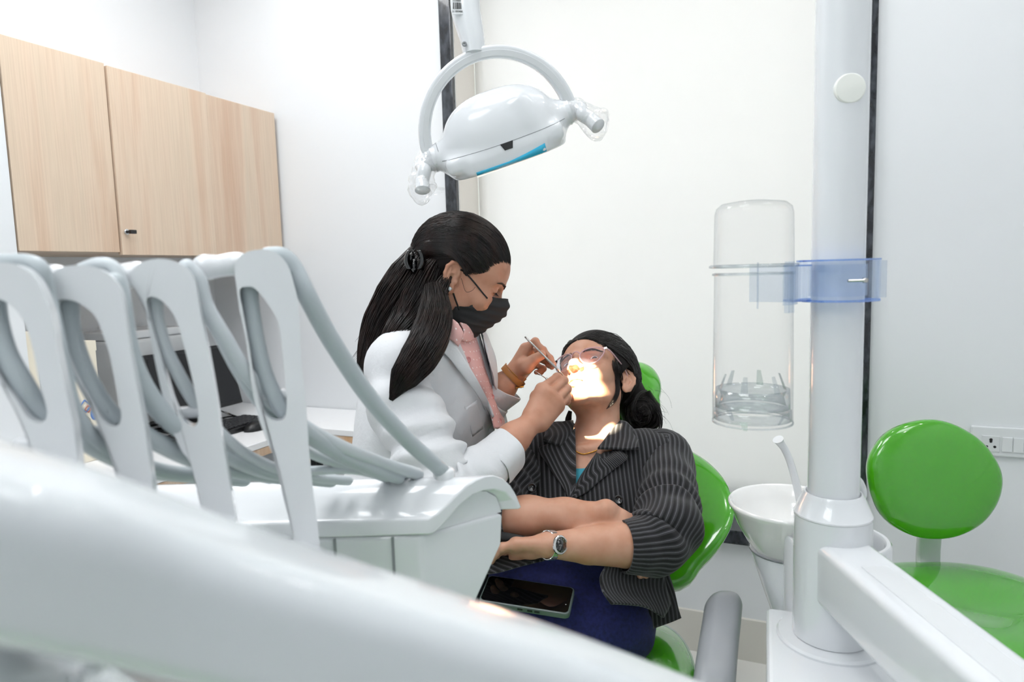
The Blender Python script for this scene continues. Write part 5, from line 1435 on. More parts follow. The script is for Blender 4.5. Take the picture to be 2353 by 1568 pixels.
# ---- pinstripe jacket
pin = mat('pinstripe_cloth', '#232325', 0.9, sheen=0.15)
N, L, b = nodes(pin)
uvn = N.new('ShaderNodeUVMap'); sp_ = N.new('ShaderNodeSeparateXYZ'); mu = N.new('ShaderNodeMath'); fr_ = N.new('ShaderNodeMath'); rp = N.new('ShaderNodeValToRGB'); no = N.new('ShaderNodeTexNoise'); mx = N.new('ShaderNodeMixRGB'); tcn = N.new('ShaderNodeTexCoord')
mu.operation = 'MULTIPLY'; mu.inputs[1].default_value = 1/0.0094; fr_.operation = 'FRACT'
L.new(uvn.outputs[0], sp_.inputs[0]); L.new(sp_.outputs[0], mu.inputs[0]); L.new(mu.outputs[0], fr_.inputs[0]); L.new(fr_.outputs[0], rp.inputs['Fac'])
E_r = rp.color_ramp.elements; E_r[0].position = 0.0; E_r[0].color = lin('#0f0f11'); E_r[1].position = 1.0; E_r[1].color = lin('#0f0f11')
for ps, cl in ((0.34, '#0e0e10'), (0.42, '#353538'), (0.56, '#3c3c3f'), (0.62, '#29292c'), (0.67, '#66666b'), (0.73, '#66666b'), (0.79, '#333336'), (0.92, '#333337')):
    e_ = E_r.new(ps); e_.color = lin(cl)
no.inputs['Scale'].default_value = 900; no.inputs['Detail'].default_value = 3
mx.blend_type = 'MULTIPLY'; mx.inputs['Fac'].default_value = 0.75
rp2 = N.new('ShaderNodeValToRGB'); rp2.color_ramp.elements[0].position = 0.3; rp2.color_ramp.elements[1].position = 0.65; rp2.color_ramp.elements[0].color = (0.55, 0.55, 0.55, 1)
L.new(tcn.outputs['Object'], no.inputs['Vector']); L.new(no.outputs['Fac'], rp2.inputs['Fac']); L.new(rp.outputs['Color'], mx.inputs[1]); L.new(rp2.outputs['Color'], mx.inputs[2]); L.new(mx.outputs[0], b.inputs['Base Color'])
bpn = N.new('ShaderNodeBump'); bpn.inputs['Strength'].default_value = 0.25; bpn.inputs['Distance'].default_value = 0.0008; L.new(no.outputs['Fac'], bpn.inputs['Height']); L.new(bpn.outputs['Normal'], b.inputs['Normal'])
LIN = mat('jacket_lining', '#17181a', 0.6)
S4 = SDF()
A_t = np.array([l_t, f_t, up_t])
S4.ell(chest-up_t*0.01, (0.165, 0.100, 0.15), A_t, 0.03)
S4.ell(lerp(chest, hip, 0.55), (0.150, 0.094, 0.17), A_t, 0.05)
S4.ell(hip+up_t*0.02-f_t*0.01, (0.160, 0.090, 0.12), A_t, 0.05)
for sh, g in ((shL, 1), (shR, -1)):
    S4.cone(lerp(neckb, sh, 0.30)-up_t*0.03, sh-up_t*0.002, 0.052, 0.060, 0.04)
for sh in (shL, shR): S4.ell(lerp(neckb, sh, .66)-up_t*0.012+f_t*0.006, 0.056, None, 0.03)
S4.ell(P(1300, 1350, 1.24), (0.082, 0.12, 0.060), A_t, 0.02, 's')
# neck opening
S4.cone(hp.p(0, -10, -20), neckb+f_t*0.02, 0.052, 0.056, 0.012, 's')
vneck = P(1312, 1150, 1.30)
def vcut(p_):
    # wedge of the V neckline: below the two lapel edges, in front of the chest
    a, b_, c_ = P(1308, 960, 1.42), P(1440, 955, 1.42), P(1312, 1146, 1.36)
    n1 = unit(np.cross(c_-CAM, a-CAM)); n2 = unit(np.cross(b_-CAM, c_-CAM))
    ctr_ = P(1350, 1000, 1.42)-CAM
    n1 = n1 if n1 @ ctr_ > 0 else -n1; n2 = n2 if n2 @ ctr_ > 0 else -n2
    dep = (p_-CAM) @ CF
    return np.maximum(np.maximum(-((p_-CAM) @ n1), -((p_-CAM) @ n2)), dep-1.47)
hull_j = S4.build(0.005, 1)
S4.custom(vcut, P(1350, 1050, 1.4)-0.2, P(1350, 1050, 1.4)+0.2, 0.006, 's')
S4.disp(lambda p: 0.0035*wob(p, 45, 11)+0.0018*wob(p, 110, 12), hip-0.6, hip+0.9)
v4, q4 = S4.build(0.003, 1)
uvj = np.stack([(v4-chest) @ l_t, (v4-chest) @ up_t], 1)
jk = mesh('jacket', v4, q4, pin, patient, recalc=False, uv=uvj)
SJ = Surf((v4, q4))
# sleeves, rolled to the elbow
def sleeve(name, pts, radii, parent, folds=(), seed=0, m=None, n=64, open_end=True, seg=9, flat=1.0, up=None, thick=0.003, uvs=1.0):
    path = catmull(pts, seg); T, A, B = frames(path, up); rr = np.interp(np.linspace(0, 1, len(path)), np.linspace(0, 1, len(radii)), radii)
    Ln = np.concatenate([[0], np.cumsum(np.linalg.norm(np.diff(path, axis=0), axis=1))])
    th = np.linspace(0, 2*PI, n, endpoint=False)
    v = np.zeros((len(path), n, 3)); uv = np.zeros((len(path), n, 2))
    for i in range(len(path)):
        for_r = np.full(n, rr[i])
        for (c_, w_, amp, fq, ph) in folds:
            e_ = math.exp(-((Ln[i]/Ln[-1]-c_)/w_)**2)
            for_r = for_r+amp*e_*np.sin(fq*2*PI*Ln[i]/Ln[-1]+ph+1.6*np.sin(th+ph)+0.7*np.sin(2*th+1.3*ph))
        v[i] = path[i]+for_r[:, None]*(np.cos(th)[:, None]*A[i]+flat*np.sin(th)[:, None]*B[i])
        uv[i, :, 0] = th*np.mean(radii)*uvs; uv[i, :, 1] = Ln[i]
    V_ = v.reshape(-1, 3); V_ = V_+0.0022*np.stack([wob(V_, 70, seed+j) for j in range(3)], 1)
    f = [(i*n+j, i*n+(j+1) % n, (i+1)*n+(j+1) % n, (i+1)*n+j) for i in range(len(path)-1) for j in range(n)]
    # seam column needs its own uv, so loops are written directly
    o = mesh(name, V_, f, m or pin, parent)
    me = o.data; lay = me.uv_layers.new(name='UVMap'); U = uv.reshape(-1, 2)
    per = 2*PI*np.mean(radii)*uvs
    for pl in me.polygons:
        vi = [me.loops[k].vertex_index for k in pl.loop_indices]
        us = [U[x][0] for x in vi]; mxu = max(us)
        for k, x in zip(pl.loop_indices, vi):
            u_ = U[x][0]
            if mxu-u_ > per/2: u_ += per
            lay.data[k].uv = (u_, U[x][1])
    solidify(o, thick, -1)
    return o, V_, f
FOLD = [(0.60, 0.14, 0.0062, 7.5, 0.4), (0.78, 0.12, 0.005, 9, 2.0), (0.25, 0.2, 0.003, 4, 1.0)]
sL, vl_, fl_ = sleeve('sleeve', [lerp(neckb, shL, .45)-up_t*0.012, lerp(neckb, shL, .75)+up_t*0.004, shL+l_t*0.006+up_t*0.002, lerp(shL, elL, .35)+l_t*0.010, lerp(shL, elL, .7)+l_t*0.012, P(1534, 1205, 1.255), P(1520, 1240, 1.235), P(1486, 1252, 1.22), P(1447, 1255, 1.207), P(1430, 1255, 1.203)],
       [0.040, 0.050, 0.056, 0.057, 0.058, 0.060, 0.060, 0.056, 0.0475, 0.0440], jk, FOLD, 3)
sR, vr_, fr2_ = sleeve('sleeve', [lerp(neckb, shR, .45)-up_t*0.012, lerp(neckb, shR, .75)+up_t*0.004, shR-l_t*0.006+up_t*0.002, lerp(shR, elR, .35)-l_t*0.008, lerp(shR, elR, .75)-l_t*0.006, elR+l_t*0.0, P(1165, 1190, 1.256), P(1180, 1190, 1.25)],
       [0.040, 0.050, 0.056, 0.056, 0.056, 0.056, 0.050, 0.046], jk, FOLD, 8)
SJ2 = Surf(hull_j, (vl_, fl_), (vr_, fr2_))
def flap(name, rows, uvrot, th_=0.004, m=None):
    g = [[P(*p_) for p_ in r] for r in rows]; v, f, uv = patch(g, 7, 6)
    v = v+0.0016*np.stack([wob(v, 80, 31+j) for j in range(3)], 1)
    c_, s_ = math.cos(uvrot), math.sin(uvrot); uv = np.stack([uv[:, 0]*c_-uv[:, 1]*s_, uv[:, 0]*s_+uv[:, 1]*c_], 1)
    o = mesh(name, v, f, m or pin, jk, uv=uv); solidify(o, th_, 0); return o
# lapels and collar
def lapel(name, rows, lift, uvrot=0.0, thick=0.004, nu=5, nv=5):
    g = [[SJ2.at(px, py, lift) if not isinstance(px, np.ndarray) else px for px, py in r] for r in rows]
    v, f, uv = patch(g, nu, nv)
    c_, s_ = math.cos(uvrot), math.sin(uvrot); uv = np.stack([uv[:, 0]*c_-uv[:, 1]*s_, uv[:, 0]*s_+uv[:, 1]*c_], 1)
    o = mesh(name, v, f, pin, jk, uv=uv); solidify(o, thick, 0); return o
lapel('lapel', [[(1398, 1002), (1398, 1014), (1400, 1028)], [(1382, 1024), (1416, 1038), (1442, 1050)], [(1365, 1048), (1385, 1072), (1407, 1082)], [(1340, 1084), (1358, 1100), (1378, 1105)], [(1325, 1110), (1333, 1121), (1350, 1130)], [(1311, 1146), (1313, 1147), (1316, 1149)]], 0.006, 0.55)
lapel('lapel', [[(1322, 985), (1300, 1005), (1287, 1022)], [(1322, 1005), (1280, 1020), (1237, 1031)], [(1323, 1045), (1290, 1055), (1254, 1062)], [(1324, 1085), (1300, 1092), (1272, 1091)], [(1322, 1118), (1310, 1121), (1292, 1119)], [(1311, 1147), (1309, 1147), (1306, 1146)]], 0.006, -0.45)
flap('collar', [[(1424, 966, 1.455), (1405, 990, 1.425), (1386, 1016, 1.39), (1374, 1032, 1.37)], [(1438, 970, 1.452), (1430, 994, 1.42), (1418, 1018, 1.388), (1413, 1032, 1.37)], [(1452, 984, 1.45), (1450, 1002, 1.415), (1446, 1020, 1.385), (1443, 1034, 1.37)], [(1466, 998, 1.448), (1466, 1010, 1.415), (1467, 1020, 1.39), (1468, 1030, 1.375)]], 1.2, 0.005)
flap('collar', [[(1318, 968, 1.44), (1317, 982, 1.42), (1308, 1002, 1.395), (1290, 1024, 1.37)], [(1300, 970, 1.445), (1296, 984, 1.42), (1288, 1002, 1.39), (1276, 1022, 1.368)], [(1275, 975, 1.44), (1270, 988, 1.415), (1264, 1002, 1.39), (1258, 1014, 1.372)], [(1256, 984, 1.43), (1252, 994, 1.41), (1250, 1004, 1.39), (1249, 1012, 1.38)]], -1.2, 0.005)
# buttons
for (px, py) in ((1421, 1149), (1222, 1121)):
    c_ = SJ2.at(px, py, 0.004); nn = unit(CAM-c_)
    bt = mesh('button', *lathe([(0.0088, -0.003), (0.0092, 0), (0.0088, 0.0018), (0.0068, 0.0022), (0.006, 0.0012), (0.0, 0.001)], c_, nn, 28), mat('button_black', '#232426', 0.25, coat=0.5), jk)
    ex_ = unit(np.cross(V(0, 0, 1), nn)); ey_ = np.cross(nn, ex_)
    for (a, b_) in ((-1, -1), (1, -1), (-1, 1), (1, 1)):
        mesh('thread_hole', *ball(c_+nn*0.0011+ex_*0.0018*a+ey_*0.0018*b_, 0.0008, 8, rings=5), MATS['white_satin'] if a*b_ > 0 else MATS['rubber_black'], bt)
# front edge seam of the overlapping front
# skirt of the jacket: front flap and back part at the sitter's left side, hem at the right
flap('jacket_skirt', [[(1388, 1262, 1.215), (1420, 1275, 1.23), (1470, 1285, 1.25), (1512, 1280, 1.27)],
                      [(1393, 1297, 1.185), (1425, 1302, 1.21), (1475, 1308, 1.24), (1522, 1310, 1.265)],
                      [(1380, 1326, 1.165), (1420, 1334, 1.19), (1478, 1345, 1.225), (1530, 1352, 1.255)],
                      [(1385, 1360, 1.150), (1422, 1364, 1.175), (1484, 1376, 1.21), (1540, 1388, 1.245)],
                      [(1404, 1388, 1.140), (1442, 1390, 1.165), (1486, 1398, 1.195), (1524, 1420, 1.225)]], 0.25)
flap('jacket_back_skirt', [[(1462, 1290, 1.27), (1500, 1290, 1.285), (1528, 1292, 1.30)], [(1478, 1345, 1.26), (1515, 1345, 1.275), (1545, 1345, 1.29)], [(1490, 1400, 1.25), (1525, 1395, 1.265), (1556, 1392, 1.28)], [(1492, 1451, 1.245), (1530, 1436, 1.26), (1565, 1421, 1.275)]], 0.1)
flap('jacket_hem', [[(1085, 1250, 1.235), (1130, 1262, 1.225), (1190, 1275, 1.215), (1260, 1282, 1.20)], [(1080, 1290, 1.20), (1130, 1296, 1.195), (1185, 1292, 1.19), (1250, 1287, 1.195)], [(1080, 1322, 1.185), (1130, 1318, 1.18), (1180, 1306, 1.178), (1235, 1291, 1.185)]], 1.2)
# rolled lining at the right sleeve
flap('sleeve_lining', [[(1150, 1222, 1.215), (1180, 1228, 1.205), (1215, 1236, 1.198)], [(1150, 1238, 1.21), (1180, 1244, 1.20), (1218, 1240, 1.196)], [(1152, 1252, 1.225), (1180, 1254, 1.215), (1212, 1246, 1.205)]], 0, 0.003, LIN)

# ---- hair
rg = np.random.default_rng(21)
S5 = SDF()
S5.ell(hp.p(0, -11, 56), hp.r(83, 103, 93), hp.A, 0.01)
# cut the face free: in front of a hairline surface
def facecut(p_):
    q_ = hp.loc(p_); x, y, z = q_[..., 0], q_[..., 1], q_[..., 2]
    return np.maximum(z-(67-0.0078*(x+4)**2), (33+(z-27)*1.2-y)*0.7)*hp.k
S5.custom(facecut, hp.p(0, 0, 0)-0.25, hp.p(0, 0, 0)+0.25, 0.012, 's')
def under(p_):
    q_ = hp.loc(p_); return (q_[..., 2]+12+0.35*q_[..., 1])*hp.k
S5.custom(under, hp.p(0, 0, 0)-0.25, hp.p(0, 0, 0)+0.25, 0.012, 's')
for g in (-1, 1): S5.ell(hp.p(g*74, -8, 8), hp.r(17, 20, 36), hp.A, 0.006, 's')
S5.chain([hp.p(40, -70, 30), P(1450, 915, 1.545), P(1468, 945, 1.54)], [0.035, 0.032, 0.03], 0.02)
S5.ell(P(1468, 948, 1.535), 0.040, None, 0.015)
S5.ell(P(1488, 962, 1.54), (0.028, 0.03, 0.034), None, 0.015)
v5, q5 = S5.build(0.0025, 1)
hr = mesh('hair', v5, q5, HAIR_B, patient, recalc=False)
SH = Surf((v5, q5))
mb = MB()
# strands lie on the cap: from the parting at the front to the knot behind the ear
def on_cap(x, y, z, lift=1.5):
    c_ = np.array([0, -11, 56.0]); d_ = np.array([x, y, z])-c_; r_ = np.array([83, 103, 93.0])
    t_ = 1/np.linalg.norm(d_/r_); return hp.p(*(c_+d_*t_*(1+lift/90)))
knot = hp.loc(P(1462, 935, 1.53))
for i in range(640):
    a = rg.uniform(0, 1); side = rg.choice([1, 1, 1, -1])
    x0 = -6+side*rg.uniform(0, 62)*a**0.5; z0 = 67-0.0078*(x0+4)**2+rg.uniform(0, 5); y0 = -11+103*math.sqrt(max(0.02, 1-(x0/83)**2-((z0-56)/93)**2))
    s0 = np.array([x0, y0-2, z0])
    e0 = np.array([56+rg.normal()*8, -76+rg.normal()*9, 2+rg.normal()*14])
    if side < 0: e0 = np.array([-60+rg.normal()*8, -70+rg.normal()*9, 0+rg.normal()*14])
    mid = np.array([side*rg.uniform(40, 80), -18+rg.normal()*14, 62+rg.normal()*16])
    pth = [on_cap(*s0, rg.uniform(0.5, 3)), on_cap(*lerp(s0, mid, .5), rg.uniform(0.5, 3)), on_cap(*mid, rg.uniform(0.5, 3)), on_cap(*lerp(mid, e0, .5), rg.uniform(0.5, 3)), on_cap(*e0, rg.uniform(0, 2))]
    pth = catmull(pth, 4); lq = hp.loc(pth); ee = ((np.abs(lq[:, 0])-72)/18)**2+((lq[:, 1]+10)/22)**2+((lq[:, 2]-6)/33)**2
    if (ee < 1).any(): continue
    mb.add(tube(pth, [0.0007, 0.0008, 0.0008, 0.0006], 3, caps=False))
# knot: curled locks
for i in range(84):
    c_ = P(1470, 948, 1.528)+rg.normal(size=3)*0.006; a0 = rg.uniform(0, 6.28); r_ = rg.uniform(0.004, 0.046); tilt = rg.normal()*0.45
    ex_ = unit(CR+CF*tilt); ey_ = unit(CU+CF*rg.normal()*0.4)
    pth = [c_+(r_*(1-0.06*k_))*(math.cos(a0+k_*0.55)*ex_+1.05*math.sin(a0+k_*0.55)*ey_)-CF*(0.010*math.sin(k_*0.4)+0.020*(1-r_/0.05)) for k_ in range(rg.integers(6, 11))]
    strands(mb, pth, [0.002, 0.004, 0.004, 0.0015], 7, rg, 0.0006, 4)
# locks beside the face and loose ends
for gl, rr_, n_ in (([hp.p(30, 50, 92), hp.p(52, 36, 66), SP.at(1413, 840, .006), SP.at(1418, 870, .006), SP.at(1419, 900, .006), SP.at(1410, 922, .005), SP.at(1393, 940, .004)], [0.003, 0.006, 0.006, 0.0045, 0.004, 0.004, 0.001], 60),
                    ([hp.p(44, 38, 80), SP.at(1421, 850, .007), SP.at(1428, 880, .008), SP.at(1430, 905, .008), SP.at(1424, 932, .006)], [0.003, 0.005, 0.0035, 0.0015, 0.0005], 26),
                    ([P(1310, 945, 1.50), P(1306, 962, 1.50), P(1305, 980, 1.495), P(1312, 992, 1.49)], [0.003, 0.0055, 0.005, 0.002], 110),
                    ([P(1488, 900, 1.52), P(1505, 935, 1.52), P(1514, 965, 1.51), P(1516, 990, 1.50)], [0.006, 0.010, 0.008, 0.002], 60)):
    strands(mb, gl, rr_, n_, rg, 0.00042, 6, spread=1.25, rim=0.1)
for i in range(26):
    a = P(1495+rg.normal()*12, 920+rg.normal()*20, 1.52); b_ = a+CR*rg.uniform(0.0, 0.035)+CU*rg.uniform(-0.05, 0.01)
    mb.add(tube(catmull([a, lerp(a, b_, .5)+CR*0.006, b_], 5), [0.0003, 0.0002], 3, caps=False))
mb.build('hair_strands', HAIR_P, hr)

# ---- glasses: clear rose frame
gl = mat('frame_rose', '#d9b3b8', 0.12, coat=0.8, alpha=0.62)
glass = clear_plastic('lens_clear', '#f4f3fa', 0.05, 0.6, 0.02, '#cfd3ee', 2.5)
gt = thing('eyeglasses', 'clear rose cat-eye eyeglasses worn by the reclining person', 'eyeglasses', hp.p(0, 96, 22))
def rimpts(g):
    base = [(9, 4), (14, 13), (26, 19), (42, 21), (55, 20), (58, 12), (54, -3), (46, -18), (33, -24.5), (20, -21), (11, -9)]
    return [hp.p(g*(x+1), 100-0.0050*x*x, 11+z) for x, z in base]
for g in (-1, 1):
    r_ = catmull(rimpts(g), 6, True)
    rim = mesh('rim', *tube(np.concatenate([r_, r_[:2]]), 0.0015, 10, caps=False), gl, gt)
    c_ = r_.mean(0); v = np.concatenate([[c_+hp.f*0.0012], lerp(c_+hp.f*0.0008, r_, 0.55), r_]); n = len(r_)
    f = [(0, 1+i, 1+(i+1) % n) for i in range(n)]+[(1+i, 1+n+i, 1+n+(i+1) % n, 1+(i+1) % n) for i in range(n)]
    mesh('lens', v, f, glass, gt)
    tp_ = catmull([hp.p(g*56, 86, 29), hp.p(g*66, 76, 29), hp.p(g*70, 45, 28), hp.p(g*71, 10, 28), hp.p(g*70, -8, 20), hp.p(g*68, -16, 8)], 6)
    mesh('temple', *tube(tp_, [0.0022, 0.002, 0.0014, 0.0014, 0.0018], 8), gl if g > 0 else MATS['black_plastic'], gt)
    mesh('hinge', *box(hp.p(g*61, 83, 29), (0.007, 0.005, 0.005), hp.A), MATS['chrome'], gt, smooth=False)
mesh('bridge', *tube(catmull([hp.p(-10, 99, 18), hp.p(-4, 103, 22), hp.p(4, 103, 22), hp.p(10, 99, 18)], 5), 0.0017, 8), gl, gt)

# ---- steel wrist watch
wc = SP.at(1262, 1252, 0.0); wax = unit(wrL-P(1350, 1252, 1.215)); wn = unit(CAM-wc); wn = unit(wn-wax*(wn @ wax)); wsd = np.cross(wax, wn)
wt = thing('wristwatch', 'silver bracelet wristwatch with black dial on the left wrist', 'wristwatch', wc)
ctr_w = wrL
band_p = [ctr_w+wax*(-0.001)+0.0232*(math.cos(t)*wn+math.sin(t)*wsd*1.02) for t in np.linspace(0.35, 2*PI-0.35, 40)]
lk_b = MB()
for i in range(len(band_p)):
    t = np.linspace(0.35, 2*PI-0.35, 40)[i]; nn = math.cos(t)*wn+math.sin(t)*wsd; tg = -math.sin(t)*wn+math.cos(t)*wsd
    lk_b.add(box(band_p[i], (0.0135, 0.0036, 0.0022), (wax, tg, nn)))
o = lk_b.build('bracelet', MATS['chrome'], wt, smooth=False); bevel(o, 0.0005, 1)
cw = ctr_w+wn*0.0275-wax*0.001
cw = ctr_w+wn*0.0268-wax*0.001
cs_ = mesh('watch_case', *lathe([(0.0140, -0.003), (0.0160, -0.001), (0.0160, 0.002), (0.0144, 0.0034), (0.0128, 0.0036), (0.0128, 0.003)], cw, wn, 48, sx=0.92), MATS['chrome'], wt, sharp=40)
di = mesh('dial', *lathe([(0.0, 0.0036), (0.0127, 0.0036), (0.0127, 0.0025)], cw, wn, 40, sx=0.92), MATS['black_gloss'], wt)
for k_ in range(12):
    a = k_*PI/6; mesh('hour_mark', *box(cw+wn*0.0038+0.0106*(math.cos(a)*wax*-1+math.sin(a)*wsd), (0.0016, 0.0004, 0.0003), (math.cos(a)*wax*-1+math.sin(a)*wsd, np.cross(wn, math.cos(a)*wax*-1+math.sin(a)*wsd), wn)), MATS['chrome'], di, smooth=False)
dwn = unit(-CU-wn*(-CU @ wn)); rgt = np.cross(dwn, wn); rgt = rgt if rgt @ CR > 0 else -rgt
for dr, ln in ((unit(dwn*0.8-rgt*0.55), 0.0098), (unit(-rgt-dwn*0.1), 0.0055)):
    mesh('watch_hand', *box(cw+wn*0.0041+dr*ln/2, (ln, 0.0007, 0.0003), (dr, np.cross(wn, dr), wn)), MATS['steel'], di, smooth=False)
bz = MB()
for k_ in range(44):
    a = 2*PI*k_/44; bz.add(ball(cw+wn*0.0036+0.0145*(0.92*math.cos(a)*wsd+math.sin(a)*wax), 0.0007, 6, rings=4))
bz.build('bezel_stones', MATS['chrome'], wt)

# ---- phone lying on the lap
pz = P(1215, 1372, 1.165)
c00, c10, c11, c01 = (1126, 1325), (1326, 1348), (1303, 1416), (1096, 1376)
n_ph = unit(V(0, 0, 1)*0.97-CF*V(1, 1, 0)*0.22+CR*0.02)
cs4 = [Pn(px, py, pz, n_ph) for px, py in (c00, c10, c11, c01)]
exp_ = unit((cs4[1]-cs4[0])+(cs4[2]-cs4[3])); eyp = unit(np.cross(n_ph, exp_)); lenp = (np.linalg.norm(cs4[1]-cs4[0])+np.linalg.norm(cs4[2]-cs4[3]))/2; widp = abs(((cs4[0]-cs4[3]) @ eyp+(cs4[1]-cs4[2]) @ eyp)/2)
print('phone', lenp, widp)
cph = sum(cs4)/4
ph = thing('smartphone', 'black smartphone in a grey-green case lying on the navy trousers', 'smartphone', cph-n_ph*0.011)
sec_ = rrect(lenp, widp, 0.009, 6)
o = mesh('phone_case', *extrude(sec_, cph-n_ph*0.0055, exp_, eyp, n_ph, 0.011), mat('case_greygreen', '#56625f', 0.35, coat=0.3), ph, sharp=40); bevel(o, 0.0022, 3, 40)
o = mesh('screen', *extrude(rrect(lenp-0.006, widp-0.006, 0.007, 6), cph+n_ph*0.0002, exp_, eyp, n_ph, 0.0009), MATS['black_gloss'], ph, sharp=40)
mesh('camera_hole', *lathe([(0.0016, 0), (0.0014, 0.0003), (0, 0.0003)], cph+n_ph*0.0006+exp_*(lenp/2-0.009)-eyp*0.012, n_ph, 14), MATS['steel'], ph)
for dx in (-0.005, 0.012, 0.024):
    o = mesh('side_button', *box(cph-n_ph*0.005-eyp*(widp/2+0.0003)+exp_*dx, (0.009, 0.0014, 0.003), (exp_, eyp, n_ph)), MATS['black_plastic'], ph, smooth=False)
# ================================================================== the dentist
dent = thing('person', 'leaning person in a white coat, pink dotted shirt and black mask holding two thin tools', 'person', (P(960, 1200, 1.43)[0], P(960, 1200, 1.43)[1], 0.0))
hd = Head(P(1046, 655, 1.395), .913*CR-.407*CU+.05*CF, .407*CR+.913*CU, 1.0, 0.74)
nb = P(1000, 795, 1.40)
hipD = P(938, 1200, 1.40)
f_d = unit(.93*CR-.36*CF); up_d = unit(nb-hipD); f_d = unit(f_d-up_d*(f_d @ up_d)); l_d = np.cross(up_d, f_d); l_d = l_d if l_d @ CF > 0 else -l_d
A_d = np.array([l_d, f_d, up_d])
sR_d, sL_d = P(930, 838, 1.30), P(1050, 835, 1.54)
eR_d, eL_d = P(1040, 1130, 1.195), P(1080, 965, 1.492)
wR_d, wL_d = P(1233, 962, 1.328), P(1184, 860, 1.482)
chD = P(992, 905, 1.43)
D = SDF()
hd.sculpt(D, -3.2, -6.0, 0.0)
D.cone(hd.p(0, -16, -26), nb, 0.050, 0.054, 0.03)
for sh in (sR_d, sL_d): D.cone(nb-up_d*0.03, sh, 0.036, 0.044, 0.04)
D.ell(chD, (0.12, 0.085, 0.15), A_d, 0.04)
D.ell(lerp(chD, hipD, 0.55), (0.11, 0.08, 0.15), A_d, 0.04); D.ell(hipD, (0.12, 0.09, 0.10), A_d, 0.04)
D.cone(sR_d, eR_d, 0.029, 0.030, 0.03); D.cone(sL_d, eL_d, 0.034, 0.034, 0.03)
D.chain([eR_d, lerp(eR_d, wR_d, .3), lerp(eR_d, wR_d, .7), wR_d], [0.031, 0.032, 0.0275, 0.0205], 0.02)
D.chain([eL_d, lerp(eL_d, wL_d, .3), lerp(eL_d, wL_d, .7), wL_d], [0.036, 0.036, 0.028, 0.0205], 0.02)
HR = dict(knuckles=[P(1243, 893, 1.345), P(1262, 906, 1.338), P(1277, 920, 1.338), P(1284, 936, 1.345)],
          fingers=[[P(1280, 867, 1.368), P(1285, 878, 1.392), P(1274, 890, 1.40)], [P(1296, 875, 1.366), P(1300, 889, 1.39), P(1288, 898, 1.398)],
                   [P(1304, 894, 1.364), P(1304, 906, 1.386), P(1292, 912, 1.394)], [P(1305, 913, 1.362), P(1303, 923, 1.381), P(1292, 928, 1.388)]],
          thumb=[P(1238, 915, 1.368), P(1256, 890, 1.392), P(1270, 876, 1.405)])
hand(D, wR_d, HR)
HL = dict(knuckles=[P(1206, 800, 1.475), P(1216, 810, 1.491), P(1222, 822, 1.507), P(1226, 836, 1.520)],
          fingers=[[P(1230, 785, 1.470), P(1242, 801, 1.463), P(1248, 812, 1.459)], [P(1247, 805, 1.480), P(1263, 824, 1.469), P(1272, 838, 1.461)],
                   [P(1252, 828, 1.493), P(1262, 838, 1.483), P(1268, 844, 1.475)], [P(1248, 848, 1.507), P(1242, 855, 1.501), P(1232, 856, 1.495)]],
          thumb=[P(1208, 842, 1.457), P(1228, 826, 1.451), P(1244, 817, 1.451)])
tpD = hand(D, wL_d, HL, fs=0.97)
ptsD, qD = D.build(0.0016, 1)
nail = np.zeros(len(ptsD))
for tp_, d_, r_ in tpD[:2]:
    c_ = cam_off(tp_+d_*r_*0.2, r_*0.95); nail = np.maximum(nail, np.clip((0.005-np.linalg.norm(ptsD-c_, axis=1))/0.0012, 0, 1))
bodyD = mesh('body', ptsD, qD, SKIN_D, dent, recalc=False, attrs={'lip': hd.lip_attr(ptsD), 'nail': nail})
SD = Surf((ptsD, qD))
hd.eyes(bodyD, (0, 0.7, -0.75)); hd.brows(dent, SD.b, BROW)
# lashes of the lowered near eye
ls = MB()
for t in np.linspace(-11, 11, 16):
    a = hd.p(-32+t, 70.5+13.2*math.sqrt(max(0, 1-(t/13.5)**2))*0.97, 21-3.2-0.02*t*t); ls.add(tube([a, a+hd.f*0.004-hd.u*0.003, a+hd.f*0.0075-hd.u*0.004], [0.00045, 0.0003, 0.0001], 4, caps=False))
ls.build('eyelashes', HAIR_D, dent)
# ---- face mask
mk = mat('mask_black', '#2b2c2e', 0.85, bump=(1400, 0.1, 0.0004))
def row(e, a, b_, c_): return [(-e[0], e[1], e[2]), (-a[0], a[1], a[2]), (-b_[0], b_[1], b_[2]), (0, c_[0], c_[1]), b_, a, e]
rows = [row((47, 66, 4), (30, 88, 9), (13, 105, 16), (112, 18)), row((53, 60, -16), (34, 91, -7), (15, 112, 2), (119, 4)), row((57, 42, -38), (38, 84, -28), (18, 110, -18), (120, -17)),
        row((58, 22, -52), (42, 72, -54), (20, 100, -50), (108, -46)), row((54, 16, -72), (42, 60, -80), (21, 86, -82), (93, -80)), row((47, 14, -104), (37, 46, -113), (19, 69, -115), (76, -113))]
g = [[hd.p(*q) for q in r] for r in rows]
v, f, uv = patch(g, 8, 8)
lv = hd.loc(v)
nv = unit(hd.f*0.7-hd.u*0.3)
pl_ = 0.0016*np.sin((lv[:, 2]*0.9+0.35*np.abs(lv[:, 0]))*0.33)+0.0010*wob(v, 130, 3)
tri = np.exp(-((lv[:, 1]-58)/16)**2)*np.exp(-((lv[:, 2]+50)/14)**2)
v = v+(pl_+0.004*tri*np.sin(lv[:, 1]*0.55+lv[:, 2]*0.3))[:, None]*unit(hd.f-0*hd.l)
fm = mesh('face_mask', v, f, mk, dent, uv=uv); solidify(fm, 0.0012, 1)
def strap(pxs, lift=0.0015):
    mesh('ear_loop', *tube(catmull([SD.at(*p, lift) for p in pxs], 6), 0.0016, 8), MATS['rubber_black'], fm)
strap([(1120, 686), (1108, 672), (1092, 652), (1078, 636), (1067, 625), (1058, 620)])
strap([(1055, 712), (1050, 698), (1045, 684), (1042, 674)])
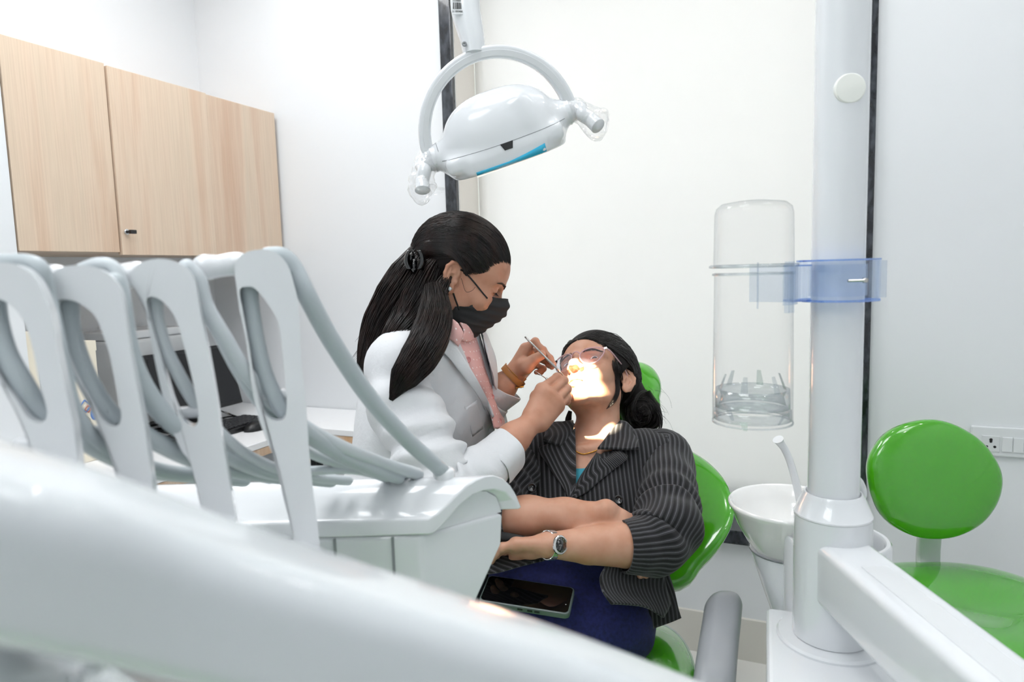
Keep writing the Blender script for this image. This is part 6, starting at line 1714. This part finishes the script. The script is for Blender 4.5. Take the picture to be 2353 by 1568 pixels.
# ear stud
lo_ = hd.lobe[-1]; sx_ = unit(CR+CU); sy_ = unit(CU-CR)
stt = mesh('ear_stud', *box(lo_-CF*0.002, (0.0085, 0.0085, 0.004), (sx_, sy_, CF)), MATS['steel'], dent, smooth=False); bevel(stt, 0.001, 1)
mesh('stone', *lathe([(0.0038, 0.0), (0.0026, 0.0016), (0.0, 0.0017)], lo_-CF*0.004, -CF, 8), mat('stone_clear', '#dfe9ee', 0.05, coat=1.0), stt, smooth=False)

# ---- white coat
coat = mat('coat_white', '#d4d6d9', 0.8, sheen=0.1, bump=(32, 0.45, 0.006))
C_ = SDF()
C_.ell(chD, (0.172, 0.128, 0.19), A_d, 0.03)
C_.ell(lerp(chD, hipD, 0.5)-CR*0.012, (0.148, 0.115, 0.18), A_d, 0.05)
C_.ell(hipD, (0.155, 0.12, 0.15), A_d, 0.05)
C_.cone(hipD-CR*0.01, hipD-V(0, 0, 0.22)-CR*0.03, 0.135, 0.145, 0.05)
for sh in (sR_d, sL_d): C_.cone(lerp(nb, sh, .35)-up_d*0.035, sh-up_d*0.005, 0.046, 0.060, 0.05)
C_.cone(hd.p(0, -10, -30), nb-up_d*0.01+f_d*0.025, 0.058, 0.060, 0.015, 's')
def vcut_d(p_):
    pl_ = []
    inn = P(1095, 870, 1.4)-CAM
    for a, b_ in (((1024, 756), (1090, 868)), ((1090, 868), (1146, 1010)), ((1094, 762), (1138, 885)), ((1138, 885), (1166, 1000))):
        n_ = unit(np.cross(ray(*a), ray(*b_))); n_ = n_ if n_ @ inn > 0 else -n_; pl_.append((p_-CAM) @ n_)
    near_ = np.minimum(pl_[0], pl_[1]); far_ = np.maximum(np.minimum(pl_[2], 9), np.minimum(pl_[3], 9))
    py_px = (p_-CAM) @ CU/np.maximum((p_-CAM) @ CF, .1)
    return np.maximum(np.maximum(-near_, -far_), np.maximum((p_-CAM) @ CF-1.53, -(py_px-(784-1000)/F_PX)*1.4))
hull_c = C_.build(0.006, 1)
C_.custom(vcut_d, P(1100, 880, 1.42)-0.25, P(1100, 880, 1.42)+0.25, 0.004, 's')
C_.disp(lambda p: 0.004*wob(p*np.array([1, 1, .6]), 40, 41)+0.0022*wob(p, 95, 42), hipD-0.6, hipD+0.8)
vC, qC = C_.build(0.003, 1)
ct = mesh('coat', vC, qC, coat, dent, recalc=False)
SC = Surf(hull_c); SC2 = Surf((vC, qC))
FD = [(0.33, 0.16, 0.007, 5.0, 1.2), (0.58, 0.12, 0.0095, 8.5, 0.2), (0.78, 0.10, 0.0065, 11, 2.2)]
_, va, fa = sleeve('sleeve', [lerp(nb, sR_d, .35)-up_d*0.02, lerp(nb, sR_d, .72)+up_d*0.006, P(922, 838, 1.297), P(922, 905, 1.275), P(962, 1000, 1.235), P(1004, 1080, 1.205), P(1036, 1120, 1.196), P(1085, 1097, 1.215), P(1125, 1068, 1.242), P(1148, 1048, 1.26)],
       [0.048, 0.056, 0.066, 0.067, 0.063, 0.060, 0.057, 0.050, 0.044, 0.041], ct, FD, 51, coat, 72)
_, vb, fb = sleeve('sleeve', [lerp(nb, sL_d, .35)-up_d*0.02, lerp(nb, sL_d, .72)+up_d*0.006, sL_d, lerp(sL_d, eL_d, .5), eL_d, lerp(eL_d, wL_d, .25), lerp(eL_d, wL_d, .5)],
       [0.048, 0.054, 0.060, 0.058, 0.056, 0.05, 0.046], ct, FD, 57, coat, 56)
# turned-back cuffs
def cuff(a, b_, r0, r1, seed, open_dir):
    ax = unit(b_-a); e1 = unit(np.cross(ax, CF)); e2 = np.cross(ax, e1); n = 56; rings = []
    for t, rr in ((0, r0), (.12, r0+.0015), (.5, lerp(r0, r1, .5)+.0015), (.9, r1+.001), (1.0, r1-.0005), (1.0, r1-.004), (.6, r1-.005)):
        c = lerp(a, b_, t); q_ = []
        for k_ in range(n):
            th = 2*PI*k_/n; d_ = math.cos(th)*e1+math.sin(th)*e2
            sk = 0.010*(d_ @ open_dir)*(1 if t > .3 else -0.3)
            q_.append(c+rr*(1+0.05*math.cos(2*th+seed)+0.03*math.cos(5*th+2*seed))*d_+ax*sk)
        rings.append(np.array(q_))
    v, f = loft(rings, caps=False); v = v+0.0012*np.stack([wob(v, 90, seed+j) for j in range(3)], 1)
    return mesh('cuff', v, f, coat, ct, sharp=60)
cuff(P(1124, 1074, 1.240), P(1168, 1030, 1.276), 0.0445, 0.0425, 2, CU*0.3-CR*0.5)
cuff(P(1104, 926, 1.492), P(1150, 888, 1.486), 0.046, 0.049, 5, CR*0.5-CU*1.6)
# shirt front, coat fronts
pink = mat('shirt_pink', '#dfb0ac', 0.8)
N, L, b = nodes(pink)
u_ = N.new('ShaderNodeUVMap'); mp = N.new('ShaderNodeMapping'); vo = N.new('ShaderNodeTexVoronoi'); rp = N.new('ShaderNodeValToRGB')
vo.feature = 'F1'; vo.inputs['Scale'].default_value = 56; vo.inputs['Randomness'].default_value = 0.25; vo.voronoi_dimensions = '2D'
rp.color_ramp.interpolation = 'CONSTANT'; rp.color_ramp.elements[0].color = lin('#f4e6e4'); rp.color_ramp.elements[1].color = lin('#dfb0ac'); rp.color_ramp.elements[1].position = 0.10
L.new(u_.outputs[0], vo.inputs['Vector']); L.new(vo.outputs['Distance'], rp.inputs['Fac']); L.new(rp.outputs['Color'], b.inputs['Base Color'])
def sheet(name, rows, m, parent, thick=0.003, off=0, wv_=0.0012, seed=1, nu=6, nv=6):
    g = [[q if isinstance(q, np.ndarray) else P(*q) for q in r] for r in rows]; v, f, uv = patch(g, nu, nv)
    v = v+wv_*np.stack([wob(v, 70, seed+j) for j in range(3)], 1)
    o = mesh(name, v, f, m, parent, uv=uv); solidify(o, thick, off); return o, v, f
A = lambda px, py, l=0.004: SC.at(px, py, l, 1.36)
near_edge = [(1026, 770), (1050, 806), (1072, 842), (1096, 880), (1116, 916), (1130, 948), (1140, 985), (1143, 1030)]
dn = [float((A(*p)-CAM) @ CF) for p in near_edge]
dn = np.convolve(np.pad(dn, 1, 'edge'), np.ones(3)/3, 'valid')
print('near edge depths', np.round(dn, 3))
far = [(1092, 765), (1102, 806), (1114, 846), (1127, 884), (1140, 920), (1152, 952), (1160, 985), (1161, 1030)]
shirt_rows = [[P(px-6, py, d+0.008), P(px+(fx-px)*.4, lerp(py, fy, .4)+1, d+0.028), P(px+(fx-px)*.8, lerp(py, fy, .8), d+0.07), P(fx+4, fy, d+0.11)] for (px, py), (fx, fy), d in list(zip(near_edge, far, dn))[:7]]
so_, vS, fS = sheet('shirt', shirt_rows, pink, dent, 0.002, 1, 0.0015, 61)
SS = Surf((vS, fS))
# button placket line and buttons
pk = [SS.at(px, py, 0.0022, 1.4) for px, py in ((1060, 790), (1080, 832), (1101, 868), (1120, 900), (1134, 935), (1144, 970))]
pkl = [(p+unit(np.cross(CF, CU))*0.0) for p in pk]
if 0: mesh('placket', *sweep(catmull(pkl, 5), rrect(0.026, 0.0016, 0.0006, 2), up=tuple(-CF)), pink, so_, smooth=False)
for (px, py) in ((1076, 827), (1130, 912), (1148, 968)):
    c_ = SS.at(px, py, 0.0055, 1.4); nn = unit(unit(CAM-c_)+0.5*CR)
    bt = mesh('button', *lathe([(0.0058, -0.002), (0.0060, 0), (0.0056, 0.0012), (0.0042, 0.0014), (0.0036, 0.0007), (0, 0.0006)], c_, nn, 24), mat('button_pink', '#d98f8c', 0.35, coat=0.3), so_)
    for s_ in (-1, 1): mesh('thread_hole', *ball(c_+nn*0.0009+CU*0.0012*s_, 0.0006, 8, rings=4), MATS['seam'], bt)
# shirt collar: near and far wing
d0 = dn[0]
sheet('shirt_collar', [[(1030, 728, d0-0.005), (1040, 734, d0-0.012), (1052, 744, d0-0.004)], [(1024, 752, d0-0.014), (1045, 760, d0-0.016), (1064, 768, d0-0.006)], [(1030, 778, d0-0.016), (1043, 787, d0-0.016), (1053, 797, d0-0.010)]], pink, so_, 0.003, 0, 0.0008, 64)
sheet('shirt_collar', [[(1056, 742, d0+0.03), (1076, 748, d0+0.05), (1090, 754, d0+0.085)], [(1066, 762, d0+0.02), (1082, 766, d0+0.05), (1092, 770, d0+0.09)], [(1058, 782, d0+0.010), (1074, 786, d0+0.035), (1088, 780, d0+0.075)]], pink, so_, 0.003, 0, 0.0008, 66)
# coat lapels
lp_rows = [[P(1028, 756, d0-0.010), A(1012, 768, .008), A(996, 782, .006)], [P(1040, 786, dn[0]-0.012), A(1020, 798, .010), A(1000, 802, .008)], [P(1058, 812, dn[1]-0.012), A(1038, 822, .011), A(1014, 806, .009)],
           [P(1080, 848, dn[2]-0.012), A(1064, 858, .011), A(1046, 840, .009)], [P(1104, 888, dn[3]-0.012), A(1092, 896, .010), A(1078, 882, .007)], [P(1122, 924, dn[4]-0.011), A(1114, 930, .008), A(1104, 920, .006)], [P(1134, 958, dn[5]-0.010), A(1129, 962, .006), A(1123, 956, .004)]]
sheet('lapel', lp_rows, coat, ct, 0.004, 0, 0.0006, 71)
if 0: sheet('coat_front', [[P(px+1, py+2, d-0.004), P(px-14, py+8, d-0.004), A(px-40, py+18, .002)] for (px, py), d in zip(near_edge[2:], dn[2:])], coat, ct, 0.003, 0, 0.0008, 74)
sheet('lapel', [[P(fx-10, fy+6, d+0.088), P(fx+3, fy+2, d+0.10), P(fx+7, fy-4, d+0.13), P(fx+2, fy-6, d+0.18)] for (fx, fy), d in list(zip(far, dn))[:7]], coat, ct, 0.004, 0, 0.0006, 77)
# chest pocket
pkq = [SC2.at(1070, 938, .0008), SC2.at(1096, 920, .0008), SC2.at(1110, 985, .0008), SC2.at(1086, 1004, .0008)]
o = mesh('pocket', *patch([[pkq[0], lerp(pkq[0], pkq[1], .5), pkq[1]], [lerp(pkq[0], pkq[3], .5), sum(pkq)/4, lerp(pkq[1], pkq[2], .5)], [pkq[3], lerp(pkq[3], pkq[2], .5), pkq[2]]], 5, 5)[:2], coat, ct); solidify(o, 0.0009, 0)

# ---- trousers and shoes below the coat
T_ = SDF(); flg = unit(V(*(-0.12*CR-1.0*CF)[:2], 0)); rgt_ = np.cross(flg, V(0, 0, 1))
for s_ in (-1, 1):
    h0 = V(hipD[0], hipD[1], 0.68)+rgt_*0.085*s_; kn = h0+flg*0.20-V(0, 0, 0.20); ft = kn-flg*0.03; ft[2] = 0.10
    T_.cone(h0, kn, 0.085, 0.062, 0.04); T_.cone(kn, ft, 0.060, 0.045, 0.03)
vT, qT = T_.build(0.005, 1); mesh('trousers', vT, qT, mat('trouser_grey', '#3b3d42', 0.85), dent, recalc=False)
for s_ in (-1, 1):
    h0 = V(hipD[0], hipD[1], 0.68)+rgt_*0.085*s_; ft = h0+flg*0.17; ft[2] = 0.045
    S6 = SDF(); S6.cone(ft-flg*0.03, ft+flg*0.14-V(0, 0, 0.008), 0.044, 0.036, 0.02); S6.cone(ft, ft+V(0, 0, 0.09), 0.042, 0.045, 0.02); v6, q6 = S6.build(0.004, 1); mesh('shoe', v6, q6, MATS['black_plastic'], dent, recalc=False)

# ---- hair
rg = np.random.default_rng(77)
H_ = SDF()
H_.ell(hd.p(0, -12, 56), hd.r(77, 101, 89), hd.A, 0.01)
def dcut(p_):
    q_ = hd.loc(p_); x, y, z = q_[..., 0], q_[..., 1], q_[..., 2]
    line = 24+0.70*(y-20)+np.clip(20-y, 0, 60)*0.2
    return np.maximum(z-line, (12-y)*0.8)*hd.k*0.8
H_.custom(dcut, hd.p(0, 0, 0)-0.25, hd.p(0, 0, 0)+0.25, 0.012, 's')
H_.custom(lambda p_: (hd.loc(p_)[..., 2]+22)*hd.k*0.9, hd.p(0, 0, 0)-0.25, hd.p(0, 0, 0)+0.25, 0.012, 's')
GD = [([(985, 600, 1.395), (955, 645, 1.385), (922, 695, 1.375), (886, 750, 1.372), (860, 800, 1.37), (840, 846, 1.37), (826, 876, 1.37)], [0.042, 0.050, 0.050, 0.042, 0.030, 0.016, 0.003]),
      ([(985, 650, 1.375), (975, 700, 1.35), (948, 745, 1.335), (912, 785, 1.30), (880, 822, 1.285)], [0.040, 0.048, 0.044, 0.030, 0.005]),
      ([(996, 664, 1.32), (1000, 720, 1.29), (988, 775, 1.25), (960, 825, 1.222), (928, 868, 1.206), (898, 920, 1.20)], [0.020, 0.028, 0.032, 0.030, 0.023, 0.003]),
      ([(1008, 668, 1.335), (1016, 712, 1.32), (1012, 752, 1.295), (996, 797, 1.26)], [0.008, 0.012, 0.015, 0.006])]
for gp, gr_ in GD:
    H_.chain(list(catmull([P(*p) for p in gp], 3)), list(np.interp(np.linspace(0, 1, (len(gp)-1)*3+1), np.linspace(0, 1, len(gr_)), np.array(gr_)*0.84)), 0.008)
H_.ell(hd.p(-78, -7, 4), hd.r(24, 23, 38), hd.A, 0.006, 's')
vH, qH = H_.build(0.0028, 1)
hrD = mesh('hair', vH, qH, HAIR_B, dent, recalc=False)
mb = MB()
def on_capD(x, y, z, lift=1.5):
    c_ = np.array([0, -12, 56.0]); r_ = np.array([77, 101, 89.0]); d_ = np.array([x, y, z])-c_
    t_ = 1/np.linalg.norm(d_/r_); return hd.p(*(c_+d_*t_*(1+lift/90)))
for i in range(1500):
    a = rg.uniform(0, 1)
    x0 = -76*math.sin(rg.uniform(-0.75, 1.5)); ys = np.linspace(18, 95, 60); zs_ = 24+0.70*(ys-20)
    on_ = np.abs((x0/77)**2+((ys+12)/101)**2+((zs_-56)/89)**2-1); y0 = ys[on_.argmin()]-rg.uniform(0, 3); z0 = 24+0.70*(y0-20)+rg.uniform(0, 5)
    s0 = np.array([x0, y0, z0]); e0 = np.array([x0*0.35+rg.normal()*8, -98+rg.normal()*4, 20+rg.normal()*12]); bu = rg.uniform(55, 85)*(1-abs(x0)/115); l0 = rg.uniform(0.3, 2.4)
    pth = [on_capD(*(lerp(s0, e0, t)+np.array([x0*0.55*math.sin(PI*t), 0, bu*math.sin(PI*t)])), l0) for t in np.linspace(0, 1, 9)]
    pth = catmull(pth, 3); lq = hd.loc(pth)
    if (((np.abs(lq[:, 0])-74)/17)**2+((lq[:, 1]+8)/20)**2+((lq[:, 2]-6)/31)**2 < 1).any(): continue
    r = 0.00065*rg.uniform(0.7, 1.4); mb.add(tube(pth, [r*0.6, r, r*1.1, r, r*0.5], 3, caps=False))
for (gp, gr_), n_ in zip(GD, (900, 700, 700, 160)):
    strands(mb, [P(*p) for p in gp], np.array(gr_)*1.02, n_, rg, 0.00062, 5, 1.10, 0.80, 0.0012)
strands(mb, [P(1040, 622, 1.338), P(1020, 648, 1.326), P(1002, 690, 1.312), P(986, 745, 1.30)], [0.005, 0.015, 0.022, 0.012], 260, rg, 0.00062, 5, 1.0, 0.2, 0.001)
strands(mb, [P(1010, 590, 1.345), P(985, 630, 1.335), P(958, 690, 1.33), P(935, 750, 1.325)], [0.010, 0.026, 0.034, 0.022], 420, rg, 0.00062, 5, 1.0, 0.3, 0.001)
# loose hairs
for p3 in ([(1022, 770, 1.30), (1030, 830, 1.30), (1036, 880, 1.31), (1034, 930, 1.31)], [(1016, 765, 1.295), (1022, 840, 1.30), (1036, 895, 1.31), (1052, 870, 1.32)], [(980, 810, 1.285), (1000, 845, 1.285), (1022, 866, 1.30)], [(1060, 640, 1.33), (1070, 670, 1.33), (1085, 668, 1.325), (1092, 660, 1.325)]):
    mb.add(tube(catmull([P(*p) for p in p3], 6), [0.00045, 0.0003], 4, caps=False))
for i in range(140):
    k_ = rg.integers(0, 2); gp, gr_ = GD[k_]; g = catmull([P(*p) for p in gp], 5); j = rg.integers(2, len(g)-4)
    r_ = np.interp(j/(len(g)-1), np.linspace(0, 1, len(gr_)), gr_); d_ = unit(-CR*rg.uniform(0.2, 1)+CU*rg.uniform(-0.2, 1)+CF*rg.normal()*0.5)
    a = g[j]+d_*r_*0.98; mb.add(tube(catmull([a, a+d_*0.006-CU*0.010, a+d_*0.010-CU*0.03-CR*0.01], 4), [0.00035, 0.0002], 3, caps=False))
mb.build('hair_strands', HAIR_D, hrD)
# claw clip
cc = P(957, 602, 1.335)
clp = thing('hair_clip', 'black claw hair clip holding the dentist hair at the back of the head', 'hair clip', cc)
for s_ in (-1, 1):
    rows_ = []
    for t in np.linspace(0, 1, 8):
        c = cc+CU*(0.018-0.036*t)-CF*0.012+CR*(0.006*s_+0.006*math.sin(t*PI)*s_); rows_.append([c-CF*0.02, c-CF*0.022+CR*0.005*s_, c+CF*0.0+CR*0.008*s_, c+CF*0.02])
    o = mesh('claw', *patch(rows_, 3, 2)[:2], MATS['black_gloss'], clp); solidify(o, 0.003)
mesh('finger_tab', *ball(P(944, 592, 1.325), (0.008, 0.012, 0.013), 16, (CR, CF, CU)), MATS['black_gloss'], clp)
mesh('finger_tab', *ball(P(952, 612, 1.318), (0.007, 0.011, 0.015), 16, (CR, CF, CU)), MATS['black_gloss'], clp)

# ---- tan strap watch on the far wrist
wl_ax = unit(wL_d-eL_d); wl_c = lerp(eL_d, wL_d, 0.955)
w2_ = thing('wristwatch', 'tan leather strap wristwatch with gold buckle on the wrist of the far hand', 'wristwatch', wl_c)
tan = mat('leather_tan', '#b3763f', 0.5)
e1 = unit(CU-wl_ax*(CU @ wl_ax)); e2 = np.cross(wl_ax, e1); ringp = [wl_c+(0.0300*math.cos(t))*e1+(0.0270*math.sin(t))*e2 for t in np.linspace(0, 2*PI, 49)]
Tq, Aq, Bq = frames(np.array(ringp)); rings = []
ss = rrect(0.013, 0.0022, 0.0008, 2)
for i, t in enumerate(np.linspace(0, 2*PI, 49)):
    nn = unit(math.cos(t)*e1+math.sin(t)*e2); rings.append(ringp[i]+ss[:, :1]*wl_ax+ss[:, 1:]*nn)
mesh('strap', *loft(rings, caps=False), tan, w2_, sharp=40)
mesh('strap_loop', *tube([wl_c+wl_ax*0.008+0.0305*(math.cos(t)*e1+math.sin(t)*e2) for t in np.linspace(-0.2, 1.9, 20)], 0.0012, 6), tan, w2_)
bk = P(1190, 886, 1.468)
fr4 = [bk+CR*a+CU*b_ for a, b_ in ((-0.012, -0.002), (0.013, 0.003), (0.012, -0.003), (-0.011, -0.006))]
mesh('buckle', *tube(fr4+[fr4[0]], 0.0017, 8), MATS['gold'], w2_)
mesh('strap_tail', *sweep([wl_c-e1*0.024, P(1184, 884, 1.470), P(1200, 874, 1.475), P(1206, 868, 1.480)], rrect(0.011, 0.002, 0.0008, 2), up=tuple(-CF)), tan, w2_, smooth=False)

# ---- instruments
pr_ = thing('dental_probe', 'thin steel dental probe held by the far hand, bent tip at the mouth', 'dental instrument', P(1300, 880, 1.45))
q0, q1 = P(1206, 774, 1.440), P(1287, 855, 1.428)
hd_p = [lerp(q0, q1, t) for t in np.linspace(0, 1, 12)]
mesh('handle', *tube(hd_p, [0.0018, 0.0023, 0.0023, 0.002, 0.002, 0.0025, 0.0025, 0.0015], 14), MATS['steel'], pr_)
mesh('probe_tip', *tube(catmull([q1, P(1294, 862, 1.427), P(1301, 870, 1.426), P(1304, 880, 1.425), P(1306, 886, 1.424)], 5), [0.0016, 0.0012, 0.0010, 0.0008, 0.0004], 10), MATS['steel'], pr_)
mi = thing('mouth_mirror', 'thin steel mouth mirror held in the fist of the near hand', 'dental instrument', P(1285, 888, 1.40))
m0, m1 = P(1231, 854, 1.39), P(1253, 869, 1.388)
mesh('stem', *tube([m0, m1], [0.0008, 0.0009], 8), MATS['steel'], mi)
mesh('handle', *tube([m1, P(1256, 871, 1.388), P(1262, 875, 1.388), P(1310, 905, 1.388)], [0.0012, 0.0026, 0.003, 0.0028], 12), MATS['steel'], mi)
mesh('stem_tip', *ball(m0, 0.0011, 8), MATS['steel'], mi)
